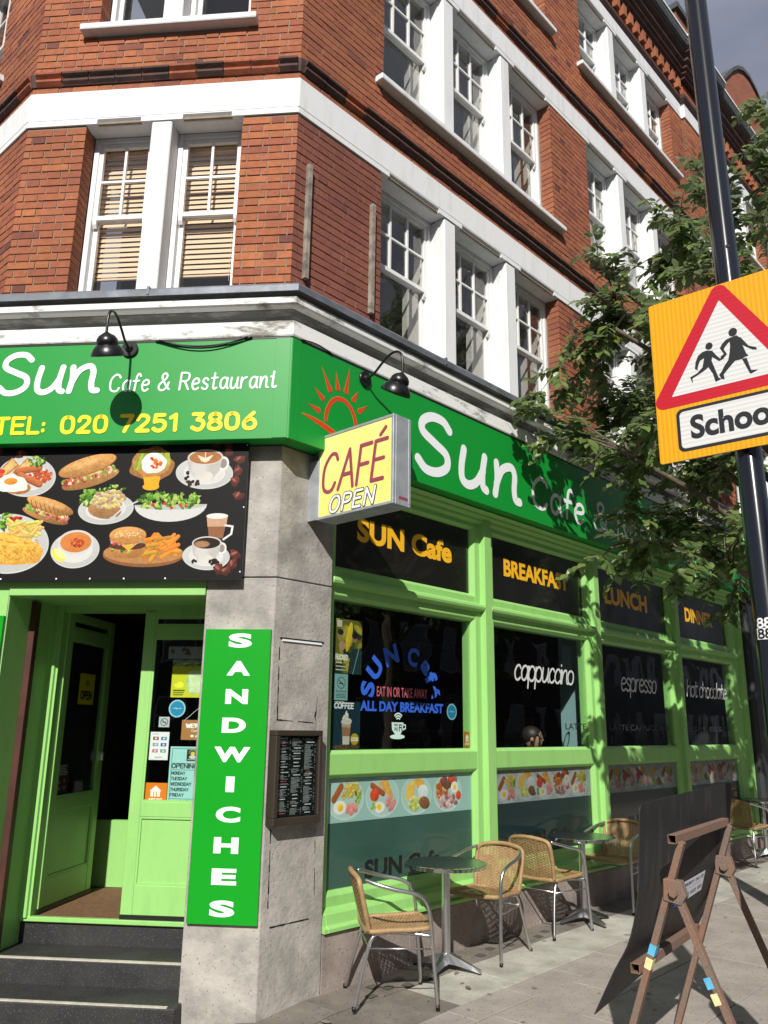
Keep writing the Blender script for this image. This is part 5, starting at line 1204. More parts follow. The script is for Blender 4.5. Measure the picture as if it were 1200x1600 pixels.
def round_sticker(F, u, z, r, off, label, col, ring, ps):
    t = thing('round_sticker', label, 'sticker', F.P(u, off, z)); part('sticker_rim', disc(MB(), F, u, z, r, r, off), ring, t, recalc=False); part('sticker_face', disc(MB(), F, u, z, r*.84, r*.84, off+.0006), col, t, recalc=False)
    font_text('lettering', ps, F, u-r*.5, u+r*.5, z-r*.10, z+r*.12, off+.0012, M_['white_vinyl'], t, 0.0); return t
m_cy = mat('cyan_sticker', (.01,.26,.46), .5); m_cyr = mat('pale_cyan_rim', (.35,.62,.72), .5)
round_sticker(FA, 2.055, 1.785, .066, g_in, 'round blue sticker low on the right side of the first shop window', m_cy, m_cyr, 'citipos')
def sq(F, u0, u1, z0, z1, off, col, label, draw=None, name='square_sticker', cat='sticker', wh=(90, 100)):
    im = Img(wh[0], wh[1], col)
    if draw: draw(im)
    return poster(name, im, F, u0, u1, z0, z1, off, label, cat)
def house(im):
    im.poly([(45,14),(70,36),(64,36),(64,62),(26,62),(26,36),(20,36)], (.85,.82,.78)); im.rect(38,40,42,62,(.8,.3,.03)); im.rect(48,40,52,62,(.8,.3,.03)); im.text('JUST EAT', 16, 80, 11, (.88,.85,.8), width=58, lw=3.2)
sq(FA, 2.215, 2.305, 1.492, 1.625, g_in, (.42,.19,.02), 'small orange delivery sticker in the corner of the first shop window', house)

# stickers on the closed door leaf (door plane frame FR: u from -1.13)
do = -.0285
def du(u): return u+1.13
def dz(z): return z-DZ-.032
def lem(im):
    im.rect(0,0,120,26,(.25,.25,.2),.6); im.ell(60, 90, 24, 50, 0, (.45,.62,.20), .2); im.poly([(42,50),(84,50),(78,130),(48,130)], (.62,.75,.42), .15); im.ell(63, 50, 21, 5, 0, (.7,.8,.6)); im.ell(20, 100, 12, 12, 0, (.80,.80,.05), .2); im.rect(6,120,36,126,(.1,.12,.02)); im.rect(6,130,34,134,(.1,.12,.02)); im.rect(6,138,32,142,(.1,.12,.02)); leaves(60, 20, 60, 10, 20, im)
Fd = FR
def P_(name, F_args, *a): pass
def dposter(name, u0, u1, z0, z1, img, label, cat, off=do):
    o = print_plate(name, Fd, du(u0), du(u1), dz(z0), dz(z1), off, img.material(name+'_print', .5), None); return tag(o, label, cat)
im = Img(120, 150, (.62,.62,.03)); lem(im); dposter('lemonade_poster', -.90, -.55, 1.845, 2.12, im, 'lime yellow lemonade poster high on the closed door', 'poster')
im = Img(140, 44, (.30,.31,.31));
for k in range(9): im.ell(random.uniform(5,135), random.uniform(5,40), 9, 5, random.uniform(0,3), (.10,.09,.05), .3)
dposter('faded_notice', -.94, -.56, 2.125, 2.215, im, 'faded grey notice above the lemonade poster on the door', 'poster', do-.0005)
t_ = round_sticker(Fd, du(-.842), dz(1.765), .063, do, 'round blue sticker on the closed door below the lemonade poster', m_cy, m_cyr, 'citipos')
im = Img(60, 60, (.50,.55,.55)); im.ell(30,30,22,22,0,(.05,.05,.05)); im.ell(30,30,18,18,0,(.5,.55,.55)); im.line([(16,16),(44,44)], 4, (.05,.05,.05)); im.rect(18,28,42,33,(.05,.05,.05)); dposter('no_smoking_sticker', -.972, -.892, 1.632, 1.705, im, 'small grey no smoking sticker on the closed door', 'sticker')
im = Img(130, 100, (.42,.19,.06)); im.text("WE'RE OPEN", 16, 38, 18, (.88,.86,.82), width=110, lw=5); im.text('Come on in', 36, 58, 9, (.8,.7,.6), width=64, lw=2); im.ell(38, 80, 6, 6, 0, (.88,.86,.82)); im.text('just eat', 50, 84, 9, (.85,.8,.75), width=52, lw=2.5)
dposter('hanging_door_sign', -.798, -.52, 1.545, 1.685, im, 'brown hanging sign saying open on the closed door glass', 'sign')
part('sign_string', MB().tube([Fd.P(du(-.78),do+.002,dz(1.68)), Fd.P(du(-.66),do+.002,dz(1.785)), Fd.P(du(-.54),do+.002,dz(1.68))], .0018, 5), M_['white_vinyl'], None)
so_ = [o for o in C.objects if o.name.startswith('sign_string')][0]; tag(so_, 'thin white string holding up the brown open sign on the door', 'string')
im = Img(80, 126, (.80,.80,.79))
for (x, y, c) in ((12,22,(.25,.05,.05)),(46,22,(.02,.22,.45)),(12,50,(.3,.32,.4)),(46,50,(.03,.08,.35)),(12,78,(.5,.12,.2)),(46,78,(.15,.3,.25))): im.rect(x, y, x+24, y+15, c, .3); im.ell(x+12, y+7, 6, 5, 0, (.6,.6,.6), .2)
im.rect(24, 112, 56, 115, (.2,.2,.2)); im.rect(8, 8, 34, 11, (.4,.4,.4))
dposter('card_payment_notice', -1.026, -.885, 1.402, 1.598, im, 'white card payment notice beside the glazing bar of the closed door', 'sticker')
im = Img(80, 80, (.80,.22,.01)); im.poly([(40,10),(62,30),(57,30),(57,50),(23,50),(23,30),(18,30)], (.88,.85,.8)); im.rect(33,32,36,50,(.8,.22,.01)); im.rect(43,32,46,50,(.8,.22,.01)); im.text('JUST EAT', 16, 66, 9, (.9,.87,.82), width=48, lw=2.6)
dposter('orange_delivery_sticker', -1.040, -.872, 1.095, 1.245, im, 'bright orange square delivery sticker at the bottom of the door glass', 'sticker')
im = Img(240, 250, (.36,.66,.62)); im.rect(8,8,232,10,(.05,.15,.15)); im.rect(8,8,10,240,(.05,.15,.15)); im.rect(72,12,122,62,(.02,.03,.02)); im.ell(97, 30, 9, 9, 0, (.72,.55,.1)); im.ell(97, 44, 15, 8, 0, (.6,.62,.6)); im.rect(76,52,118,58,(.3,.28,.2))
for k in range(9): a = math.pi*k/8; im.line([(97+12*math.cos(a),28-12*math.sin(a)),(97+17*math.cos(a),28-17*math.sin(a))], 2, (.72,.55,.1))
im.text('OPENING TIMES', 12, 92, 17, (.03,.05,.05), width=196, lw=4.2); im.line([(10,72),(232,72)], 2, (.05,.12,.12)); im.line([(10,100),(232,100)], 2, (.05,.12,.12))
for k, d_ in enumerate(('MONDAY','TUESDAY','WEDNESDAY','THURSDAY','FRIDAY')):
    y = 120+k*23; im.text(d_, 12, y, 12, (.03,.05,.05), width=12*len(d_)*.80, lw=2.8); im.text('6:30 TO', 134, y, 12, (.03,.05,.05), width=68, lw=2.8)
im.text('SUNDAY CLOSE', 52, 240, 12, (.03,.05,.05), width=118, lw=2.8); im.line([(10,222),(232,222)], 2, (.05,.12,.12))
dposter('opening_times_notice', -.868, -.455, 1.094, 1.498, im, 'pale turquoise opening times notice low on the closed door', 'notice')
# on the open leaf
im = Img(90, 100, (.55,.52,.02)); im.text('OPEN', 14, 82, 24, (.03,.03,.02), width=62, lw=6); im.ell(45, 30, 12, 10, 0, (.3,.26,.02)); 
o = print_plate('yellow_open_card', FLf, .30, .56, 1.42, 1.66, -.019, im.material('open_card_print', .5), None); tag(o, 'yellow open card in the glass of the folded back door', 'sign')
im = Img(60, 100, (.015,.015,.015))
for y in range(6, 40, 5): im.rect(6, y, random.randint(34, 54), y+2, (.5,.5,.48), .3)
for (x, y) in ((15,60),(40,56),(16,80),(42,78)): im.ell(x, y, 6, 6, 0, (.45,.06,.06))
o = print_plate('hygiene_sticker', FLf, .10, .28, .755, .98, -.019, im.material('hygiene_print', .5), None); tag(o, 'small dark sticker with red dots low in the folded back door', 'sticker')

# food strips on the lower panes : parts of the panes
def strip(seed, W_=640, H_=110):
    random.seed(seed); im = Img(W_, H_, (.30,.52,.46) if seed == 1 else (.42,.50,.50)); x = 72
    while x < W_:
        cx, cy = x, 56+random.uniform(-4, 4); im.ell(cx, cy, 70, 52, 0, (.48,.66,.62), .03); im.ell(cx, cy-2, 66, 48, 0, (.38,.60,.54) if seed == 1 else (.55,.62,.62), .03)
        kind = random.choice((0,1,2,3)) if seed != 1 else (x//148) % 4
        if kind == 0:
            im.line([(cx-44,cy+0),(cx-18,cy-30)], 19, (.36,.11,.03), .2, .3); fries(cx+22, cy-22, 22, 24, 36, im, (.72,.58,.12), 6); im.ell(cx-22, cy+20, 24, 17, 0, (.78,.80,.72), .05); im.ell(cx-20, cy+20, 11, 9, 0, (.82,.58,.02), .1, shade=.3)
            for k in range(5): im.ell(cx+10+k*7, cy+16+random.uniform(-8, 16), 13, 9, random.uniform(0, 3), (.62,.26,.22), .3, shade=.3)
            leaves(cx+46, cy-4, 12, 20, 12, im)
        elif kind == 1:
            im.poly([(cx-18,cy-36),(cx+18,cy-46),(cx+50,cy+8),(cx+16,cy-6)], (.66,.38,.08), .25); im.line([(cx-44,cy-30),(cx+2,cy-8)], 16, (.34,.09,.03), .2, .3); im.ell(cx-34, cy-6, 19, 17, 0, (.58,.08,.03), .3, shade=.3); im.ell(cx-14, cy+26, 22, 14, 0, (.78,.80,.72)); im.ell(cx-14, cy+26, 10, 8, 0, (.80,.60,.03))
            for k in range(6): im.ell(cx+20+k*5, cy+16+random.uniform(-10, 14), 14, 9, random.uniform(0, 3), (.62,.28,.26), .3, shade=.3)
            leaves(cx-40, cy+22, 12, 10, 8, im)
        elif kind == 2:
            im.poly([(cx-50,cy+14),(cx-44,cy-28),(cx-6,cy-40),(cx-12,cy+2)], (.78,.55,.10), .2); im.poly([(cx-14,cy-42),(cx+22,cy-46),(cx+42,cy-24),(cx+4,cy-16)], (.68,.42,.08), .2); dots(cx-10, cy+22, 26, 16, 40, 7, ((.55,.62,.15),(.66,.68,.25),(.40,.52,.10)), im); im.ell(cx+30, cy-8, 24, 19, 0, (.62,.74,.72), .1, shade=.15); im.ell(cx+36, cy+22, 25, 17, .2, (.20,.10,.04), .4, shade=.4)
        else:
            dots(cx-28, cy-6, 28, 34, 60, 7, ((.50,.14,.03),(.62,.25,.06),(.36,.10,.03)), im); dots(cx+4, cy+24, 44, 16, 40, 9, ((.50,.36,.36),(.62,.50,.48),(.30,.14,.12)), im); dots(cx+10, cy-30, 40, 12, 12, 12, ((.18,.08,.05),(.30,.16,.10)), im); im.ell(cx+34, cy-14, 18, 16, 0, (.74,.76,.70)); im.ell(cx+35, cy-14, 8, 8, 0, (.80,.60,.03)); im.ell(cx+54, cy+10, 13, 13, 0, (.62,.07,.03), .2, shade=.3); im.ell(cx+20, cy-38, 13, 11, 0, (.66,.07,.03), .2, shade=.3)
        x += 148 if seed == 1 else 118
    im.a *= (.80 if seed == 1 else .42); return im.material('food_strip_print_%d' % seed, .35, .6)
s1_, s2_, s3_ = strip(1), strip(2), strip(4); random.seed(11)
for i, (a, b) in enumerate(panes):
    print_plate('food_strip', FA, a-.005, b+.005, (1.0, 1.02, 1.02, 1.02)[i], 1.302, GP, (s1_, s2_, s3_, s2_)[i], shop_panes[i][2])

# ================================================================= BISTRO CHAIRS AND TABLES
def weave(mb, surf, nrm, rows, stakes, w=.82, amp=.0032):
    # strands along s waving over stakes along t
    seg = stakes*2
    for r in range(rows):
        t0, t1 = (r+.5-w/2)/rows, (r+.5+w/2)/rows; ph = (r % 2)*math.pi; b = len(mb.v)
        for i in range(seg+1):
            s_ = i/seg; h = amp*math.cos(math.pi*i*1.0+ph)*(0 if False else 1) if i % 1 == 0 else 0
            h = amp*math.sin(math.pi*(i/2.0)+ph+math.pi/4)
            for t in (t0, t1): p = surf(s_, t)+nrm(s_, t)*h; mb.v.append(tuple(p))
        for i in range(seg): mb.f.append((b+2*i, b+2*i+1, b+2*i+3, b+2*i+2))
def stakes_mb(mb, surf, nrm, stakes, w=.012, width=.4, seg=10):
    for k in range(stakes+1):
        s0 = min(max(k/stakes-w/width/2, 0), 1); s1 = min(s0+w/width, 1); b = len(mb.v)
        for i in range(seg+1):
            t = i/seg
            for s_ in (s0, s1): mb.v.append(tuple(surf(s_, t)))
        for i in range(seg): mb.f.append((b+2*i, b+2*i+1, b+2*i+3, b+2*i+2))
def make_chair():
    t = thing('bistro_chair', 'woven wicker bistro chair', 'chair')
    def pl(nm, mb, m, smooth=True): return link(nm, mesh_from(mb, nm, nm not in ('woven_seat', 'woven_back')), m, t, smooth=smooth)
    for s in (-1, 1):
        leg = smooth_pts([(.235,s*.262,0),(.215,s*.252,.25),(.195,s*.247,.50),(.165,s*.25,.60),(.10,s*.255,.645),(-.03,s*.255,.672),(-.14,s*.235,.70),(-.215,s*.19,.722)])
        pl('armrest_leg', MB().tube(leg, .0125, 10), M_['alu'])
        pl('rear_leg', MB().tube(smooth_pts([(-.275,s*.235,0),(-.215,s*.205,.24),(-.165,s*.19,.385),(-.10,s*.185,.412),(.05,s*.19,.412),(.20,s*.235,.40)]), .0115, 8), M_['alu'])
        pl('stretcher', MB().tube([(.205,s*.248,.33),(-.18,s*.195,.33)], .006, 6), M_['alu'])
    pl('cross_stretcher', MB().tube([(-.18,-.195,.335),(-.18,.195,.335)], .006, 6), M_['alu'])
    backrim = smooth_pts([(-.185,-.192,.425),(-.20,-.20,.50),(-.225,-.205,.60),(-.245,-.205,.68),(-.255,-.18,.725),(-.275,-.09,.745),(-.282,0,.750),(-.275,.09,.745),(-.255,.18,.725),(-.245,.205,.68),(-.225,.205,.60),(-.20,.20,.50),(-.185,.192,.425)], 4)
    pl('back_rim', MB().tube(backrim, .0165, 9), M_['wicker'])
    seatrim = smooth_pts([(-.185,-.19,.425),(-.19,0,.418),(-.185,.19,.425),(-.05,.205,.43),(.12,.215,.435),(.20,.19,.44),(.225,0,.432),(.20,-.19,.44),(.12,-.215,.435),(-.05,-.205,.43)], 5, True)
    pl('seat_rim', MB().tube(seatrim, .0165, 9, close=True), M_['wicker'])
    def sw(s, t_): return .185+.012*t_
    def ssurf(s, t_): x = -.175+.385*t_; y = (2*s-1)*(.195+.010*math.sin(math.pi*t_)); dip = .018*(1-(2*s-1)**2)*math.sin(math.pi*t_); return Vector((x, y, .432-dip+.006*t_))
    snrm = lambda s, t_: Vector((0,0,1))
    def bsurf(s, t_):
        z = .435+.300*t_; hw = .188+.012*math.sin(math.pi*t_); y = (2*s-1)*hw; x = -.190-.072*t_-.030*(1-(2*s-1)**2)*(.3+.7*t_); z2 = z+.012*(1-(2*s-1)**2)*t_; return Vector((x, y, z2))
    bnrm = lambda s, t_: Vector((1,0,.2)).normalized()
    m = MB(); weave(m, ssurf, snrm, 34, 15, .80); o = pl('woven_seat', m, M_['wicker'], False)
    m = MB(); stakes_mb(m, ssurf, snrm, 15, .009, .39); pl('seat_stakes', m, M_['wicker_dark'], False)
    m = MB(); weave(m, bsurf, bnrm, 30, 13, .78); pl('woven_back', m, M_['wicker'], False)
    m = MB(); stakes_mb(m, bsurf, bnrm, 13, .010, .39); pl('back_stakes', m, M_['wicker_dark'], False)
    for s in (-1, 1):
        for (x, y) in ((.235, .262), (-.275, .235)): pl('foot_cap', MB().tube([(x, s*y, -.001), (x, s*y, .022)], .0135, 8), M_['black_plastic'])
    return t
def copy_tree(o, parent=None):
    c = o.copy(); C.objects.link(c); c.parent = parent
    for ch in list(o.children): copy_tree(ch, c)
    return c
chair0 = make_chair(); azA = 0.752195
def place(o, u, off, deg, label, group, zoff=0, z=None):
    p = FA.P(u, off, 0); p.z = (ground_z(p)+zoff) if z is None else z; o.location = p
    hd_ = FA.d*math.cos(rad(deg))+FA.n*math.sin(rad(deg)); o.rotation_euler = (0, 0, math.atan2(hd_.y, hd_.x)); tag(o, label, group=group)
grp = 'wicker bistro chairs outside the cafe'
spec = [(.80,.37,38,'wicker chair nearest the pier, seen side on, left of the nearest table'),
        (2.02,.21,174,'wicker chair facing left, on the right of the nearest round table'),
        (2.98,.17,3,'wicker chair seen from behind, left of the middle round table'),
        (4.17,.17,177,'wicker chair facing left between the middle table and the leaning black board'),
        (7.55,.16,5,'shaded wicker chair left of the farthest round table'),
        (8.95,.16,182,'shaded wicker chair right of the farthest round table')]
for i, (u, o_, d_, lb_) in enumerate(spec): place(chair0 if i == 0 else copy_tree(chair0), u, o_, d_, lb_, grp)
def make_table():
    t = thing('bistro_table', 'round steel bistro table', 'table')
    pl = lambda nm, mb, m, sm=True: link(nm, mesh_from(mb, nm), m, t, smooth=False)
    o = pl('table_top', MB().lathe([(.01,.700),(.286,.700),(.288,.697),(.288,.688),(.01,.686)], n=48), M_['steel']); autosmooth(o)
    m = MB(); n = 96
    for k in range(n):
        a0, a1 = 2*math.pi*k/n, 2*math.pi*(k+1)/n; r = .298+(.0022 if k % 2 else -.0012)
        m.add([(.287*math.cos(a0),.287*math.sin(a0),.7012),(.287*math.cos(a1),.287*math.sin(a1),.7012),(r*math.cos(a1),r*math.sin(a1),.698),(r*math.cos(a0),r*math.sin(a0),.698),(r*math.cos(a0),r*math.sin(a0),.674),(r*math.cos(a1),r*math.sin(a1),.674)], [(0,1,2,3),(3,2,5,4)])
    pl('table_rim', m, M_['steel_rim'])
    o = pl('column', MB().tube([(0,0,.06),(0,0,.685)], .031, 20), M_['alu']); autosmooth(o)
    pl('top_plate', MB().lbox(-.12,.12,-.12,.12,.676,.685), M_['alu'])
    for k in range(4):
        a = rad(90*k); c, s_ = math.cos(a), math.sin(a)
        def q(r, w, z): return (r*c-w*s_, r*s_+w*c, z)
        m = MB(); b = [(.02,.034,.045,.115),(.09,.030,.042,.088),(.20,.020,.022,.050),(.262,.012,.008,.030)]
        rings = [[q(r, -w, z0), q(r, w, z0), q(r, w*.55, z1), q(r, -w*.55, z1)] for r, w, z0, z1 in b]
        for i in range(3): m.prism(rings[i], rings[i+1])
        o = pl('base_foot', m, M_['alu']); pl('foot_pad', MB().tube([q(.25,0,-.002), q(.25,0,.012)], .014, 8), M_['black_plastic'])
    return t
tb = make_table(); tg = 'round steel tables outside the cafe'
for i, (u, o_, d_, lb_) in enumerate(((1.50,.245,-15,'nearest round steel table, in front of the first filmed window'), (3.44,.24,20,'middle round steel table, under the cappuccino window'), (8.22,.17,10,'farthest round steel table, partly hidden behind the black board'))):
    place(tb if i == 0 else copy_tree(tb), u, o_, d_, lb_, tg)
ins = copy_tree(chair0); place(ins, 4.13, -.73, 90, 'wicker chair inside the cafe under the seated customer', 'wicker chairs inside the cafe', z=.30)

# ================================================================= BLACK BOARD ON A RUSTY STAND
al = .616; w_ = Vector((math.sin(al), math.cos(al), 0)); mm = Vector((-w_.y, w_.x, 0)); L0 = Vector((1.42, 4.102, 0)); LZ = 1.15; SLp = .347; Wd_ = .947
ab = thing('pavement_board', 'warped black board leaning on a rusty folding steel stand on the pavement', 'sandwich board', L0)
def up(i, z, dm=0): return L0+w_*Wd_*i+mm*(SLp*(LZ-z)+dm)+Vector((0,0,z))
def bk(i, z): q = up(i, .934); return q-mm*.419*(.934-z)+Vector((0,0,z-.934))
def barbox(p, q, hw, hh, side=None):               # rectangular tube between two points
    t = (q-p).normalized(); a = (side or w_); a = (a-t*a.dot(t)).normalized(); b = t.cross(a)
    return [[c+a*x*hw+b*y*hh for x, y in ((-1,-1),(1,-1),(1,1),(-1,1))] for c in (p, q)]
def hollow(p, q, hw, hh, side=None, wall=.003):
    m = MB(); r0_, r1_ = barbox(p, q, hw, hh, side); i0, i1 = barbox(p, q, hw-wall, hh-wall, side); b = 0
    m.v = [tuple(v) for v in r0_+r1_+i0+i1]
    for k in range(4):
        j = (k+1) % 4; m.f += [(k, j, 4+j, 4+k), (8+k, 12+k, 12+j, 8+j), (k, 8+k, 8+j, j), (4+k, 4+j, 12+j, 12+k)]
    return m
gz = lambda p: ground_z(p)
for i in (0, 1):
    part('upright', hollow(up(i, LZ), up(i, gz(up(i, 0))+.0), .0215, .015), M_['rust'], ab, bevel=.0015)
    p = bk(i, .934)+w_*(-.03 if i == 0 else .03)*0; part('back_leg', hollow(bk(i, .93)-mm*.03, bk(i, gz(bk(i, 0))), .0215, .015), M_['rust'], ab, bevel=.0015)
    c = up(i, .934)-mm*.012
    part('pivot_plate', MB().prism(*[[c+w_*s_*.028+mm*a+Vector((0,0,b)) for a, b in ((.030,.05),(-.05,.045),(-.07,-.02),(-.045,-.06),(.035,-.045))] for s_ in (-1, 1)]), M_['rust'], ab, bevel=.003)
    m = MB(); cc_ = c-mm*.018+Vector((0,0,-.005)); m.tube([cc_-w_*.045, cc_+w_*.045], .013, 8); m.tube([cc_-w_*.05, cc_-w_*.034], .021, 6); part('pivot_bolt', m, M_['rust'], ab)
part('top_bar', hollow(up(0, LZ+.012, .034)-w_*.055, up(1, LZ+.012, .034)+w_*.01, .020, .020, mm), M_['rust'], ab, bevel=.0015)
part('lower_bar', hollow(up(0, .59, .040)-w_*.075, up(1, .59, .040)+w_*.01, .021, .021, mm), M_['rust'], ab, bevel=.0015)
for i, za in ((0, .70), (1, None)):
    if za:
        for zz, mt in ((.69,'tape_blue'), (.63,'tape_cream')):
            a, b = up(0, zz), up(0, zz-.045); r0_, r1_ = barbox(a, b, .0223, .0158); part('painted_mark' if mt == 'tape_blue' else 'tape', MB().prism(r0_, r1_), M_[mt], ab)
            q = zz-.10; a, b = bk(0, q), bk(0, q-.042); r0_, r1_ = barbox(a, b, .0223, .0158); part('painted_mark' if mt == 'tape_blue' else 'tape', MB().prism(r0_, r1_), M_[mt], ab)
# warped panel : left edge and right edge profiles (m, z)
def interp(tab, t):
    n = len(tab)-1; x = t*n; i = min(int(x), n-1); f = x-i
    p0 = tab[max(i-1,0)]; p1 = tab[i]; p2 = tab[i+1]; p3 = tab[min(i+2,n)]
    return tuple(.5*((2*p1[k])+(-p0[k]+p2[k])*f+(2*p0[k]-5*p1[k]+4*p2[k]-p3[k])*f*f+(3*p1[k]-p0[k]-3*p2[k]+p3[k])*f**3) for k in range(len(p1)))
left = [(.161,1.308),(.178,1.10),(.196,.90),(.248,.706),(.332,.56),(.435,.367)]
right = [(.0,1.37),(.03,1.15),(.075,.95),(.13,.80),(.20,.68),(.26,.565)]
nu, nv = 16, 20; W0, W1 = -.08, 1.067
def pan(s, t):
    a, b = interp(left, t), interp(right, t); m_ = a[0]+(b[0]-a[0])*s+.018*math.sin(math.pi*s)*(1-t); z = a[1]+(b[1]-a[1])*s; w = W0+(W1-W0)*s
    return w, m_, z
r_c = .045
grid = []
mb = MB(); ths = .006
def corner_clip(s, t):                              # pull the two upper corners into arcs
    for (cs, ct, sx_, st_) in ((0, 0, 1, 1), (1, 0, -1, 1)):
        ds, dt_ = abs(s-cs)*1.15, abs(t-ct)*.98
        if ds < r_c and dt_ < r_c:
            dx, dy = r_c-ds, r_c-dt_; d_ = max(dx, dy)/ (math.hypot(dx, dy)+1e-9)
            ds2, dt2 = r_c-dx*d_, r_c-dy*d_; s = cs+sx_*ds2/1.15; t = dt2/.98
    return s, t
ss = [0,.013,.026,.04]+[.04+.92*k/12 for k in range(1, 12)]+[.96,.974,.987,1]; ts = [0,.015,.03,.046]+[.046+.954*k/18 for k in range(1, 19)]
for side in (0, 1):
    for t in ts:
        for s in ss:
            s2, t2 = corner_clip(s, t); w, m_, z = pan(s2, t2); p = L0+w_*w+mm*(m_+side*ths)+Vector((0,0,z)); mb.v.append(tuple(p))
ns, nt_ = len(ss), len(ts); N2 = ns*nt_
for j in range(nt_-1):
    for i in range(ns-1):
        a = j*ns+i; mb.f.append((a, a+1, a+ns+1, a+ns)); mb.f.append((N2+a, N2+a+ns, N2+a+ns+1, N2+a+1))
for i in range(ns-1): mb.f.append((i, N2+i, N2+i+1, i+1)); a = (nt_-1)*ns+i; mb.f.append((a, a+1, N2+a+1, N2+a))
for j in range(nt_-1): a = j*ns; mb.f.append((a, a+ns, N2+a+ns, N2+a)); a += ns-1; mb.f.append((a, N2+a, N2+a+ns, a+ns))
o = part('board_panel', mb, M_['board'], ab); autosmooth(o, 50)
def on_pan(s, t, h): w, m_, z = pan(s, t); return L0+w_*w+mm*(m_-h)+Vector((0,0,z))
im = Img(130, 90, (.62,.64,.68)); im.rect(0,0,30,90,(.03,.09,.42)); im.text('1', 8, 32, 20, (.8,.8,.85), width=8, lw=4); im.text('PRIORITY TM LTD', 34, 26, 12, (.1,.12,.25), width=90, lw=3); im.rect(40, 38, 116, 41, (.25,.28,.4), .4); im.text('0800 1422 100', 34, 74, 14, (.1,.12,.25), width=90, lw=3)
s0, s1, t0, t1 = .44, .76, .42, .545
mb = MB(); 
cs = [on_pan(s0, t1+.02, .002), on_pan(s1, t1-.0, .002), on_pan(s1, t0, .002), on_pan(s0, t0+.02, .002)]
mb.add(cs, [(0,1,2,3)]); o = part('label_sticker', mb, im.material('label_print', .5), ab, recalc=False, label='small white and blue printed label on the back of the board')
uv = o.data.uv_layers.new(name='UVMap')
for i, l in enumerate([(0,0),(1,0),(1,1),(0,1)]): uv.data[i].uv = l

# ================================================================= LAMP COLUMN WITH SCHOOL SIGN
base = Vector((1.905, 4.10, 0)); gb = ground_z(base)
pole = thing('lamp_column', 'tall gloss black lamp column on the pavement carrying the school sign', 'lamp post', (base.x, base.y, gb))
leanv = Vector((-.010, 0, 1))
def pp(z): return base+Vector((-.0105*(z-3), 0, z))+Vector((.022,0,0))
o = part('column', MB().tube([pp(gb-.05), pp(1.2)], [.105, .105], 28), M_['post_black'], pole); autosmooth(o)
o = part('column', MB().tube([pp(1.2), pp(1.28), pp(7.9)], [.105, .070, .060], 28), M_['post_black'], pole); autosmooth(o)
o = part('lamp_arm', MB().tube([pp(7.9), pp(8.3)+Vector((.15,.05,0)), pp(8.45)+Vector((.6,.15,0))], [.06,.04,.035], 16), M_['post_black'], pole); autosmooth(o)
part('lantern', MB().lbox(base.x+.45, base.x+1.15, base.y+.05, base.y+.35, 8.38, 8.52), M_['post_black'], pole, bevel=.03)
m = MB(); c_ = pp(4.28)+Vector((-.012,-.062,0)); m.tube([c_, c_+Vector((0,-.006,0))], .011, 10); part('cable_hole', m, M_['black_vinyl'], pole)
im = Img(120, 90, (.7,.71,.7)); im.rect(0,0,120,44,(.006,.008,.012)); im.text('887', 8, 40, 34, (.8,.8,.8), width=90, lw=8); im.text('887', 8, 84, 34, (.01,.01,.012), width=90, lw=8)
mt_ = im.material('number_print', .5)
mb = MB(); n = 8; r = .074; zt, zb = 2.205, 2.095; z0c = pp(2.15)
A0, A1 = rad(196), rad(300)
for z in (zb, zt):
    for k in range(n+1): a = A0+(A1-A0)*k/n; mb.v.append((z0c.x+r*math.cos(a), z0c.y+r*math.sin(a), z))
for k in range(n): mb.f.append((k, k+1, n+2+k, n+1+k))
o = part('number_sticker', mb, mt_, None, recalc=False); uv = o.data.uv_layers.new(name='UVMap')
for k, p in enumerate(o.data.polygons):
    for q, li in enumerate(p.loop_indices): uv.data[li].uv = [((k)/n, 0), ((k+1)/n, 0), ((k+1)/n, 1), (k/n, 1)][q]
tag(o, 'black and white number stickers wrapped round the black lamp column', 'sticker')
ea = rad(130); FS = Sub(Vector((1.929, 4.10, 3.0)), azv(ea), azv(ea+math.pi/2))
sg = thing('school_sign', 'yellow warning sign with red triangle and two running children on the lamp column', 'road sign', FS.P(0, .1, .0))
def stripes_mat(name, col, ax, sc, amt=.18):
    m, nt, N, L, b = new_mat(name); b.inputs['Roughness'].default_value = .45
    g = N.new('ShaderNodeTexCoord'); vm = N.new('ShaderNodeVectorMath'); vm.operation = 'DOT_PRODUCT'; vm.inputs[1].default_value = ax
    ml = N.new('ShaderNodeMath'); ml.operation = 'MULTIPLY'; ml.inputs[1].default_value = sc; sn = N.new('ShaderNodeMath'); sn.operation = 'SINE'
    mr = N.new('ShaderNodeMapRange'); mr.inputs[1].default_value = -1; mr.inputs[2].default_value = 1; mr.inputs[3].default_value = 1-amt; mr.inputs[4].default_value = 1+amt*.35
    nn = N.new('ShaderNodeTexNoise'); nn.inputs['Scale'].default_value = 6; ad = N.new('ShaderNodeMath'); ad.operation = 'ADD'
    L.new(g.outputs['Object'], vm.inputs[0]); L.new(g.outputs['Object'], nn.inputs['Vector']); L.new(vm.outputs['Value'], ml.inputs[0]); L.new(ml.outputs[0], ad.inputs[0]); L.new(nn.outputs[0], ad.inputs[1]); L.new(ad.outputs[0], sn.inputs[0]); L.new(sn.outputs[0], mr.inputs[0])
    sc_ = N.new('ShaderNodeVectorMath'); sc_.operation = 'SCALE'; sc_.inputs[0].default_value = col; L.new(mr.outputs[0], sc_.inputs['Scale']); L.new(sc_.outputs[0], b.inputs['Base Color']); return m
m_sy = stripes_mat('yellow_reflective_sheet', (.80,.36,.002), tuple(FS.d), 250); m_sw = stripes_mat('white_reflective_sheet', (.66,.67,.66), (0,0,1), 250, .12); m_sr = stripes_mat('red_reflective_sheet', (.50,.006,.022), (0,0,1), 250, .08)
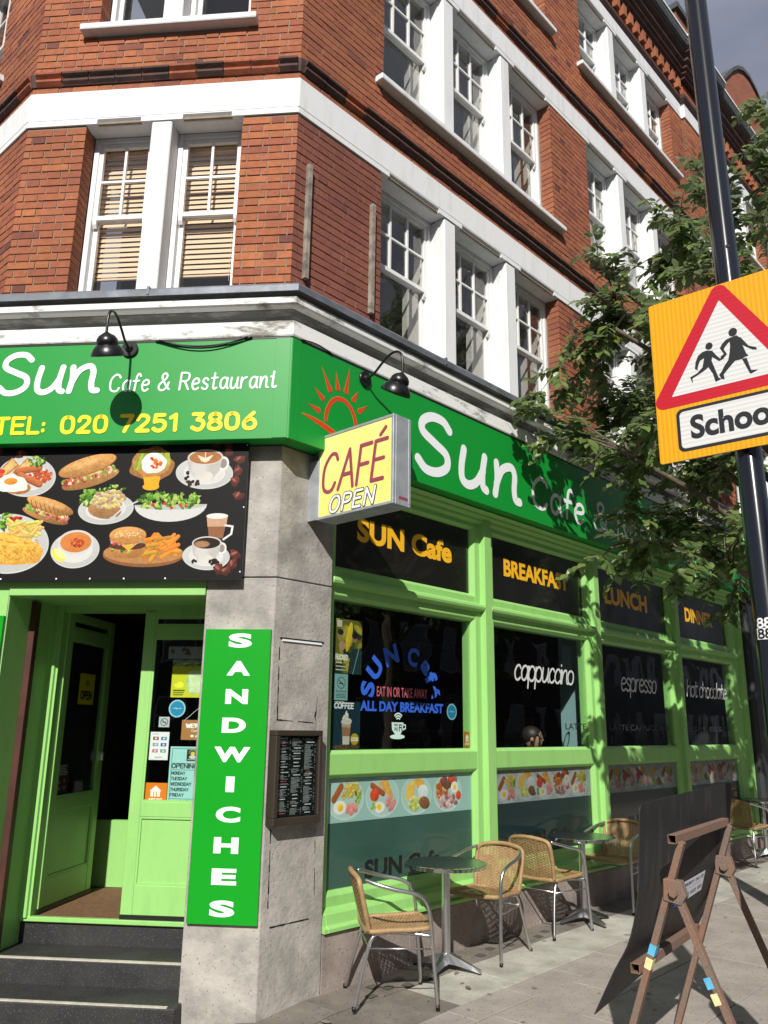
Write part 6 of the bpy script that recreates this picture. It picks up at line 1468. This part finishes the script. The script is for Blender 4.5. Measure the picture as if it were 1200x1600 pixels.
def rrect(a, b, c, d, r, n=6):
    pts = []
    for (cx, cy, s_) in ((b-r, d-r, 0), (a+r, d-r, 90), (a+r, c+r, 180), (b-r, c+r, 270)):
        for k in range(n+1): an = rad(s_+90*k/n); pts.append((cx+r*math.cos(an), cy+r*math.sin(an)))
    return pts
SX0, SX1, SZ0, SZ1 = -.440, .385, .078, 1.046
def plate_poly(nm, pts, off, th, m, bevel=0):
    return part(nm, MB().prism([FS.P(a, off-th, b) for a, b in pts], [FS.P(a, off, b) for a, b in pts]), m, sg, bevel=bevel)
plate_poly('sign_plate', rrect(SX0, SX1, SZ0, SZ1, .015), .100, .004, m_sy)
part('plate_back', MB().prism([FS.P(a, .088, b) for a, b in rrect(SX0, SX1, SZ0, SZ1, .015)], [FS.P(a, .0955, b) for a, b in rrect(SX0, SX1, SZ0, SZ1, .015)]), M_['alu'], sg)
def rtri(cx, top, bl, br, zb, r, n=7):
    P3 = [(cx, top), (bl, zb), (br, zb)]; out = []
    for i in range(3):
        p, a, b = Vector(P3[i]), Vector(P3[i-1]), Vector(P3[(i+1) % 3]); va, vb = (a-p).normalized(), (b-p).normalized(); h = (va+vb).normalized(); half = va.angle(vb)/2
        c = p+h*(r/math.sin(half)); t1_, t2_ = p+va*(r/math.tan(half)), p+vb*(r/math.tan(half)); a1 = math.atan2((t1_-c).y, (t1_-c).x); a2 = math.atan2((t2_-c).y, (t2_-c).x); d_ = (a2-a1+math.pi) % (2*math.pi)-math.pi
        for k in range(n+1): an = a1+d_*k/n; out.append((c.x+r*math.cos(an), c.y+r*math.sin(an)))
    return out
plate_poly('red_triangle', rtri(-.044, 1.083, -.475, .387, .392, .045), .1008, .0008, m_sr); plate_poly('white_triangle', rtri(-.046, .952, -.346, .254, .455, .004), .1014, .0006, m_sw)
m_pic = mat('pictogram_black', (.012,.014,.018), .5)
girl=[(-0.01, 0.713), (0.027, 0.717), (0.045, 0.696), (0.051, 0.656), (0.066, 0.6), (0.077, 0.583), (0.057, 0.58), (0.043, 0.573), (0.007, 0.573), (-0.028, 0.587), (-0.018, 0.625), (-0.011, 0.668), (-0.012, 0.691), (-0.037, 0.669), (-0.045, 0.654), (-0.031, 0.625), (-0.043, 0.61), (-0.06, 0.607), (-0.067, 0.617), (-0.048, 0.63), (-0.065, 0.668), (-0.053, 0.688), (-0.03, 0.708)]
girl_arm=[(0.043, 0.704), (0.06, 0.676), (0.082, 0.639), (0.119, 0.619), (0.121, 0.604), (0.099, 0.611), (0.069, 0.636), (0.040, 0.665)]
leg1=[(-0.028, 0.587), (0.007, 0.574), (-0.025, 0.545), (-0.058, 0.513), (-0.056, 0.483), (-0.071, 0.489), (-0.082, 0.516), (-0.066, 0.534), (-0.051, 0.559)]
leg2=[(0.043, 0.573), (0.066, 0.574), (0.073, 0.539), (0.082, 0.499), (0.116, 0.491), (0.08, 0.479), (0.074, 0.483), (0.061, 0.52)]
boy=[(-0.136, 0.676), (-0.106, 0.666), (-0.091, 0.639), (-0.07, 0.61), (-0.053, 0.613), (-0.047, 0.603), (-0.075, 0.595), (-0.093, 0.613), (-0.109, 0.629), (-0.114, 0.608), (-0.099, 0.551), (-0.086, 0.502), (-0.071, 0.489), (-0.104, 0.481), (-0.114, 0.532), (-0.134, 0.576), (-0.16, 0.56), (-0.203, 0.542), (-0.224, 0.534), (-0.224, 0.502), (-0.237, 0.544), (-0.195, 0.559), (-0.165, 0.585), (-0.153, 0.635), (-0.175, 0.626), (-0.188, 0.599), (-0.192, 0.581), (-0.19, 0.573), (-0.207, 0.585), (-0.2, 0.625), (-0.183, 0.659), (-0.157, 0.674)]
for nm, parts_, hd_ in (('girl_pictogram', (girl, girl_arm, leg1, leg2), (.010,.741,.0225)), ('boy_pictogram', (boy,), (-.120,.698,.0195))):
    mb = MB()
    for i, p in enumerate(parts_): mb.add([FS.P(a, .1018+.0003*i, b) for a, b in p], [tuple(range(len(p)))])
    disc(mb, FS, hd_[0], hd_[1], hd_[2], hd_[2]*1.05, .1032, 20); part(nm, mb, m_pic, sg, recalc=False)
plate_poly('text_border', rrect(-.331, .245, .124, .372, .035), .1008, .0008, m_pic); plate_poly('text_panel', rrect(-.313, .227, .142, .354, .024), .1014, .0006, m_sw)
font_text('lettering', 'School', FS, -.258, .185, .184, .322, .1024, m_pic, sg, .035)
for z in (.25, .88):
    c_ = FS.P(0, 0, z); part('fixing_band', MB().lathe([(.078,-.012),(.078,.012)], (base.x+.022-.0105*z, base.y, 3.0+z), 24), M_['alu'], sg)
    part('fixing_rail', MB().box(FS, -.38, .33, .070, .0875, z-.018, z+.018), M_['alu'], sg)

# ================================================================= PERSON INSIDE
def skin_figure(name, joints, edges, radii, m, parent):
    me = bpy.data.meshes.new(name); me.from_pydata(joints, edges, []); o = bpy.data.objects.new(name, me); C.objects.link(o); o.parent = parent
    sk = o.modifiers.new('skin', 'SKIN'); sk.use_smooth_shade = True
    for i, r in enumerate(radii): me.skin_vertices[0].data[i].radius = (r, r)
    me.skin_vertices[0].data[0].use_root = True
    sb = o.modifiers.new('sub', 'SUBSURF'); sb.levels = 1; sb.render_levels = 2; me.materials.append(m); return o
pr_ = thing('person', 'seated customer with dark hair and dark jacket behind the cappuccino window', 'person'); pz = FA.P(4.12, -.70, .34); pr_.location = pz; pr_.rotation_euler = (0,0,math.atan2(FA.n.y, FA.n.x)+rad(20))
J_ = [(0,0,.50),(0,0,.75),(.0,0,.98),(.0,.0,1.06),(.02,0,1.11),(0,.18,1.0),(0,-.18,1.0),(.06,.24,.76),(.06,-.24,.76),(.28,.20,.72),(.28,-.20,.72),(.02,.09,.48),(.02,-.09,.48),(.42,.10,.50),(.42,-.10,.50),(.42,.10,.08),(.42,-.10,.08),(.54,.10,.04),(.54,-.10,.04),(.36,.18,.72),(.36,-.18,.72)]
E_ = [(0,1),(1,2),(2,3),(3,4),(2,5),(2,6),(5,7),(6,8),(7,9),(8,10),(0,11),(0,12),(11,13),(12,14),(13,15),(14,16),(15,17),(16,18),(9,19),(10,20)]
m_skin = mat('skin', (.42,.24,.16), .5); m_jk = mat('dark_jacket', (.02,.022,.03), .8); m_hr = mat('dark_hair', (.025,.017,.012), .5)
skin_figure('body', J_, E_, [.15,.14,.13,.055,.05,.08,.08,.05,.05,.036,.036,.1,.1,.065,.065,.045,.045,.035,.035,.028,.028], m_jk, pr_)
m = MB()
def ellip(m, c, r, nu=18, nv=12, f=None):
    b = len(m.v)
    for i in range(nv+1):
        th = math.pi*i/nv
        for j in range(nu):
            ph = 2*math.pi*j/nu; v = Vector((math.sin(th)*math.cos(ph), math.sin(th)*math.sin(ph), math.cos(th)))
            if f: v = f(v)
            m.v.append((c[0]+v.x*r[0], c[1]+v.y*r[1], c[2]+v.z*r[2]))
    for i in range(nv):
        for j in range(nu): m.f.append((b+i*nu+j, b+i*nu+(j+1)%nu, b+(i+1)*nu+(j+1)%nu, b+(i+1)*nu+j))
ellip(m, (.03,0,1.215), (.098,.078,.122), f=lambda v: Vector((v.x, v.y*(1-.25*max(0, -v.z)), v.z)))
m.add([(.125,-.012,1.20),(.125,.012,1.20),(.15,0,1.19),(.12,0,1.235)], [(0,1,2),(0,2,3),(1,3,2)])
for s_ in (-1, 1): ellip(m, (.03, s_*.08, 1.205), (.02,.01,.03), 8, 6)
link('head', mesh_from(m, 'head'), m_skin, pr_, smooth=True)
m = MB(); ellip(m, (.008,0,1.25), (.108,.088,.10)); link('hair', mesh_from(m, 'hair'), m_hr, pr_, smooth=True)
m = MB()
for s_ in (-1, 1): ellip(m, (.118, s_*.03, 1.22), (.010,.012,.006), 8, 6)
link('eyes', mesh_from(m, 'eyes'), M_['black_vinyl'], pr_, smooth=True)
m = MB()
for s_ in (-1, 1):
    ellip(m, (.39, s_*.19, .725), (.045,.035,.018), 10, 6)
    for k in range(4): m.tube([(.42, s_*(.165+.017*k), .728), (.465, s_*(.163+.018*k), .722), (.49-.006*abs(k-1.5), s_*(.163+.018*k), .71)], [.009,.0085,.007], 6)
    m.tube([(.38, s_*.16, .725), (.42, s_*.135, .72)], [.011,.008], 6)
link('hands', mesh_from(m, 'hands'), m_skin, pr_, smooth=True)

# ================================================================= STREET TREE
tr = thing('street_tree', 'leafy green street tree overhanging the right end of the green fascia', 'tree', (3.55, 6.75, ground_z(Vector((3.55,6.75,0)))))
m_bark = mat('grey_brown_bark', (.12,.09,.065), .9, var=.4, vscale=14, bump=.7, bscale=30)
def leaf_mat():
    m, nt, N, L, b = new_mat('leaf'); b.inputs['Roughness'].default_value = .33; out = N['Material Output']
    oi = N.new('ShaderNodeObjectInfo'); at = N.new('ShaderNodeAttribute'); at.attribute_name = 'lv'; ad = N.new('ShaderNodeMath'); ad.operation = 'ADD'; fr_ = N.new('ShaderNodeMath'); fr_.operation = 'FRACT'
    L.new(oi.outputs['Random'], ad.inputs[0]); L.new(at.outputs['Fac'], ad.inputs[1]); L.new(ad.outputs[0], fr_.inputs[0])
    r = N.new('ShaderNodeValToRGB'); r.color_ramp.elements[0].color = (.09,.155,.04,1); r.color_ramp.elements[1].color = (.28,.36,.12,1); e = r.color_ramp.elements.new(.93); e.color = (.175,.25,.07,1); r.color_ramp.elements[2].color = (.16,.16,.03,1)
    L.new(fr_.outputs[0], r.inputs[0]); g = N.new('ShaderNodeNewGeometry'); mxb = N.new('ShaderNodeMix'); mxb.data_type = 'RGBA'; mxb.inputs[7].default_value = (.25,.32,.17,1)
    ml = N.new('ShaderNodeMath'); ml.operation = 'MULTIPLY'; ml.inputs[1].default_value = .75; L.new(g.outputs['Backfacing'], ml.inputs[0]); L.new(ml.outputs[0], mxb.inputs[0]); L.new(r.outputs[0], mxb.inputs[6]); L.new(mxb.outputs[2], b.inputs['Base Color'])
    tl = N.new('ShaderNodeBsdfTranslucent'); L.new(mxb.outputs[2], tl.inputs[0]); ms = N.new('ShaderNodeMixShader'); ms.inputs[0].default_value = .38; L.new(b.outputs[0], ms.inputs[1]); L.new(tl.outputs[0], ms.inputs[2]); L.new(ms.outputs[0], out.inputs[0]); return m
M_['leaf'] = leaf_mat()
CL = [(2.02,7.93,4.44),(2.17,7.56,5.04),(2.28,8.04,5.16),(1.50,7.11,4.26),(2.03,7.73,4.92),(2.18,7.68,4.20),(1.68,7.27,4.62),(2.27,8.08,4.28),(1.99,7.40,4.14),(2.19,7.73,4.78),(2.44,7.34,4.73),(3.07,8.66,5.19),(2.32,7.90,4.80),(2.99,8.36,5.76),(2.64,8.39,5.08),(2.23,6.86,4.02),(2.35,7.47,4.79),(2.68,8.11,5.18),(2.91,8.12,5.15),(2.64,7.62,4.35),(2.73,7.79,5.00),(2.52,8.06,4.88),(3.04,8.78,5.57),(2.42,7.14,4.36),(2.09,6.80,4.09),(2.86,8.17,4.63),(2.89,7.93,3.58),(3.56,8.36,3.98),(3.80,8.90,3.78),(3.26,8.33,4.15),(3.20,7.89,3.51),(2.93,7.46,3.45),(3.27,7.85,3.58),(2.90,7.71,3.53),(3.00,7.41,3.99),(3.42,8.60,4.16),(2.98,8.31,3.90),(2.77,7.42,3.99),(2.46,8.26,3.82),(2.37,7.48,3.60),(2.26,7.34,3.75),(2.33,7.45,3.69),(2.50,8.10,3.94),(3.95,7.08,3.92),(4.86,8.95,4.18),(2.89,6.85,3.18),(4.00,7.95,3.44),(2.32,6.13,2.87),(2.95,6.12,3.28),(3.06,6.38,3.23),(3.57,6.77,3.19),(4.01,7.14,2.95),(3.54,7.80,3.44),(4.34,8.64,3.76),(3.75,8.39,3.81),(3.35,8.30,3.91),(4.20,8.10,3.69),(4.11,7.15,3.79),(2.62,5.53,3.13),(2.84,5.84,2.78),(4.12,7.62,3.15),(4.40,8.35,4.27),(3.56,8.80,3.56),(4.57,8.66,4.25),(2.56,6.60,3.12),(2.07,5.08,3.82),(2.08,5.20,4.24),(3.05,7.94,5.15),(4.43,7.36,5.89),(3.08,6.43,3.83),(2.10,5.52,3.89),(4.55,8.63,5.65),(3.02,5.98,4.21),(4.11,7.98,5.94),(2.99,5.86,5.02),(2.57,5.64,3.88),(4.14,7.64,4.85),(4.47,8.50,6.26),(4.04,8.17,5.87),(1.91,5.12,3.68),(3.06,7.69,4.22),(5.00,8.26,5.10),(2.56,6.35,4.36),(3.22,7.42,5.45),(2.51,5.46,4.37),(4.68,8.20,5.11),(3.29,7.02,4.20),(4.09,7.93,5.16),(1.96,5.06,4.44),(4.74,8.02,5.43),(2.77,7.44,5.15),(2.69,6.44,5.86),(2.44,5.94,5.27),(2.50,6.08,5.83),(2.61,6.41,5.83),(3.39,7.66,6.48),(3.17,7.64,6.25),(3.82,7.89,6.85),(3.16,6.54,6.47),(4.20,7.90,7.26),(3.98,7.66,7.34),(4.67,8.90,7.56),(3.71,7.15,6.67),(4.55,8.59,7.53),(3.21,6.53,5.68),(3.13,6.57,6.43),(5.40,8.88,9.53),(3.78,6.55,6.58),(4.52,7.12,7.90),(5.57,8.41,7.78),(4.26,7.11,8.03),(3.94,6.44,6.39),(5.38,8.64,7.64),(4.93,8.29,8.03),(3.68,6.18,7.01),(4.61,8.26,7.26),(4.04,6.66,7.40),(4.93,7.77,8.10),(2.48,7.18,5.82),(2.39,7.26,6.07),(2.08,6.73,5.91),(1.96,6.79,6.03),(2.49,7.34,5.18),(2.38,7.27,5.38),(2.22,7.21,5.51),(1.98,6.91,5.47),(2.74,7.00,6.41),(2.55,6.85,6.52),(3.31,7.58,7.60),(3.24,7.42,7.12),(4.09,7.72,8.57),(4.24,7.83,8.45),(4.08,7.45,7.87),(4.00,7.49,7.67),(2.77,7.22,6.16),(1.89,7.07,5.17),(2.08,7.38,5.12),(1.83,7.21,5.30),(1.71,6.78,3.00),(2.05,7.13,3.00),(2.21,6.93,2.91),(2.73,7.63,2.98),(3.06,7.72,2.94),(3.45,8.09,2.88),(1.33,7.03,4.50),(1.56,7.28,4.28),(1.46,7.14,4.72)]
rt = random.Random(3)
trunk_top = Vector((3.5, 6.75, 2.75)); tb_ = Vector((3.55, 6.75, ground_z(Vector((3.55,6.75,0)))))
o = part('trunk', MB().tube([tb_-Vector((0,0,.05)), tb_+Vector((0,0,.25)), tb_+Vector((.02,.01,1.2)), trunk_top, Vector((3.5,6.85,4.0)), Vector((3.6,6.9,5.4)), Vector((3.7,6.9,6.6))], [.15,.115,.10,.09,.065,.045,.02], 12), m_bark, tr, smooth=True)
mains = []
nodes = [(Vector((3.5,6.78,2.75+.55*i)), .05) for i in range(8)]
limbs = MB()
hubs = []
for k, (tx, ty, tz) in enumerate(((2.1,6.6,3.9),(2.6,7.6,4.4),(1.9,6.2,4.9),(2.3,6.6,3.15),(3.1,7.8,3.6),(4.2,6.2,3.8),(4.6,7.4,4.8),(2.6,6.3,5.9),(3.1,7.3,6.3),(4.2,6.6,6.4),(3.0,5.9,5.0),(2.2,7.0,5.4),(3.6,8.4,4.6))):
    t = Vector((tx, ty, tz)); s_ = Vector((3.52, 6.8, min(5.6, max(2.6, tz-1.0)))); mid = (s_+t)/2+Vector((0,0,.12)); limbs = MB().tube(smooth_pts([s_, mid, t], 4), [.045-.03*i/8 for i in range(9)], 7); part('limb', limbs, m_bark, tr, smooth=True); hubs += [mid, t]
CL += [tuple(FA.P(rt.uniform(4.9, 8.6), rt.uniform(.7, 2.9), rt.uniform(3.3, 6.2))) for _ in range(34)]
for t in ((4.4,8.9,3.9),(5.6,9.2,4.4),(4.9,8.2,5.2),(6.0,10.0,4.6)):
    t = Vector(t); s_ = Vector((3.55, 6.85, 3.3)); mid = (s_+t)/2+Vector((0,0,.2)); part('limb', MB().tube(smooth_pts([s_, mid, t], 4), [.05-.035*i/8 for i in range(9)], 7), m_bark, tr, smooth=True); hubs += [mid, t]
twigs = MB(); leafs = []
def leaf_xf(p, d, nrm, sz):
    d = d.normalized(); nrm = (nrm-d*nrm.dot(d)).normalized(); s_ = nrm.cross(d); return (p, d, s_, nrm, sz)
for c in CL:
    c = Vector(c); h = min(hubs, key=lambda q: (q-c).length+ (0 if q.x >= c.x-.1 else .6)); v = c-h; n_ = max(3, int(v.length/.12)); sagv = Vector((0,0,-.04))
    pts = [h+v*(i/n_)+Vector((rt.uniform(-.02,.02), rt.uniform(-.02,.02), .10*math.sin(math.pi*i/n_)+rt.uniform(-.015,.015))) for i in range(n_+1)]
    twigs.tube(pts, [max(.003, .012*(1-.75*i/n_)) for i in range(n_+1)], 5)
    dirs = [v.normalized()]
    for b_ in range(rt.randint(8, 11)):
        i0 = rt.randint(max(0, n_-5), n_); p0 = pts[i0]; dv = (v.normalized()*.7+Vector((rt.gauss(0,.55), rt.gauss(0,.55), rt.gauss(0,.45)))).normalized(); ln = rt.uniform(.14, .30); q = [p0+dv*ln*k/4+Vector((0,0,-.10*ln*(k/4)**2*3)) for k in range(5)]
        twigs.tube(q, [.004,.0035,.003,.0025,.002], 4)
        nl = int(ln/.024)
        for k in range(nl):
            f = k/nl; p = q[min(3, int(f*4))]; p = p.lerp(q[min(4, int(f*4)+1)], f*4-int(f*4)); sd_ = 1 if k % 2 else -1; side = dv.cross(Vector((0,0,1))).normalized()*sd_
            d_ = (dv*.55+side*.8+Vector((rt.gauss(0,.22), rt.gauss(0,.22), -.42+rt.gauss(0,.22)))); nn = Vector((rt.gauss(0,.34), rt.gauss(0,.34)-.5, 1)); leafs.append(leaf_xf(p+d_.normalized()*.012, d_, nn, rt.uniform(.075, .120)))
    for k in range(int(n_*1.1)):
        p = pts[rt.randint(max(0, n_//2), n_)]; d_ = Vector((rt.gauss(0,1), rt.gauss(0,1), rt.gauss(-.3,.5))); leafs.append(leaf_xf(p, d_, Vector((rt.gauss(0,.3), rt.gauss(0,.3), 1)), rt.uniform(.07, .11)))
part('twigs', twigs, m_bark, tr, recalc=False, kind='stuff')
LV = [(0,0,0),(.20,.23,.04),(.48,.32,.06),(.80,.18,.03),(1,0,-.10),(.80,-.18,.03),(.48,-.32,.06),(.20,-.23,.04),(.25,0,.0),(.55,0,-.0),(.82,0,-.015)]
LF = [(0,8,1),(1,8,9,2),(2,9,10,3),(3,10,4),(0,7,8),(7,6,9,8),(6,5,10,9),(5,4,10)]
def lproj(p): d = p-camp; z = d.dot(Fv); return d.dot(Rv)/z, d.dot(Uv)/z, d.length
def lkey(l):
    x, y, r = lproj(l[0]); vis = abs(x) < .47 and abs(y) < .62; return -(l[4]/r) if vis else 0
leafs = [l for l in leafs if l[0].x > .172*l[0].y and (l[0]-K).dot(FA.n) > .19]
leafs.sort(key=lkey)
lme = mesh_from(MB().add(LV, LF), 'leaf', False); lme.materials.append(M_['leaf'])
lm = MB(); lv = []
for i, (p, d_, s_, nn, sz) in enumerate(leafs):
    if i < 295:
        ob = bpy.data.objects.new('leaf', lme); C.objects.link(ob); ob.parent = tr
        R3 = Matrix((d_, s_, nn)).transposed().to_4x4(); ob.matrix_basis = Matrix.Translation(p-wloc(tr)) @ R3 @ Matrix.Diagonal((sz, sz*1.05, sz, 1))
    else:
        lm.add([p+(d_*a+s_*b*1.05+nn*c)*sz for a, b, c in LV], LF); lv += [rt.random()]*len(LV)
o = part('foliage', lm, M_['leaf'], tr, recalc=False, kind='stuff'); at = o.data.attributes.new('lv', 'FLOAT', 'POINT'); at.data.foreach_set('value', lv)
print('leaves', len(leafs), 'bricks', len(bricks))

# ================================================================= NEIGHBOUR AND OPPOSITE SIDE
nb = thing('dark_shopfront', 'charcoal painted shopfront beyond the green one, in shade behind the lamp column', 'shopfront', FA.P(8.7,0,0))
m_ch = mat('charcoal_paint', (.022,.024,.028), .5, var=.15, vscale=3)
pr = [(8.662,-.2),(8.662,.02),(8.70,.07),(9.30,.07),(9.34,.02),(9.34,-.2)]
part('pilaster', MB().profile_z(FA, pr, -.0, 3.9), m_ch, nb, bevel=.004); part('shopfront_frame', MB().box(FA, 9.36, 14.5, -.2, -.05, .0, .75).box(FA, 9.36, 14.5, -.2, -.04, 2.9, 4.35).box(FA, 14.5, 15.0, -.2, .05, 0, 4.35), m_ch, nb, bevel=.004)
for k in range(3): part('shop_window_pane', MB().box(FA, 9.5+1.65*k, 11.05+1.65*k, -.15, -.14, .75, 2.9), M_['black_panel'], nb)
part('fascia_panel', MB().box(FA, 8.70, 15, .021, .12, 3.5, 4.3), m_ch, nb); part('rear_wall', MB().box(FA, 15.0, 26, -.3, -.02, -.2, 4.7), M_['far_brick'], nb)
part('corbel', MB().box(FA, 8.66, 9.3, .0, .2, 3.9, 4.32), m_ch, nb, bevel=.02)
def terrace(x0, x1, y, h, label, col, gname):
    t = thing('terrace_building', label, 'building', ((x0+x1)/2, y, 0)); Fo = Sub(Vector((x0, y, 0)), Vector((1,0,0)), Vector((0,1,0)))
    part('wall', MB().box(Fo, 0, x1-x0, -8, 0, -.3, h), mat(gname, col, .9, var=.15), t)
    n = int((x1-x0)/2.4)
    for f in range(int(h/3.1)):
        for k in range(n):
            a = 1.0+2.4*k; z = .9+3.1*f
            w = part('window', MB().box(Fo, a, a+1.1, -.02, .03, z, z+1.7), M_['white_wood'], t)
            part('pane', MB().box(Fo, a+.07, a+1.03, .031, .035, z+.07, z+.82).box(Fo, a+.07, a+1.03, .031, .035, z+.88, z+1.63), M_['black_panel'], w)
    part('roof_parapet', MB().box(Fo, -.1, x1-x0+.1, -8, .15, h, h+.35), M_['white_paint'], t)
terrace(-26, -8, -17, 9.6, 'brown brick terrace across the street seen only as a reflection', (.06,.035,.025), 'brown_brick')
terrace(-8, 6, -18, 9.9, 'yellow stock brick terrace across the street seen only as a reflection', (.09,.07,.045), 'stock_brick')
def terrace_row(u0, u1, off, h, label, col, gname):
    base_ = FA.P(u1, off, 0); t = thing('terrace_building', label, 'building', base_); Fo = Sub(base_, -FA.d, -FA.n); W = u1-u0
    part('wall', MB().box(Fo, 0, W, -8, 0, -.6, h), mat(gname, col, .9, var=.3, vscale=1.2), t)
    n = int(W/2.3); wm = mesh_from(MB().box(Sub(Vector((0,0,0)), -FA.d, -FA.n), 0, 1.1, -.02, .03, 0, 1.8), 'window'); wm.materials.append(mat(gname+'_frame', (.35,.35,.33), .6)); pm = mesh_from(MB().box(Sub(Vector((0,0,0)), -FA.d, -FA.n), .07, 1.03, .031, .035, .07, 1.73), 'pane'); pm.materials.append(M_['black_panel'])
    for f in range(int(h/3.0)):
        for k in range(n):
            w = bpy.data.objects.new('window', wm); C.objects.link(w); w.parent = t; w.location = Fo.P(.7+2.3*k, 0, .9+3.0*f)-base_
            q = bpy.data.objects.new('pane', pm); C.objects.link(q); q.parent = w
    part('roof_parapet', MB().box(Fo, -.1, W+.1, -8, .15, h, h+.35), mat(gname+'_coping', (.2,.2,.19), .9), t)
terrace_row(-4, 14, 17, 10.2, 'dark red brick building across the side street seen only in the shop window reflections', (.075,.028,.02), 'dark_brick')
terrace_row(14.05, 34, 17, 11.2, 'soot brown building across the side street seen only in the window reflections', (.05,.038,.028), 'soot_brick')
terrace_row(34.05, 60, 17, 10.4, 'grey rendered building far along the side street seen only in reflections', (.12,.12,.115), 'grey_render')
terrace_row(60.05, 95, 17, 11.0, 'farthest brick building along the side street seen only in reflections', (.07,.035,.025), 'far_dark_brick')
